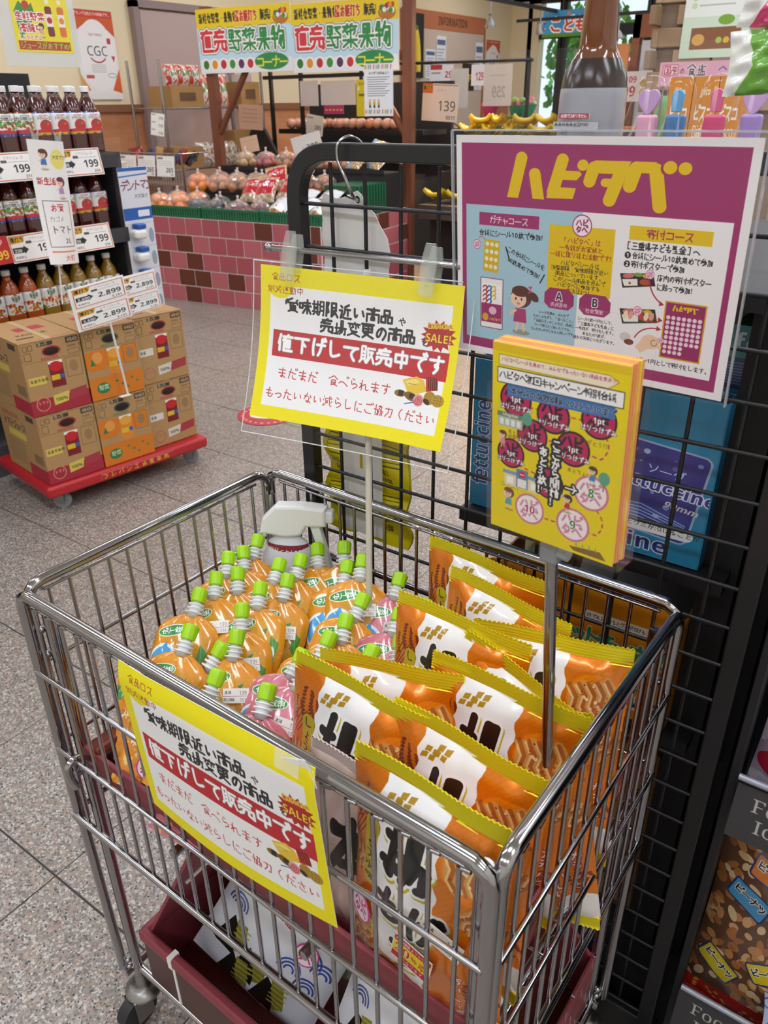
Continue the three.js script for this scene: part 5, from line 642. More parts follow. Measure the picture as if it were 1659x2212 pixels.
  const pc = thing('candy_pack', 'white and pink leaf-print candy pack hanging above the green one', 'candy', [0.31, 1.322, -0.2], [0, -14, -4]); mesh('packet_body', bagGeo(0.11, 0.046, 0.018, 3), [leafTex('#dd3d78', '#b81f56', '#f2a3b8'), M(0xf0e6ea, 0.4)], pc);
  for (const [o, y] of [[gc, 0.042], [pc, 0.042]]) mesh('hang_tab', box(0.012, 0.01, 0.001, 0, y, 0), PAPER, o);
  const pb = thing('pink_toy_box', 'pink toy carton with a teal corner label right of the magenta board', 'box', [0.39, 1.1095, -0.32]); mesh('carton_body', rbox(0.12, 0.085, 0.06, 0.002).translate(0, 0.043, 0), M(0xd98aa6, 0.5), pb); mesh('corner_label', box(0.05, 0.03, 0.002, -0.02, 0.018, 0.0308), M(0x1f8f86, 0.5), pb);
}
// ------------------------------------------------------------------ juice shelf and carton dolly on the left
const saleTag = (price, old, sub) => printed(420, 230, (x, w, h) => { rect(x, '#f3f2ef', 0, 0, w, h); rrect(x, null, 12, 12, w - 24, h - 24, 2, 8, '#d2653a'); poly(x, '#e89a1e', [[14, 14], [150, 14], [130, 66], [14, 74]]); jt(x, '値打ち', 20, 18, 44, '#2a1d14', { w: 0.16, line: ['#f0d040', 5], sx: 0.9 }); rect(x, '#55504c', 22, 106, 90, 46); poly(x, '#2a2724', [[22, 106], [120, 106], [120, 92], [160, 128], [120, 164], [120, 150], [22, 150]]); latin(x, old, 34, 146, 40, '#e8e6e2'); jt(x, 'トマトジュース', 180, 30, 26, '#6a6662', { w: 0.07, gap: 0.94 }); rect(x, '#8a8784', 170, 74, 210, 3); rrect(x, '#57524e', 150, 60, 50, 22, 3); latin(x, price, 385, 160, price.length > 3 ? 76 : 88, '#26231f', { align: 'right' }); latin(x, sub, 385, 205, 34, '#55514c', { align: 'right' }); jt(x, '本体税込', 28, 176, 24, '#55514c', { w: 0.1 }); }, 0.5);
const tag199 = saleTag('199', '230', '214'), tag2899 = saleTag('2.899', '3,690', '3,131');
const bottlePrint = (top, name, fruit, low, lowText) => printed(256, 320, (x, w, h) => {
  rect(x, '#efeeec', 0, 0, w, h); rect(x, top, 0, 0, w, 26); latin(x, 'KAGOME', 128, 58, 30, top === '#2f63b5' ? '#c3343a' : '#3a6a3a', { align: 'center' }); jt(x, name, 128, 62, 44, '#2a2624', { align: 'center', w: 0.13, sx: 0.8, gap: 0.8 });
  if (fruit === 'tomato') { oval(x, '#c4171d', 150, 176, 92, 76); oval(x, '#e4534c', 180, 150, 22, 14); poly(x, '#2f6a2c', [[110, 120], [150, 132], [190, 116], [160, 146], [150, 170], [138, 146]]); }
  else if (fruit === 'veg') { for (let i = 0; i < 36; i++) oval(x, ['#3f8f34', '#6db34a', '#2f6f2c', '#c8402c', '#a32a3a', '#e3a02c'][i % 6], rr(10, 246), rr(120, 236), rr(10, 30), rr(8, 20)); }
  else { oval(x, '#35603f', 128, 74, 58, 50); jt(x, '野菜', 84, 34, 44, '#eef4ea', { w: 0.12 }); jt(x, '生活', 84, 78, 44, '#eef4ea', { w: 0.12 }); for (let i = 0; i < 34; i++) oval(x, ['#e8861e', '#d8451e', '#f2b53a', '#c52a2a', '#4f9a3c', '#f6d78a'][i % 6], rr(10, 246), rr(140, 300), rr(14, 34), rr(8, 20), rnd() * 3); }
  if (low) { poly(x, '#c4222c', [[0, 222], [80, 208], [256, 226], [256, 256], [0, 256]]); rect(x, low, 0, 254, w, 66); if (low === '#e2a81c') { oval(x, '#6a7a1c', 100, 286, 34, 22); rect(x, '#2c62b0', 196, 256, 60, 60); } else jt(x, lowText, 40, 264, 40, '#dfe8f4', { w: 0.1 }); }
}, 0.3, filmOpt);
const bodyGeo = merge([rbox(0.069, 0.15, 0.069, 0.014, 3).translate(0, 0.075, 0), lathe([[0.034, 0.14], [0.034, 0.152], [0.0285, 0.174], [0.018, 0.192], [0.0145, 0.2], [0.0145, 0.212], [0, 0.212]], 20)]), capJ = lathe([[0.0165, 0], [0.0165, 0.017], [0.0145, 0.0195], [0, 0.0195]], 20), lblGeo = rbox(0.0705, 0.088, 0.0705, 0.014, 3);
{ // box-like uv on the label so that the front carries the print
  const p = lblGeo.attributes.position, n = lblGeo.attributes.normal, uv = lblGeo.attributes.uv; for (let i = 0; i < p.count; i++) uv.setXY(i, Math.abs(n.getZ(i)) >= Math.abs(n.getX(i)) ? p.getX(i) / 0.0705 + 0.5 : (p.getX(i) > 0 ? 0.97 : 0.03), p.getY(i) / 0.088 + 0.5);
}
const KINDS = { tomato: [bottlePrint('#2f63b5', 'トマトジュース', 'tomato', '#e2a81c'), 0x4a1512], veg: [bottlePrint('#b8912c', 'カゴメ野菜ジュース', 'veg', '#27488f', 'おいしさ'), 0x4a1a14], carrot: [bottlePrint('#e9e7e4', '', 'mix'), 0xb5501a], fruit: [bottlePrint('#e9e7e4', '', 'mix'), 0x9a7420] };
const JX = -2.42;
const protoB = {};
function bottle(kind, x, y, z, label) {
  if (protoB[kind]) return copy(protoB[kind], [x, y, z], [0, 90, 0], label, 'juice bottles on the shelf');
  const t = protoB[kind] = thing('juice_bottle', label, 'bottle', [x, y, z], [0, 90, 0], 'juice bottles on the shelf');
  mesh('bottle_body', bodyGeo, M(KINDS[kind][1], 0.15, 0, { clearcoat: 1, clearcoatRoughness: 0.08 }), t); mesh('label', lblGeo, KINDS[kind][0], t, [0, 0.105, 0]); mesh('cap', capJ, M(0xeeeeec, 0.4), t, [0, 0.211, 0]);
}
{
  const t = thing('juice_shelf', 'black shelving unit with tiers of juice bottles on the left', 'shelf', [0, 0, 0]);
  mesh('back_panel', box(0.03, 1.4, 2.6, -2.86, 0.7, -0.3), PANEL, t); mesh('plinth', box(0.5, 0.12, 2.6, -2.62, 0.06, -0.3), M(0x59595c, 0.5), t);
  for (const y of [1.105, 0.825, 0.5]) { mesh('shelf_board', box(0.48, 0.02, 2.6, -2.6, y, -0.3), M(0x2a2a2c, 0.4), t); mesh('price_rail', box(0.01, 0.055, 2.6, -2.36, y - 0.012, -0.3), M(0x3a3a3d, 0.4), t); }
  mesh('end_panel', box(0.5, 1.12, 0.012, -2.61, 0.56, -1.612), M(0x3c3c40, 0.45), t); mesh('corner_post', box(0.025, 1.1, 0.025, -2.372, 0.55, -1.6), M(0x4a4a4e, 0.4), t);
  mesh('clear_stop', box(0.004, 0.06, 0.1, -2.35, 1.14, -1.57), CLEAR, t);
  const nth = ['at the right end', 'second from the right end', 'third from the right end', 'fourth from the right end', 'fifth from the right end', 'sixth from the right end', 'seventh from the right end', 'eighth from the right end', 'ninth from the right end'];
  for (let i = 0; i < 8; i++) { const k = i < 4 ? 'tomato' : 'veg'; bottle(k, JX, 1.116, -1.545 + i * 0.0725, `${k === 'tomato' ? 'tomato' : 'vegetable'} juice bottle in the front row of the top shelf, ${nth[i]}`); bottle(k, JX - 0.075, 1.116, -1.54 + i * 0.0725, `${k === 'tomato' ? 'tomato' : 'vegetable'} juice bottle in the second row of the top shelf, ${nth[i]}`); }
  for (let i = 0; i < 8; i++) { const k = i < 4 ? 'tomato' : i < 7 ? 'veg' : 'tomato'; bottle(k, JX - 0.02, 0.836, -1.53 + i * 0.075, `${k === 'tomato' ? 'tomato' : 'vegetable'} juice bottle on the middle shelf, ${nth[i]}`); }
  for (let i = 0; i < 9; i++) { const k = i < 5 ? 'fruit' : 'carrot'; bottle(k, JX - 0.02, 0.511, -1.53 + i * 0.075, `${k === 'fruit' ? 'golden fruit' : 'orange carrot'} juice bottle on the lowest shelf, ${nth[i]}`); }
  [[1.092, -1.42, 'top rail at the right end', tag199], [1.092, -1.13, 'top rail left of the hanging leaflet', tag199], [0.822, -1.41, 'middle rail at the right end', tag199], [0.822, -1.16, 'middle rail left of the hanging leaflet', tag199]].forEach(([y, z, w, m]) => tag(mesh('price_card', sheet(0.19, 0.095, 0.002), faces(m), scene, [-2.345, y, z], [-10, 90, 0]), 'white 199 price card with orange frame on the ' + w, 'price card', 'price cards on the juice shelf'));
  tag(mesh('price_card', sheet(0.17, 0.095, 0.002), faces(printed(300, 170, (x, w, h) => { rect(x, '#c4282c', 0, 0, w, h); jt(x, 'ケース販売中', 12, 14, 42, '#f6dcd6', { w: 0.1 }); jt(x, '本体', 14, 84, 40, '#fff', { w: 0.12 }); latin(x, '2699', 120, 140, 74, '#f2d43a'); })), scene, [-2.343, 0.826, -0.98], [-10, 90, 0]), 'red 2699 case price card on the middle rail of the juice shelf', 'price card');
}
{ // hanging notices over the juice shelf
  const a = thing('hanging_poster', 'yellow vegetable-price poster in a clear sleeve hanging at the upper left', 'poster', [-1.9, 1.475, -1.05], [0, 84, 0]);
  mesh('clear_sleeve', sheet(0.235, 0.175, 0.0025), M(0xf2f4f2, 0.08, 0, { transmission: 0.5, thickness: 0, clearcoat: 1 }), a, [0, -0.004, -0.001]);
  mesh('printed_sheet', sheet(0.175, 0.135, 0.001), faces(printed(560, 430, (x, w, h) => { rect(x, '#efe21a', 0, 0, w, h); poly(x, '#3f8f34', [[30, 110], [90, 30], [150, 90], [210, 40], [230, 140], [60, 330]]); oval(x, '#c23a2a', 150, 60, 34); jt(x, '生鮮野菜', 30, 110, 72, '#c9242c', { w: 0.14, line: ['#fff', 12] }); jt(x, '高騰中', 60, 200, 74, '#c9242c', { w: 0.14, line: ['#fff', 12] }); kid(x, 268, 250, 0.95, '#3a2a24', '#e9a9a0'); jt(x, 'こんなときは', 30, 292, 38, '#c9242c', { w: 0.12, line: ['#fff', 8] }); rect(x, '#c0352c', 24, 340, 510, 72); jt(x, 'ジュースがおすすめ!', 36, 346, 58, '#b8d63a', { w: 0.12, gap: 0.93, line: ['#7a2018', 6] }); for (const [X, c] of [[330, '#7a201c'], [450, '#e0752a']]) { rrect(x, c, X, 60, 66, 240, 20); rect(x, '#f2f0ec', X + 14, 10, 36, 30); rect(x, '#efece6', X, 120, 66, 100); oval(x, X < 400 ? '#c4171d' : '#e8861e', X + 34, 170, 26); } }, 0.35, filmOpt)), a, [0.008, 0.012, 0.0012]);
  for (const x of [-0.07, 0.07]) mesh('hanging_string', bar([x, 0.08, 0], [x, 1.5, 0], 0.0008, 5), M(0xe8e8e8, 0.5), a);
  const b = thing('hanging_leaflet', 'curled paper leaflet with cartoon people clipped between the juice tiers', 'leaflet', [-2.13, 0.985, -1.135], [0, 78, -6]);
  mesh('paper_sheet', sheet(0.12, 0.39, 0.0008, (u, v) => [(0.5 - v) * 0.02, 0, 0.05 * (1 - v) * (1 - v) * (1 - u) + 0.02 * Math.sin(u * 3)], 8, 16), faces(printed(300, 900, (x, w, h) => { rect(x, '#efece9', 0, 0, w, h); kid(x, 100, 130, 1.2, '#5f3a2a', '#3f77b8'); oval(x, '#ece07a', 220, 130, 66, 70); jt(x, '元気です!'.replace('元気', '大変'), 172, 100, 30, '#4a452a', { w: 0.1 }); kid(x, 215, 330, 1.3, '#6a3350', '#b48ac4'); jt(x, '新生活', 24, 260, 56, '#c0323a', { w: 0.14, sx: 0.9 }); rrect(x, null, 40, 430, 230, 340, 4, 5, '#4a4540'); jt(x, 'お買', 90, 450, 60, '#c0323a', { w: 0.12 }); jt(x, 'カゴメ', 70, 540, 44, '#57524e', { w: 0.06 }); jt(x, 'トマト', 70, 610, 64, '#33302c', { w: 0.1 }); jt(x, '2L', 180, 700, 50, '#57524e'); rect(x, '#d88a4a', 40, 800, 230, 12); jt(x, '大切', 150, 830, 50, '#cf5a52', { w: 0.12 }); }, 0.6)), b);
  for (const x of [-0.04, 0.035]) mesh('clip', extrude([[-0.008, -0.02], [0.008, -0.02], [0.012, 0.02], [0.004, 0.006], [-0.004, 0.006], [-0.012, 0.02]], 0.006, 0.001), M(0xf0f2f0, 0.1, 0, { transmission: 0.8, thickness: 0 }), b, [x, 0.205, -0.003]); mesh('hanging_rod', bar([0, 0.19, -0.006], [0, -0.34, -0.006], 0.003, 8), M(0xe8e8e4, 0.4), b);
  const f = thing('floor_price_board', 'large white 215 yen price board at the left edge behind the bottles', 'sign', [-2.8, 1.5, -1.12], [0, 90, 0]);
  mesh('printed_sheet', sheet(0.5, 0.42, 0.004), faces(printed(500, 420, (x, w, h) => { rect(x, '#ecebe8', 0, 0, w, h); rect(x, '#b8262e', 0, 0, 250, 200); jt(x, '円', 330, 150, 80, '#6a6662', { w: 0.1 }); rect(x, '#6a6662', 150, 210, 150, 40); jt(x, '税込価格', 158, 214, 32, '#eee', { w: 0.12 }); latin(x, '215', 160, 370, 110, '#3a3734'); jt(x, '円', 360, 310, 54, '#6a6662', { w: 0.08 }); })), f); mesh('support', box(0.02, 0.5, 0.02, 0, -0.36, -0.01), STEEL, f);
}
{ // blue and white card display on the end panel
  const t = thing('pump_display', 'blue and white hanging display with four white pump heads beside the juice shelf', 'display', [-2.36, 0.4, -1.66], [0, 88, 0]);
  mesh('display_card', sheet(0.14, 0.66, 0.012), faces(printed(220, 1000, (x, w, h) => { rect(x, '#dfe2e8', 0, 0, w, h); rect(x, '#2a62b4', 0, 0, w, 20); poly(x, null, [[0, 50], [220, 40]], 8, '#3f77c4'); jt(x, 'デントマン', 4, 70, 60, '#8a3f5e', { w: 0.12, skew: -0.2, gap: 0.8 }); jt(x, '大変強力', 100, 150, 26, '#6a7484'); rect(x, '#2a62b4', 0, 230, w, 70); rrect(x, '#e9ecf0', 110, 246, 90, 38, 6); for (let i = 0; i < 5; i++) { rect(x, '#b9c2d0', 0, 320 + i * 138, w, 4); oval(x, '#9aa6b8', 190, 400 + i * 138, 20, 44); } }, 0.4)), t, [0, 0.33, 0]);
  for (let i = 0; i < 4; i++) { const p = mesh('pump_head', rbox(0.06, 0.04, 0.05, 0.016, 3), M(0xe9ebe6, 0.3), t, [-0.03, 0.41 - i * 0.09, 0.03]); mesh('blue_collar', rbox(0.045, 0.02, 0.04, 0.006), M(0x1f56a8, 0.35), p, [0.008, 0.03, 0]); }
}
// ---- red dolly with juice cartons
const DX = -1.862, DZ = -1.078, DYAW = 81.2, DD = V(0.153, 0, -0.988), DN = V(0.988, 0, 0.153);
const dAt = (s, y, n) => [DX + DD.x * s + DN.x * n, y, DZ + DD.z * s + DN.z * n];
{
  const t = thing('dolly', 'red plastic dolly with grey casters under the juice cartons', 'dolly', [...dAt(0, 0, -0.2)], [0, DYAW, 0]);
  mesh('deck', rbox(0.66, 0.045, 0.42, 0.014, 3).translate(0, 0.088, 0), M(0xb9262c, 0.4), t);
  mesh('deck_lettering', sheet(0.3, 0.022, 0.001), faces(printed(512, 40, (x, w, h) => { rect(x, '#b9262c', 0, 0, w, h); jt(x, 'フレバン工場直販便'.replace('便', '売'), 6, 2, 36, '#d9b62c', { w: 0.12, gap: 1.5 }); })), t, [0.02, 0.088, 0.2105]);
  for (const [x, z] of [[-0.27, 0.15], [0.27, 0.15], [-0.27, -0.15], [0.27, -0.15]]) { const c = mesh('caster', merge([cyl(0.016, 0.016, 0.02, 12).translate(0, 0.062, 0), box(0.004, 0.04, 0.03, -0.014, 0.045, 0.006), box(0.004, 0.04, 0.03, 0.014, 0.045, 0.006)]), STEEL, t, [x, 0, z], [0, 40, 0]); mesh('wheel', cyl(0.031, 0.031, 0.018, 22).rotateZ(PI / 2).translate(0, 0.031, 0.008), M(0x8d9096, 0.5), c); }
  const front = (kind) => printed(420, 500, (x, w, h) => {
    rect(x, '#b38d5c', 0, 0, w, h); if (kind === 1) { rect(x, '#d67a1c', 0, 150, 400, 120); rect(x, '#d67a1c', 0, 340, w, 160); } if (kind === 0) rect(x, '#a82a3a', 0, 390, w, 110);
    rrect(x, null, 8, 8, 404, 130, 14, 4, '#8d6c42'); rrect(x, '#4a4038', 320, 12, 90, 40, 2); latin(x, kind === 1 ? '6483' : '4845', 330, 44, 34, '#c3a57c'); jt(x, '720ml 15', 322, 62, 22, '#5a4a36'); rrect(x, null, 326, 96, 78, 30, 2, 3, '#6a5538');
    rrect(x, '#403830', 120, 16, 110, 26, 3); jt(x, '取っ手', 126, 16, 24, '#cdb48a'); oval(x, kind === 1 ? '#35604a' : '#a33a3a', 210, 82, 66, 34); oval(x, '#3a1c14', 210, 82, 54, 25); oval(x, '#e8e2da', 214, 88, 16, 8); latin(x, 'KAGOME', 130, 134, 24, kind === 1 ? '#3f7a4e' : '#a8323a', { sx: 1.2 });
    for (let i = 0; i < 2; i++) rrect(x, null, 24 + i * 36, 24, 26, 34, 4, 4, '#5a4a36'); rrect(x, null, 24, 72, 44, 50, 3, 4, '#5a4a36');
    rect(x, kind === 1 ? '#e08a2a' : '#7a1c1c', 170, 150, 100, 180); rect(x, '#f0ece4', 170, 150, 100, 20); oval(x, kind === 1 ? '#e8a53a' : '#c8202a', 220, 190, 46, 34); rect(x, '#e0b82c', 176, 246, 60, 36); oval(x, '#2f62b4', 254, 262, 16);
    rrect(x, null, 292, 150, 108, 130, 3, 4, '#7a6242'); oval(x, '#9a7a50', 346, 210, 30, 40); rrect(x, kind === 2 ? '#dcd6c8' : kind === 0 ? '#d9c45a' : '#d67a1c', 18, 236, 120, 54, 2); if (kind !== 1) jt(x, kind ? '食塩' : '食塩無加料'.replace('無', '中'), 24, 248, 26, '#4a3f2c', { w: 0.12 });
    latin(x, '◆◆ ◆◆', 30, 336, 22, '#a8323a'); latin(x, '◆◆ ◆◆', 290, 310, 22, '#a8323a');
    if (kind === 1) { oval(x, '#3a7a4a', 100, 420, 52, 40); jt(x, '野菜', 64, 394, 40, '#cfe0b0', { w: 0.12 }); for (let i = 0; i < 5; i++) oval(x, '#3f7f54', 210 + i * 40, 390 + (i % 3) * 30, 12, 8); oval(x, '#e39a4a', 90, 200, 40); poly(x, '#3a7a4a', [[30, 250], [50, 200], [70, 250]]); } else { oval(x, kind ? '#b38d5c' : '#a82a3a', 84, 430, 52, 50); x.strokeStyle = kind ? '#b0525a' : '#d8a07a'; x.lineWidth = 5; x.beginPath(); x.arc(84, 426, 46, 0, 6.3); x.stroke(); jt(x, 'トマト', 48, 404, 26, kind ? '#b0525a' : '#e0b090', { w: 0.12 }); poly(x, kind ? '#d8d2c6' : '#d9c45a', [[160, 384], [280, 372], [262, 440], [160, 452]]); poly(x, '#a83a44', [[284, 372], [408, 360], [404, 424], [266, 440]]); latin(x, '100%', 172, 428, 34, '#57482c'); }
  }, 0.75);
  const fm = [0, 1, 2].map(front), side = printed(600, 500, (x, w, h) => { rect(x, '#ad8757', 0, 0, w, h); rect(x, '#a82a3a', 330, 400, 270, 100); latin(x, 'KAGOME', 60, 90, 50, '#a8423a', { sx: 1.2 }); jt(x, 'トマトジュース', 60, 110, 62, '#3f352a', { w: 0.13, sx: 0.85, gap: 0.9 }); rect(x, '#cdb94e', 110, 190, 260, 50); rrect(x, '#4a4038', 430, 20, 110, 40, 2); for (let i = 0; i < 9; i++) rect(x, '#7d6542', 60, 270 + i * 20, 250, 6); for (let i = 0; i < 16; i++) rect(x, '#54432c', 440 + i * 8, 300, 3 + (i % 3), 70); }, 0.75), topM = printed(420, 600, (x, w, h) => { rect(x, '#b48f5f', 0, 0, w, h); rect(x, '#a08055', 205, 0, 4, h); jt(x, 'KAGOME', 70, 380, 60, '#4a3a28', { w: 0.1 }); poly(x, '#b0424c', [[120, 220], [320, 200], [340, 300], [130, 320]]); rect(x, '#b0424c', 0, 560, w, 8); rect(x, '#4a4038', 40, 480, 120, 30); }, 0.75);
  for (let r = 0; r < 2; r++) for (let c = 0; c < 3; c++) {
    const b = thing('juice_carton', ['tomato', 'carrot', 'salt-free tomato'][c] + ' juice carton, ' + ['lower', 'upper'][r] + ' one of the ' + ['left', 'middle', 'right'][c] + ' stack on the dolly', 'carton', dAt(-0.208 + c * 0.208, 0.112 + r * 0.25, -0.165 + (c === 2 ? -0.03 : 0)), [0, DYAW + rr(-1, 1), 0], 'juice cartons on the dolly');
    mesh('carton_body', box(0.203, 0.247, 0.32, 0, 0.1245, 0), [side, side, topM, KRAFT, fm[c], KRAFT], b); mesh('hand_hole', new THREE.SphereGeometry(0.022, 14, 10).scale(1.2, 0.55, 0.12).translate(0, 0.206, 0.1595), M(0x2c1610, 0.8), b); mesh('top_tape', box(0.02, 0.0008, 0.32, 0, 0.2485, 0), M(0xc8ad80, 0.4), b);
  }
  const st = thing('price_stand', 'white stick stand holding 2899 price cards in front of the cartons', 'price stand', [...dAt(0.02, 0.363, 0.018)], [0, DYAW + 3, 0]);
  mesh('stick', bar([0, 0.0, 0], [-0.028, 0.27, 0.012], 0.004, 8), M(0xe6e4de, 0.4), st); mesh('foot_tape', box(0.04, 0.002, 0.02, -0.012, 0.002, 0), PAPER, st);
  mesh('card_board', sheet(0.205, 0.14, 0.003), PAPER, st, [-0.05, 0.335, 0.014], [0, 0, 5]); for (let i = 0; i < 2; i++) mesh('price_card', sheet(0.195, 0.064, 0.001), faces(tag2899), st, [-0.051 + i * 0.006, 0.37 - i * 0.07, 0.0165], [0, 0, 5]);
  mesh('card_board', sheet(0.16, 0.13, 0.003), PAPER, st, [0.12, 0.335, -0.03], [0, -4, 5]); for (let i = 0; i < 2; i++) mesh('price_card', sheet(0.15, 0.06, 0.001), faces(tag2899), st, [0.12 + i * 0.006, 0.365 - i * 0.066, -0.0275], [0, -4, 5]);
}
tag(mesh('floor_sticker', new THREE.CylinderGeometry(0.14, 0.14, 0.0012, 40), [M(0xb03030, 0.4), printed(256, 256, (x, w, h) => { rect(x, '#b83038', 0, 0, w, h); oval(x, '#b83038', 128, 128, 124); oval(x, '#e9e6e2', 150, 128, 30, 70); for (let i = 0; i < 24; i++) { const a = i / 24 * 6.28; oval(x, '#e3a6a4', 128 + 104 * Math.cos(a), 128 + 104 * Math.sin(a), 7); } }, 0.4), PAPER], scene, [-1.98, 0.0012, -1.93], [0, 30, 0]), 'round red floor sticker with a white footprint, behind the yellow sign', 'sticker');
// ------------------------------------------------------------------ produce island with its banner
const IO = V(-4.405, 0, -3.314), ID = V(0.994, 0, -0.111), IE = V(-0.111, 0, -0.994), IYAW = 6.4;
const I = (u, h, v) => [IO.x + ID.x * u + IE.x * v, h, IO.z + ID.z * u + IE.z * v];
const ORD = ['first', 'second', 'third', 'fourth', 'fifth', 'sixth', 'seventh', 'eighth', 'ninth', 'tenth'];
{
  const t = thing('produce_stand', 'island stand faced with pink and brown tiles, carrying the produce', 'stand', I(0.76, 0, 0.61), [0, IYAW, 0]);
  mesh('core', box(1.5, 0.58, 1.2, 0, 0.29, 0), M(0xe6dedb, 0.8), t); mesh('kick_board', box(1.46, 0.05, 1.16, 0, 0.025, 0), BLACK, t);
  const pink = [0xb65e68, 0xae5660, 0xbe6870].map((c) => M(c, 0.45)), br = M(0x6a3426, 0.45), g = rbox(0.142, 0.109, 0.006, 0.0015, 1), gs = rbox(0.072, 0.112, 0.006, 0.0015, 1);
  const OFF = [0, 0.045, 0.105, 0.03, 0.08];
  for (let r = 0; r < 5; r++) { let x = -0.75 - OFF[r]; while (x < 0.75) { const a = Math.max(-0.75, x), b = Math.min(0.75, x + 0.15); if (b - a > 0.02) { const m = rnd() < 0.17 ? br : pink[(rnd() * 3) | 0]; const o = mesh('tile', g, m, t, [(a + b) / 2, 0.06 + r * 0.117 + 0.0, 0.602]); o.scale.x = (b - a - 0.008) / 0.142; } x += 0.15; } }
  for (let r = 0; r < 5; r++) for (let k = 0; k < 8; k++) mesh('tile', g, rnd() < 0.2 ? br : pink[(rnd() * 3) | 0], t, [0.752, 0.06 + r * 0.117, 0.52 - k * 0.15], [0, 90, 0]);
  mesh('middle_tier', box(1.46, 0.12, 0.68, 0, 0.64, -0.24), M(0x222124, 0.6), t); mesh('upper_tier', box(1.46, 0.13, 0.3, 0, 0.765, -0.43), M(0x222124, 0.6), t);
  for (const [y, z] of [[0.715, 0.105], [0.845, -0.275]]) mesh('tier_lip', box(1.46, 0.03, 0.012, 0, y, z), M(0x17171a, 0.5), t);
}
{ // green slatted baskets along the front edge
  const gm = M(0x1f6a45, 0.5);
  for (let k = 0; k < 3; k++) {
    const t = thing('produce_basket', ['left', 'middle', 'right'][k] + ' green slatted basket along the front edge of the produce stand', 'basket', I(0.26 + k * 0.5, 0.581, 0.24), [0, IYAW, 0], 'green produce baskets');
    mesh('basket_floor', box(0.48, 0.006, 0.4, 0, 0.003, 0), gm, t); for (const s of [-1, 1]) { mesh('top_rim', rbox(0.48, 0.016, 0.012, 0.003).translate(0, 0.066, s * 0.2), gm, t); mesh('end_rim', rbox(0.012, 0.016, 0.4, 0.003).translate(s * 0.235, 0.066, 0), gm, t); }
    const slat = box(0.014, 0.06, 0.008, 0, 0.033, 0.2); for (let i = 0; i < 22; i++) mesh('slat', slat, gm, t, [-0.232 + i * 0.0221, 0, 0]); mesh('side_wall', box(0.006, 0.06, 0.4, 0.238, 0.033, 0), gm, t);
  }
  const b = thing('produce_basket', 'green crate at the right rear of the produce stand behind the white card', 'basket', I(1.35, 0.581, 0.72), [0, IYAW, 0]); for (let i = 0; i < 10; i++) mesh('slat', box(0.02, 0.2, 0.008, 0, 0.1, 0), gm, b, [0.14, 0, -0.18 + i * 0.04], [0, 90, 0]); mesh('crate_box', box(0.26, 0.2, 0.4, 0, 0.1, 0), M(0x18573a, 0.6), b);
}
const film = M(0xffffff, 0.08, 0, { transmission: 0.9, thickness: 0, ior: 1.3 });
const produceBag = (name, label, group, n, r, color, pos, spread, knot = true, scale = [1, 1, 1]) => {
  const t = thing(name.replace('bag', 'bag'), label, 'produce bag', pos, [0, rr(0, 360), 0], group), g = new THREE.SphereGeometry(r, 14, 10).scale(...scale), it = name.split('_')[0];
  const m = Math.min(n, 4), top = r * scale[1] * (n > 4 ? 3.2 : 2);
  for (let k = 0; k < n; k++) { const up = k >= 4, a = (up ? (k - 4) / (n - 4) : k / m) * 6.283 + (up ? 1.1 : 0.4), q = up ? spread * 0.55 : spread; mesh(it, g, M(color[k % color.length], 0.25, 0, { clearcoat: 0.8, clearcoatRoughness: 0.15 }), t, [Math.cos(a) * q, r * scale[1] + (up ? r * 1.25 : 0), Math.sin(a) * q], [0, rr(0, 180), 0]); }
  if (knot) { mesh('bag_film', new THREE.SphereGeometry(1, 16, 12).scale(spread + r * 1.06, top * 0.54, (spread + r * 1.06)).translate(0, top * 0.54, 0), film, t); mesh('bag_knot', lathe([[0.016, 0], [0.005, 0.014], [0.011, 0.032], [0, 0.034]], 9).translate(0, top * 1.04, 0), M(0xe6dcd8, 0.2, 0, { transmission: 0.4, thickness: 0 }), t); }
  mesh('price_sticker', sheet(0.03, 0.018, 0.001), PAPER, t, [rr(-0.02, 0.02), top * 0.8, spread + r * 0.5], [-40, rr(-20, 20), 0]);
  return t;
};
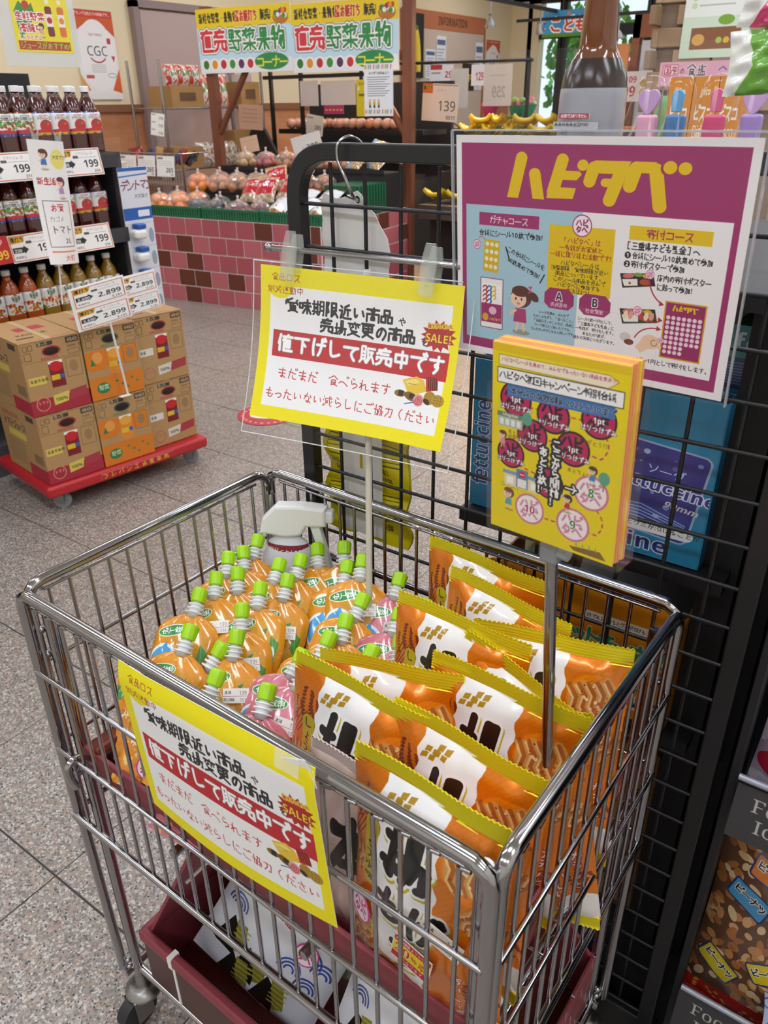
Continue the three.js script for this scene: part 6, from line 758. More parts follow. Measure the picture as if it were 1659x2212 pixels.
{
  const onion = [0xb5764a, 0xa9683f, 0xc28a5c], orange = [0xe07a12, 0xe88a1c], potato = [0xb89468, 0xa8845a], red = [0x9a3d3a, 0xa8504a];
  [[0.07, 0.12], [0.23, 0.13], [0.08, 0.3], [0.25, 0.32]].forEach(([u, v], i) => produceBag('oranges_bag', ['leftmost', 'second', 'third', 'rear'][i] + ' bag of oranges in the left green basket', 'bags of oranges', 7, 0.038, orange, I(u, 0.6, v), 0.05));
  [[0.1, 0.52]].forEach(([u, v]) => produceBag('oranges_bag', 'bag of oranges on the middle tier at the far left', 'bags of oranges', 7, 0.038, orange, I(u, 0.703, v), 0.05));
  [[0.27, 0.54], [0.43, 0.56], [0.59, 0.66], [0.3, 0.74], [0.46, 0.76], [0.9, 0.78], [1.06, 0.78]].forEach(([u, v], i) => produceBag('onions_bag', 'clear bag of onions on the middle tier, ' + ORD[i] + ' from the left', 'bags of onions', 7, 0.037, onion, I(u, 0.703, v), 0.05));
  [[0.52, 1.08], [0.7, 1.06], [0.88, 1.08], [1.06, 1.06], [1.24, 1.08]].forEach(([u, v], i) => produceBag('onions_bag', 'clear bag of onions on the upper tier, ' + ORD[i] + ' from the left', 'bags of onions', 7, 0.037, onion, I(u, 0.833, v), 0.048));
  [[0.14, 1.06, potato, 'potatoes_bag', 'bag of pale potatoes at the left end of the upper tier'], [0.34, 1.06, red, 'potatoes_bag', 'bag of red potatoes on the upper tier left of the onions']].forEach(([u, v, c, n, l]) => produceBag(n, l, undefined, 7, 0.036, c, I(u, 0.833, v), 0.05));
  [[0.12, 0.75]].forEach(([u, v]) => produceBag('apples_bag', 'knotted bag of reddish fruit on the middle tier behind the oranges', undefined, 7, 0.037, red, I(u, 0.703, v), 0.05));
  [[0.4, 0.14], [0.46, 0.32], [0.57, 0.15]].forEach(([u, v], i) => produceBag('eggplants_bag', ['left', 'middle', 'right'][i] + ' bag of dark eggplants in the middle green basket', 'bags of eggplants', 6, 0.03, [0x1e1826, 0x2a2030], I(u, 0.6, v), 0.045, true, [1, 1, 2.1]));
  [[0.76, 0.14], [0.93, 0.16]].forEach(([u, v], i) => produceBag('sweet_potatoes_bag', ['left', 'right'][i] + ' bag of purple-red sweet potatoes at the front of the stand', 'bags of sweet potatoes', 6, 0.03, [0x7c3a40, 0x8a474a], I(u, 0.6, v), 0.045, true, [1, 1, 2]));
  const redLbl = printed(256, 300, (x, w, h) => { rect(x, '#b59a80', 0, 0, w, h); noiseDots(x, w, h, 90, ['#c8ad8c', '#9c8064', '#d8c6a8'], 10, 30); poly(x, '#c0182c', [[20, 60], [236, 40], [240, 200], [30, 230]]); jt(x, '長ねぎ'.replace('長ねぎ', '新じゃが'), 40, 90, 56, '#f3d9d6', { w: 0.12, sx: 0.85, rot: -0.08 }); }, 0.2, filmOpt);
  const proto = bagGeo(0.17, 0.2, 0.06, 3, 14, 16);
  [[0.62, 0.66, 0.42, 'front left of the red-labelled group'], [0.76, 0.66, 0.42, 'front right of the red-labelled group'], [0.9, 0.67, 0.46, 'right end of the red-labelled group'], [0.72, 0.72, 0.66, 'rear left of the red-labelled group'], [0.87, 0.72, 0.64, 'rear right of the red-labelled group']].forEach(([u, h, v, w], i) => { const t = thing('vegetable_bag', 'clear vegetable bag with a red label, ' + w, 'produce bag', I(u, h, v), [-38, 8 + rr(-14, 14), rr(-16, 16)], 'red-labelled vegetable bags'); mesh('bag_body', proto, [redLbl, M(0xb59a80, 0.3)], t); });
  const whiteLbl = printed(256, 300, (x, w, h) => { rect(x, '#e3e6ea', 0, 0, w, h); rect(x, '#8a4a2a', 0, 0, w, 34); for (let i = 0; i < 5; i++) oval(x, ['#a05a34', '#c88a5a'][i % 2], 30 + i * 50, 270, 34, 26); jt(x, '生しいたけ', 60, 60, 56, '#3a3634', { vert: true, w: 0.08 }); for (let i = 0; i < 3; i++) oval(x, '#4a3a30', 40 + i * 80, 210, 9); }, 0.25, filmOpt);
  [[1.08, 0.63, 0.1], [1.24, 0.63, 0.12], [1.4, 0.63, 0.1], [1.12, 0.66, 0.32], [1.3, 0.66, 0.34]].forEach(([u, h, v], i) => { const t = thing('mushroom_bag', 'white and brown mushroom bag at the right front of the stand, ' + ORD[i] + ' of five', 'produce bag', I(u, h, v), [-62, rr(-24, 30), 0], 'white mushroom bags'); mesh('bag_body', proto, [whiteLbl, M(0xd8dade, 0.3)], t); });
  const bread = printed(256, 200, (x, w, h) => { rect(x, '#c8a97e', 0, 0, w, h); rect(x, '#7ab4d8', 0, 0, 110, h); rect(x, '#e8d64a', 90, 0, 60, 60); noiseDots(x, w, h, 40, ['#e3cfa8', '#a8845a'], 8, 26); }, 0.2, filmOpt);
  [[1.2, 0.86, 0.93], [1.36, 0.86, 0.95], [1.3, 0.95, 1.08], [1.44, 0.9, 1.1]].forEach(([u, h, v], i) => { const t = thing('vegetable_bag', 'pale blue vegetable bag at the rear right of the stand, ' + ORD[i] + ' of four', 'produce bag', I(u, h, v), [-50, rr(-20, 20), rr(-20, 20)], 'blue packed vegetable bags'); mesh('bag_body', bagGeo(0.17, 0.13, 0.05, i, 12, 12), [bread, M(0xc8b08a, 0.3)], t); });
}
{ // timber posts and the banner of two boards
  const bn = printed(1024, 500, (x, w, h) => {
    rect(x, '#bfe0ee', 0, 0, w, h); rect(x, '#e7ca1e', 0, 0, w, h * 0.3); rect(x, '#e6e8ec', 0, h * 0.78, w, h * 0.22); jt(x, '新鮮な野菜・果物を', 30, 30, 84, '#2f2c2c', { w: 0.13, sx: 0.52, gap: 1.08 }); jt(x, '超お値打ち', 435, 26, 88, '#c3322c', { w: 0.14, sx: 0.55, line: ['#f6e9a8', 6] }); jt(x, '販売!', 706, 28, 86, '#2f2c2c', { w: 0.13, sx: 0.6 });
    oval(x, '#b9752e', 920, 100, 80, 50); for (let i = 0; i < 16; i++) oval(x, ['#3f8f34', '#6a2f6a', '#c8302c', '#e9e6e0', '#e3922a'][i % 5], 860 + rr(0, 120), 40 + rr(0, 50), 18);
    jt(x, '直売', 30, 150, 190, '#d23a44', { w: 0.13, sx: 0.78, lines: [['#3f4a48', 34], ['#f4f2ee', 24]] }); jt(x, '野菜果物', 340, 150, 190, '#2f8a48', { w: 0.12, sx: 0.82, lines: [['#3f4a48', 34], ['#f4f2ee', 24]] });
    [['#2f7a34', 70], ['#e3922a', 170], ['#b8323a', 270], ['#3f8f44', 370], ['#5a2f62', 470], ['#c4343a', 570]].forEach(([c, X]) => { oval(x, '#f2f2ee', X, 430, 48); oval(x, c, X, 432, 32, 36); }); oval(x, '#2f8a4a', 800, 420, 180, 66); jt(x, 'コーナー', 800, 376, 92, '#e8e24a', { w: 0.13, align: 'center', gap: 0.9 });
  }, 0.5);
  const t = thing('produce_banner', 'two-board direct-sale vegetable banner on timber posts over the produce stand', 'banner', I(0.66, 0, 1.27), [0, IYAW, 0]);
  for (const x of [-0.954, 0.83]) mesh('post', box(0.075, 1.96, 0.06, x, 0.98, 0), WOOD, t);
  mesh('cross_beam', box(1.8, 0.06, 0.05, -0.06, 1.58, -0.01), WOOD, t);
  mesh('brace', bar([-0.92, 1.08, 0], [-0.58, 1.56, 0], 0.03, 4), WOOD, t); mesh('brace', bar([0.8, 1.08, 0], [0.46, 1.56, 0], 0.03, 4), WOOD, t);
  mesh('banner_board', sheet(0.895, 0.435, 0.012), faces(bn), t, [-0.573, 1.722, 0.044]); mesh('banner_board', sheet(0.895, 0.435, 0.012), faces(bn), t, [0.327, 1.706, 0.045]);
  tag(mesh('recipe_sheet', sheet(0.235, 0.33, 0.001), faces(printed(360, 500, (x, w, h) => { rect(x, '#e8ebef', 0, 0, w, h); for (const y of [14, 440]) for (let i = 0; i < 16; i++) poly(x, null, [[20 + i * 21, y], [14 + i * 21, y + 34]], 11, ['#d23a44', '#e8c22a', '#4f9a44', '#7a4f9a', '#e3e3e3'][i % 5]); jt(x, 'わけぎり朝売場より'.replace('朝', '新'), 60, 76, 28, '#2a2a2c', { w: 0.12 }); for (let i = 0; i < 9; i++) rect(x, '#8d8f96', 40, 124 + i * 22, 280 - (i % 3) * 30, 8); for (let i = 0; i < 3; i++) { oval(x, '#e3b48a', 70 + i * 55, 350, 15); rect(x, '#c8a22a', 56 + i * 55, 364, 28, 30); rect(x, '#3a342e', 58 + i * 55, 394, 24, 26); } }, 0.6)), scene, [-3.212, 1.362, -4.575], [0, IYAW, 0]), 'white notice sheet with coloured borders hung below the banner at its right', 'notice');
}
// ------------------------------------------------------------------ background fixtures
const textCard = (bg, f, w = 300, h = 240) => faces(printed(w, h, (x) => { rect(x, bg, 0, 0, w, h); f(x, w, h); }, 0.6));
const standCard = (label, w, h, pos, yaw, m, rot, foot) => { const t = thing('price_sheet', label, 'card', pos, [0, yaw, rot]); mesh('sheet', sheet(w, h, 0.002), m, t); mesh('stem', bar([0, 0, -0.004], [0, foot - pos[1], -0.03], 0.004, 6), BLACK, t); };
const card = (name, label, w, h, pos, yaw, m, rot = 0) => tag(mesh(name, sheet(w, h, 0.002), m, scene, pos, [0, yaw, rot]), label, 'card');
{ // CGC posters and the information board on the left wall
  const cgc = textCard('#ece9e6', (x, w, h) => { rect(x, '#c8412c', 0, 0, w, 44); jt(x, 'ブランドは私たちの商品です。'.replace('私', '社'), 10, 12, 22, '#f6e2da', { w: 0.12, gap: 0.9 }); poly(x, '#cf5a2c', [[0, 44], [w, 44], [w, 160], [180, 60], [120, 60], [0, 140]]); poly(x, '#e09a4a', [[0, h - 160], [60, h - 60], [0, h - 40]]); poly(x, '#d8602c', [[w, h - 200], [w - 70, h - 60], [w, h - 40]]); oval(x, '#efedea', w / 2, h * 0.5, w * 0.46, h * 0.4); latin(x, 'CGC', w / 2, h * 0.5, 84, '#3a3a3c', { align: 'center', font: '' }); x.strokeStyle = '#b3262c'; x.lineWidth = 9; x.beginPath(); x.arc(w / 2, h * 0.45, 70, 0.7, 2.44); x.stroke(); latin(x, 'CGC PRICE', w / 2 - 50, h * 0.28, 20, '#a8756a'); rect(x, '#c23a3a', w * 0.78, h * 0.3, 28, 36); rect(x, '#c8524a', 40, h * 0.72, 60, 22); x.strokeStyle = '#7aa08a'; x.lineWidth = 4; x.beginPath(); x.ellipse(w * 0.8, h * 0.72, 34, 13, 0, 0, 7); x.stroke(); poly(x, '#b8323a', [[w * 0.84, h * 0.5], [w * 0.94, h * 0.5], [w * 0.89, h * 0.57]]); for (let i = 0; i < 5; i++) rect(x, '#b9b3ae', w * 0.3, h * (0.6 + i * 0.02), 110, 4); rect(x, '#e9e7e3', 0, h - 36, w, 36); }, 300, 560);
  card('wall_poster', 'orange and white CGC poster on the cream wall left of the door', 0.4, 0.66, [-5.985, 1.665, -4.34], 90, cgc); card('wall_poster', 'orange and white CGC poster right of the information board', 0.42, 0.62, [-5.985, 1.78, -11.4], 90, cgc);
  const t = thing('information_board', 'pinboard headed INFORMATION with an orange frame on the far wall', 'board', [-5.97, 1.62, -10.02], [0, 90, 0]);
  mesh('board_face', sheet(2.1, 1.36, 0.03), M(0xcbb8a6, 0.8), t); mesh('header', sheet(2.1, 0.2, 0.04), faces(printed(1024, 98, (x, w, h) => { rect(x, '#bb7048', 0, 0, w, h); latin(x, 'INFORMATION', w * 0.57, 72, 66, '#4a2f22', { align: 'center', sx: 0.8 }); }), M(0xbb7048, 0.6)), t, [0, 0.62, 0.002]); for (const s of [-1, 1]) mesh('frame_side', box(0.05, 1.4, 0.045, s * 1.04, 0, 0), M(0xb0673f, 0.6), t);
  [[-0.15, 0.2, 0.24, 0.5, 'notice'], [-0.42, 0.12, 0.24, 0.34, 'notice'], [0.9, 0.12, 0.22, 0.6, 'notice'], [0.6, -0.02, 0.34, 0.34, 'alert']].forEach(([x, y, w, h, k]) => mesh('pinned_notice', sheet(w, h, 0.002), textCard(k === 'alert' ? '#3a2a14' : '#e6e8ec', (c, a, b) => { if (k === 'alert') { jt(c, '通報中'.replace('通報', '回動'), 30, 80, 80, '#e8d82a', { w: 0.14 }); } else { rect(c, '#5a6a8a', 20, 20, a - 40, 30); for (let i = 0; i < 9; i++) rect(c, '#9aa3b3', 24, 70 + i * 18, a - 60 - (i % 3) * 40, 7); } }), t, [x, y, 0.02]));
  const bp = thing('banana_poster', 'black poster with a bunch of bananas at the left end of the information board', 'poster', [-5.93, 1.93, -9.18], [0, 90, 0]); mesh('poster_sheet', sheet(0.44, 0.72, 0.003), textCard('#1d1c20', (x, w, h) => { for (let i = 0; i < 5; i++) { x.strokeStyle = ['#d8b82a', '#e8cf4a', '#c8a51c'][i % 3]; x.lineWidth = 46; x.beginPath(); x.moveTo(w * 0.62, h * 0.25); x.quadraticCurveTo(w * (0.1 + i * 0.17), h * 0.45, w * (0.25 + i * 0.13), h * 0.86); x.stroke(); } oval(x, '#6a7a2a', w * 0.62, h * 0.22, 26, 20); }, 300, 480), bp);
}
{ // wire shelving with cartons by the door
  const t = thing('wire_shelving', 'chrome wire shelving with cartons in front of the staff door', 'shelf', [-5.5, 0, -5.0]);
  for (const [x, z] of [[-0.2, -0.6], [0.2, -0.6], [-0.2, 0.6], [0.2, 0.6]]) mesh('post', bar([x, 0, z], [x, 1.62, z], 0.0125, 10), CHROME, t);
  for (const y of [0.3, 0.78, 1.26]) mesh('wire_deck', merge([bar([-0.2, y, 0.6], [0.2, y, 0.6], 0.006, 6), bar([-0.2, y, -0.6], [0.2, y, -0.6], 0.006, 6), bar([0.2, y, -0.6], [0.2, y, 0.6], 0.008, 6), bar([-0.2, y, -0.6], [-0.2, y, 0.6], 0.006, 6), ...[...Array(12)].map((_, i) => bar([-0.2, y, -0.55 + i * 0.1], [0.2, y, -0.55 + i * 0.1], 0.003, 5))]), CHROME, t);
  const kb = M(0xa8814f, 0.8), mk = (x, y, z, w, h, d, label) => { const b = thing('stock_carton', label, 'carton', [x, y, z]); mesh('carton_body', box(w, h, d, 0, h / 2, 0), kb, b); mesh('carton_print', box(0.002, h * 0.4, d * 0.5, w / 2 + 0.001, h * 0.5, 0), M(0x6a4f30, 0.8), b); mesh('tape', box(w, 0.001, 0.05, 0, h + 0.0006, 0), M(0xc9a86c, 0.4), b); };
  mk(-5.45, 1.268, -4.68, 0.3, 0.16, 0.36, 'kraft carton under the red snack packs on the wire shelving'); mk(-5.45, 0.788, -4.62, 0.3, 0.17, 0.34, 'kraft carton on the middle deck of the wire shelving'); mk(-5.5, 0.788, -5.4, 0.3, 0.28, 0.3, 'tall kraft carton at the rear of the middle deck'); mk(-5.45, 1.268, -5.45, 0.3, 0.2, 0.25, 'kraft carton at the rear end of the top deck');
  const rs = printed(256, 200, (x, w, h) => { rect(x, '#e3ddd8', 0, 0, w, h); noiseDots(x, w, h, 70, ['#cf3a24', '#d8562c', '#f2f0ec', '#4f8f3f', '#c22c2c'], 10, 34); }, 0.25, filmOpt);
  for (let i = 0; i < 6; i++) { const s = thing('snack_pack', 'red and white snack pack on the wire shelving, ' + ORD[i] + ' of six', 'snack bag', [-5.33, i < 3 ? 1.43 : 1.268 + (i - 3) * 0.0, i < 3 ? -4.56 - i * 0.12 : -4.9 - (i - 3) * 0.11], [-8, 84, rr(-4, 4)], 'red snack packs on the wire shelving'); mesh('bag_body', bagGeo(0.14, i < 3 ? 0.16 : 0.26, 0.09, i, 12, 12), [rs, M(0xd0452c, 0.3)], s); }
  const cs = printed(256, 200, (x, w, h) => { rect(x, '#c9c2ba', 0, 0, w, h); noiseDots(x, w, h, 80, ['#a8704a', '#e6e2dc', '#8a5a3a', '#d8d0c4', '#b8945a'], 8, 26); }, 0.15, filmOpt);
  for (let i = 0; i < 4; i++) { const s = thing('snack_pack', 'clear packet of brown snacks on the middle deck behind the banner post, ' + ORD[i] + ' of four', 'snack bag', [-5.36, 0.788, -4.9 - i * 0.11], [-12, 84, 0], 'clear snack packets on the wire shelving'); mesh('bag_body', bagGeo(0.2, 0.2, 0.09, i, 12, 12), [cs, M(0xb8a890, 0.3)], s); }
}
{ // chrome wire bin with price cards, three-line price sign and a round table
  const t = thing('wire_bin', 'chrome wire bin with three white price cards beside the produce stand', 'bin', [-5.0, 0, -4.05], [0, 4, 0]);
  for (let i = 0; i < 26; i++) mesh('wire', bar([-0.36 + i * 0.0288, 0.1, 0.15], [-0.36 + i * 0.0288, 0.95, 0.15], 0.002, 5), CHROME, t); for (let i = 0; i < 9; i++) mesh('wire', bar([-0.36, 0.1, -0.15 + i * 0.037], [-0.36, 0.95, -0.15 + i * 0.037], 0.002, 5), CHROME, t);
  mesh('rim', bent([[-0.36, 0.95, -0.15], [-0.36, 0.95, 0.15], [0.36, 0.95, 0.15], [0.36, 0.95, -0.15]], 0.006, 0.02, 8), CHROME, t); mesh('bin_floor', box(0.7, 0.01, 0.3, 0, 0.72, 0), M(0x8a7a70, 0.7), t);
  for (const x of [-0.35, 0.35]) mesh('leg', bar([x, 0, 0.13], [x, 0.94, 0.13], 0.008, 8), CHROME, t);
  const pc = textCard('#ecebe7', (x, w, h) => { rect(x, '#8a8680', 16, 16, 90, 24); for (let i = 0; i < 3; i++) rect(x, '#c9c4be', 30, 60 + i * 22, w - 70, 6); latin(x, '265', w - 20, 190, 76, '#33302c', { align: 'right' }); latin(x, '286', w - 20, 224, 28, '#6a6662', { align: 'right' }); }); for (let i = 0; i < 3; i++) mesh('price_card', sheet(0.19, 0.15, 0.002), pc, t, [-0.22 + i * 0.21, 0.86, 0.16], [-8, 0, 0]);
  const mix = [0x8a2a2a, 0x2a2a30, 0x4a3f8a, 0xb8945a, 0x6a3a2a, 0x38306a]; for (let i = 0; i < 8; i++) { const s = thing('snack_pack', 'small foil snack pack in the chrome wire bin, ' + ORD[i] + ' from the left', 'snack bag', [-5.3 + i * 0.085, 0.86, -4.05], [-30 + rr(-20, 20), rr(-40, 40), rr(-30, 30)], 'snack packs in the wire bin'); mesh('bag_body', bagGeo(0.12, 0.13, 0.04, i, 8, 8), M(mix[i % 6], 0.25, 0.3), s); }
  const sg = thing('price_sign', 'white three-line price sign on a stand above the wire bin', 'sign', [-5.17, 1.145, -4.2], [-6, 8, -6]); mesh('sign_sheet', sheet(0.14, 0.165, 0.003), textCard('#efeeea', (x, w, h) => { for (let i = 0; i < 3; i++) { rect(x, '#8a8680', 16, 16 + i * 110, 80, 14); latin(x, '115', w - 20, 90 + i * 110, 60, '#55504c', { align: 'right' }); } }, 280, 330), sg); mesh('sign_stem', bar([0, -0.08, -0.005], [0.02, -0.3, -0.005], 0.004, 6), STEEL, sg);
  const rt = thing('round_table', 'white round table partly hidden behind the juice shelf', 'table', [-5.1, 0, -3.45]); mesh('table_top', cyl(0.26, 0.25, 0.07, 36).translate(0, 0.87, 0), M(0xd9d4c8, 0.5), rt); mesh('table_stem', cyl(0.05, 0.06, 0.82, 16).translate(0, 0.41, 0), M(0xa89c8a, 0.5), rt); mesh('table_base', cyl(0.18, 0.2, 0.02, 24).translate(0, 0.011, 0), M(0xa89c8a, 0.5), rt);
}
{ // black fruit racks behind the stand
  const t = thing('fruit_rack', 'black tiered fruit rack with hanging price sheets behind the produce stand', 'rack', [-4.42, 0, -5.95]);
  for (const [y, z] of [[0.7, 0.35], [1.05, 0.0]]) mesh('rack_tier', box(1.66, 0.04, 0.4, 0, y, z), BLACK, t); mesh('rack_body', box(1.66, 0.68, 0.8, 0, 0.34, 0.1), M(0x1c1a1a, 0.6), t); mesh('rack_back', box(1.66, 0.9, 0.04, 0, 1.0, -0.3), M(0x2a2422, 0.7), t);
  for (const x of [-0.8, -0.43, 0.8]) mesh('rack_post', box(0.03, 1.55, 0.03, x, 0.775, 0.3), BLACK, t); mesh('hanging_rail', box(1.66, 0.03, 0.03, 0, 1.5, 0.36), BLACK, t); mesh('rack_divider', extrude([[-0.3, 0], [0.3, 0], [0.06, 0.36], [-0.1, 0.36]], 0.03, 0.002), M(0x231f1d, 0.6), t, [-0.72, 0.72, 0.56]); mesh('rack_divider', extrude([[-0.3, 0], [0.3, 0], [0.06, 0.32], [-0.1, 0.32]], 0.03, 0.002), M(0x231f1d, 0.6), t, [-0.1, 0.72, 0.56]);
  const back = M(0xdcd2cb, 0.7);
  [[-4.7, 1.365, -5.58, 0.21, 0.2, 'narrow white paper sheet hanging left of its wider twin on the fruit rack rail'], [-4.37, 1.365, -5.58, 0.39, 0.19, 'wide white paper sheet hanging on the fruit rack rail'], [-5.66, 1.405, -5.615, 0.46, 0.27, 'large white paper sheet hanging behind the left banner brace']].forEach(([x, y, z, w, h, l]) => card('paper_sheet', l, w, h, [x, y, z], 0, back));
  standCard('peach-coloured price sheet held by a black clip on the fruit rack', 0.29, 0.2, [-5.13, 1.18, -5.25], 0, textCard('#e6bda2', (x, w, h) => { for (let i = 0; i < 4; i++) rect(x, '#c89a80', 40, 40 + i * 40, w - 100, 8); }), -3, 0.72); standCard('white price sheet with a bright glare, right of the black dividers', 0.19, 0.16, [-4.52, 1.114, -5.42], 0, textCard('#e9e5dc', (x, w, h) => { rect(x, '#8a8680', 20, 30, 100, 16); latin(x, '285', w - 30, 170, 70, '#55504c', { align: 'right' }); }), -8, 0.72);
  card('yellow_notice', 'yellow notice hanging left of the coloured-border sheet', 0.14, 0.28, [-4.09, 1.32, -5.57], 0, textCard('#e3d22a', (x, w, h) => { jt(x, '本日販売', 60, 30, 48, '#7a6f1c'); oval(x, '#f0ead0', 50, 120, 30); rect(x, '#6a7a2a', 60, 190, 180, 34); }, 300, 500));
  standCard('pale price sheet slanting up behind the rearmost produce', 0.24, 0.13, [-3.84, 1.011, -4.5], 20, textCard('#dcd8d2', (x, w, h) => latin(x, '385', w - 30, 190, 80, '#4a4642', { align: 'right' })), 14, 0.84); standCard('small tan price sheet between the banner post and the onions', 0.17, 0.12, [-4.56, 0.99, -4.62], 10, textCard('#dcb79a', (x, w) => rect(x, '#c09a7c', 40, 60, w - 80, 8)), 10, 0.6);
  card('sale_strip', 'pink and yellow sale strip under the wide paper sheet', 0.22, 0.07, [-4.36, 1.235, -5.5], 0, textCard('#b8386a', (x, w, h) => { for (let i = 0; i < 5; i++) oval(x, '#e8c22a', 40 + i * 56, 130, 20); }));
  const pink = [0xe0a080, 0xd98a62, 0xe8b494]; for (let i = 0; i < 7; i++) produceBag('peaches_bag', 'pack of pale orange fruit on the far black rack, ' + ORD[i] + ' from the left', 'fruit packs on the far rack', 4, 0.045, pink, [-5.15 + i * 0.19, 1.071, -5.88], 0.05, false);
}
{ // banana stand right of the produce island
  const t = thing('banana_stand', 'dark stepped banana stand to the right of the produce stand', 'stand', [-2.42, 0, -5.3]);
  mesh('stand_base', box(1.1, 0.58, 0.8, 0, 0.29, 0.0), M(0x1e1c1c, 0.6), t); mesh('lower_tier', box(1.1, 0.1, 0.42, 0, 0.55, 0.36), M(0x4a3c30, 0.6), t); mesh('middle_tier', box(1.1, 0.1, 0.3, 0, 0.76, 0.12), M(0x262220, 0.6), t); mesh('top_tier', box(1.1, 0.1, 0.4, 0, 0.98, -0.16), M(0x1c1a1a, 0.6), t); mesh('stand_back', box(1.1, 0.5, 0.04, 0, 0.8, -0.38), M(0x1c1a1a, 0.6), t);
  const ban = [M(0xd9b51e, 0.4), M(0xe3c53a, 0.4), M(0xc9a51c, 0.4)], bg = tube([[-0.085, 0.035, 0], [-0.05, 0.008, 0.01], [0, 0, 0.014], [0.05, 0.01, 0.01], [0.08, 0.04, 0]], 0.017, 14, 7);
  let k = 0; for (const [y, z, n, x0] of [[1.035, -5.42, 6, -2.92], [1.1, -5.46, 5, -2.86], [0.815, -5.16, 5, -2.92], [0.605, -4.92, 5, -2.92]]) for (let i = 0; i < n; i++) { const b = thing('banana_bunch', 'banana bunch on the ' + (y > 1.07 ? 'top heap' : y > 1 ? 'top tier' : y > 0.7 ? 'middle tier' : 'lowest tier') + ' of the dark stand, ' + ORD[i] + ' from the left', 'bananas', [x0 + i * 0.19, y + 0.02, z], [0, rr(-40, 40), 0], 'banana bunches'); for (let q = 0; q < 4; q++) mesh('banana', bg, ban[q % 3], b, [0, q * 0.012, q * 0.028 - 0.04], [-20 + q * 12, 0, 0]); mesh('stem', rbox(0.02, 0.02, 0.05, 0.004), M(0x5f6a24, 0.6), b, [0.082, 0.055, 0]); k++; }
  card('price_board', 'cream 139 price board standing over the bananas', 0.3, 0.25, [-3.01, 1.278, -5.08], 4, textCard('#ead9c8', (x, w, h) => { rect(x, '#d8602c', 0, 0, 120, 90); jt(x, '値打ち', 4, 20, 46, '#2a1a12', { w: 0.14, line: ['#f0d040', 6], sx: 0.85 }); rect(x, '#8a8078', 130, 10, w - 140, 8); jt(x, 'レモン', 170, 40, 36, '#a89a8c', { w: 0.07 }); latin(x, '139', w - 24, 250, 128, '#2c2926', { align: 'right', font: '' }); latin(x, '0511', w - 20, 330, 50, '#5a544e', { align: 'right' }); }, 420, 350), -3);
  mesh('price_stem', bar([-0.5, 1.03, -0.1], [-0.56, 1.2, 0.2], 0.004, 6), BLACK, t);
  const r = thing('price_rail', 'long black overhead rail carrying price cards above the far fruit', 'rail', [0, 0, 0]); mesh('rail_bar', bar([-5.2, 1.64, -7.02], [-3.2, 1.62, -7.02], 0.014, 8), BLACK, r); for (const x of [-5.2, -3.25]) mesh('rail_post', bar([x, 0, -7.05], [x, 1.64, -7.04], 0.02, 8), BLACK, r);
  card('price_sheet', 'white and red 29 price sheet on the overhead rail', 0.27, 0.17, [-4.18, 1.525, -7.0], 0, textCard('#e9e9ec', (x, w, h) => { rect(x, '#c0303a', 10, 0, 150, 60); latin(x, '29', w - 10, 160, 110, '#c0303a', { align: 'right', sx: 0.8 }); rect(x, '#9a9aa0', 20, 90, 120, 20); })); card('price_sheet', 'narrow sheet with red figures beside the mirrored price sheet', 0.14, 0.18, [-3.77, 1.51, -7.0], 0, textCard('#e9e9ec', (x, w, h) => latin(x, '129', w - 10, 180, 130, '#c0303a', { align: 'right', sx: 0.9 })));
  card('price_sheet', 'blank cream price sheet between the 29 and 129 sheets', 0.2, 0.34, [-3.96, 1.4, -6.98], 0, M(0xd8d0c6, 0.7)); card('price_sheet', 'cream price sheet with its 259 showing through mirrored', 0.3, 0.35, [-3.54, 1.42, -6.98], 0, textCard('#dcd2c6', (x, w, h) => { x.save(); x.translate(w, 0); x.scale(-1, 1); latin(x, '259', 60, 190, 90, '#b8aca0'); x.restore(); rect(x, '#cabfb4', 60, 60, 180, 8); }));
  const f = thing('flower_counter', 'dark counter with flower bunches under the overhead rail', 'counter', [-3.6, 0, -7.35]); mesh('counter_body', box(1.3, 1.05, 0.5, 0, 0.525, 0), M(0x1f1e20, 0.6), f);
  [[-3.78, 0xc24a86, 'pink flower bunch wrapped on the dark counter'], [-3.5, 0x1f8a66, 'green wrapped bunch right of the pink flowers'], [-3.35, 0x2a9a74, 'green wrapped bunch at the right end of the dark counter']].forEach(([x, c, l]) => { const b = thing('flower_bunch', l, 'flowers', [x, 1.051, -7.28], [0, 0, rr(-12, 12)]); mesh('paper_wrap', new THREE.ConeGeometry(0.1, 0.2, 14, 1, true).rotateX(PI).translate(0, 0.1, 0), M(c, 0.6), b); for (let i = 0; i < 7; i++) mesh('blossom', new THREE.IcosahedronGeometry(0.032, 1), M(i % 2 ? 0xd86a9c : 0x7fae5a, 0.7), b, [Math.cos(i) * 0.06, 0.2 + (i % 3) * 0.02, Math.sin(i) * 0.06]); });
}
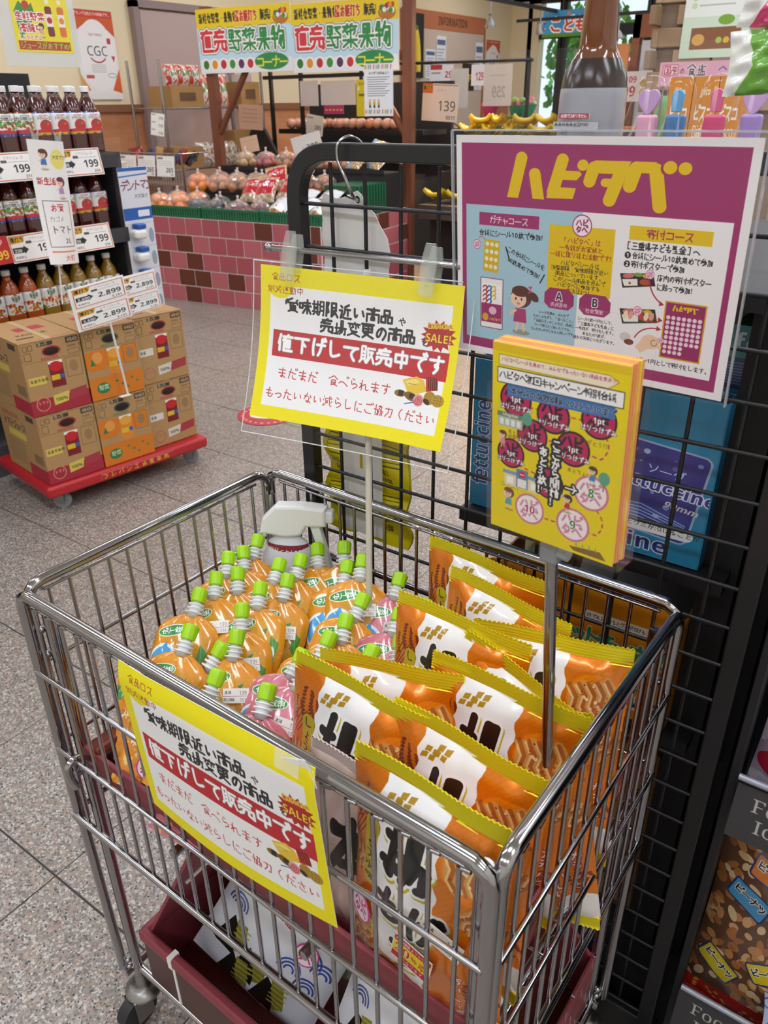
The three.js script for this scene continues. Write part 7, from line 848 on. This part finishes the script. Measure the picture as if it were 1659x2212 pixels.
{ // brick pier with posters, salt sign and 499 sign on the right
  const t = struct('wall_pier', box(0.62, 3.0, 0.36, -0.78, 1.5, -4.24), M(0x8d7a68, 0.9)), bm = [0xa08468, 0x8f7458, 0xb2967a, 0x96806a].map((c) => M(c, 0.9)), bg = rbox(0.19, 0.085, 0.03, 0.006, 1);
  for (let r = 0; r < 9; r++) for (let k = 0; k < 4; k++) { const x = -1.02 + k * 0.2 - (r % 2) * 0.08; if (x > -1.1 && x < -0.46) mesh('brick', bg, bm[(r * 3 + k * 5) % 4], t, [x, 1.17 + r * 0.096, -4.052 + rr(0, 0.008)]); if (k < 2) mesh('brick', bg, bm[(r + k) % 4], t, [-1.092, 1.17 + r * 0.096, -4.12 - k * 0.2 + (r % 2) * 0.08], [0, 90, 0]); }
  const pm = textCard('#e8ebe4', (x, w, h) => { rect(x, '#cfe0c8', 0, h * 0.62, w, h * 0.38); jt(x, '自家製', 40, 90, 44, '#4a3f34', { w: 0.08 }); jt(x, '梅酒', 170, 24, 110, '#5a3f2e', { w: 0.1 }); for (let i = 0; i < 4; i++) { oval(x, '#c8dca8', 60, 200 + i * 44, 18); rect(x, '#b8bcb0', 90, 195 + i * 44, 220, 9); } oval(x, '#7aa83a', 270, 420, 50, 30); rect(x, '#8a5a3a', 60, h * 0.72, w - 110, h * 0.2); oval(x, '#d8a85a', 110, h * 0.83, 40, 34); for (let i = 0; i < 3; i++) oval(x, ['#a8c85a', '#e0b83a', '#8ab8d8'][i], 240 + i * 46, h * 0.84, 19); }, 420, 640);
  card('wall_poster', 'white plum-liquor poster with green fruit on the brick pier', 0.32, 0.46, [-0.8, 1.69, -4.03], 0, pm);

  const sb = thing('salt_display', 'pink and green salt packs under a pink domestic salt sign', 'display', [-0.8, 0, -3.78]); mesh('display_base', box(0.36, 1.1, 0.14, 0, 0.55, 0), M(0x8a5a62, 0.7), sb); mesh('sign_sheet', sheet(0.33, 0.1, 0.002), textCard('#e3a9bc', (x, w, h) => { rrect(x, '#f2d9e0', 30, 20, 130, 70, 6, 5, '#b8304a'); jt(x, '国産', 40, 26, 58, '#b8304a', { w: 0.13 }); jt(x, 'の', 172, 40, 46, '#57423f', { w: 0.1 }); jt(x, '食塩', 230, 14, 84, '#57504f', { w: 0.12, line: ['#f6eef0', 8] }); poly(x, null, [[500, 60], [530, 40], [560, 60]], 8, '#3a5aa8'); }, 600, 160), sb, [0.02, 1.385, 0.06]); for (const x of [-0.12, 0.14]) mesh('sign_stem', bar([x, 1.1, 0.05], [x, 1.36, 0.055], 0.005, 6), STEEL, sb); for (let i = 0; i < 3; i++) mesh('salt_pack', bagGeo(0.11, 0.19, 0.05, i, 10, 12), M([0x7fae6a, 0xd98aa4, 0xe6d6da][i], 0.4), sb, [-0.115 + i * 0.115, 1.105, 0]);
  card('price_sheet', 'white sheet with red 109 and 499 prices left of the brick pier', 0.32, 0.17, [-1.58, 1.355, -5.0], 0, textCard('#e6dcd6', (x, w, h) => { latin(x, '109', 330, 84, 66, '#c0303a', { align: 'right' }); latin(x, '499', 330, 190, 110, '#c0303a', { align: 'right' }); rect(x, '#8a8078', 60, 60, 80, 18); rect(x, '#c8303a', 0, 0, 26, 60); oval(x, '#c8a25a', 390, 90, 30); oval(x, '#d8b26a', 390, 160, 30); }, 440, 230));
  const st = thing('price_stand', 'black stand holding the red 499 price sheet', 'stand', [-1.58, 0, -5.04]); mesh('stand_post', bar([0, 0, 0], [0, 1.27, 0], 0.012, 8), BLACK, st); mesh('stand_base', cyl(0.16, 0.17, 0.02, 20).translate(0, 0.011, 0), BLACK, st);
  const ct = thing('checkout_counter', 'dark checkout counter with orange front in front of the end windows', 'counter', [-3.2, 0, -9.9]); mesh('counter_body', box(2.0, 0.95, 0.6, 0, 0.475, 0), M(0x5a4438, 0.6), ct); mesh('counter_top', box(2.04, 0.04, 0.64, 0, 0.97, 0), M(0xb9793f, 0.5), ct);
  const kd = thing('festival_banner', 'blue festival banner with red lettering hung before the end windows', 'banner', [-3.84, 2.09, -9.5]); mesh('banner_sheet', sheet(0.94, 0.27, 0.003), textCard('#3f9fd8', (x, w, h) => { rect(x, '#5fae3a', 0, h - 30, w, 30); for (let i = 0; i < 20; i++) oval(x, ['#f2f4f4', '#f0d43a', '#e8862a', '#d8406a', '#2a6ac0'][i % 5], rr(10, w - 10), rr(10, h - 60), rr(6, 16)); jt(x, 'こどもの日', 70, 60, 116, '#d8402c', { w: 0.16, lines: [['#fff', 22]], gap: 1.02 }); oval(x, '#f0a62a', w - 50, 40, 34); }, 720, 220), kd); for (const x of [-0.44, 0.44]) mesh('hanging_string', bar([x, 0.13, 0], [x, 0.9, 0], 0.002, 5), BLACK, kd);
  const op = struct('trim_3', box(0.3, 1.9, 0.05, -3.98, 1.0, -11.2), M(0xd98a4a, 0.6)); struct('door_2', box(0.8, 2.0, 0.05, -3.4, 1.0, -11.6), M(0xd8dade, 0.4)); struct('trim_4', merge([box(0.1, 2.3, 0.12, -3.88, 1.15, -11.6), box(0.1, 2.3, 0.12, -2.92, 1.15, -11.6), box(1.06, 0.3, 0.12, -3.4, 2.18, -11.6)]), M(0x9a5a3c, 0.6));
}
{ // ceiling tracks with warm spot lamps over the fruit
  const t = thing('lamp_track', 'black lamp tracks hung above the fruit racks', 'track', [0, 0, 0]); mesh('track_bar', box(0.035, 0.035, 3.4, -4.15, 2.22, -8.2), BLACK, t); mesh('track_bar', box(2.4, 0.03, 0.035, -3.3, 2.12, -9.2), BLACK, t); for (const [x, z] of [[-4.15, -6.7], [-4.15, -9.7], [-2.2, -9.2]]) mesh('track_rod', bar([x, 2.12, z], [x, 2.995, z], 0.008, 6), BLACK, t);
  const warm = new THREE.MeshStandardMaterial({ color: 0xffffff, emissive: 0xffd9a0, emissiveIntensity: 9 }), sil = M(0xa8a8ac, 0.3, 0.8);
  [[-4.15, 2.0, -7.9, 'left spot lamp under the black track, nearest the camera'], [-4.15, 2.0, -9.1, 'second spot lamp on the black track, left of the festival banner'], [-3.25, 1.92, -9.2, 'spot lamp right of the festival banner'], [-2.62, 1.92, -9.2, 'spot lamp farthest right beside the brick pier'], [-3.1, 2.05, -6.0, 'spot lamp over the banana stand']].forEach(([x, y, z, l]) => {
    const s = thing('spot_lamp', l, 'lamp', [x, y, z], [0, rr(-30, 30), 0], 'spot lamps on the tracks'); mesh('lamp_stem', bar([0, 0.06, 0], [0, z > -7 ? 0.95 : 0.2, 0], 0.008, 6), sil, s); const h = mesh('lamp_head', lathe([[0.016, 0.09], [0.02, 0.06], [0.04, 0.02], [0.058, -0.02], [0.05, -0.02], [0.034, 0.02], [0, 0.03]], 18), sil, s, [0, 0, 0], [28, 0, 0]); mesh('lens', cyl(0.047, 0.047, 0.006, 18), warm, h, [0, -0.012, 0]);
    const L = new THREE.SpotLight(0xffc988, 14, 0, 0.75, 0.6, 2); L.position.set(x, y - 0.05, z); L.target.position.set(x - 0.2, 0.8, z + 1.2); L.castShadow = true; L.name = 'spot_light'; L.shadow.radius = 2; scene.add(L, L.target);
  });
}
if (missing.size) console.log('missing glyphs', [...missing].join(''));
renderer.render(scene, camera);
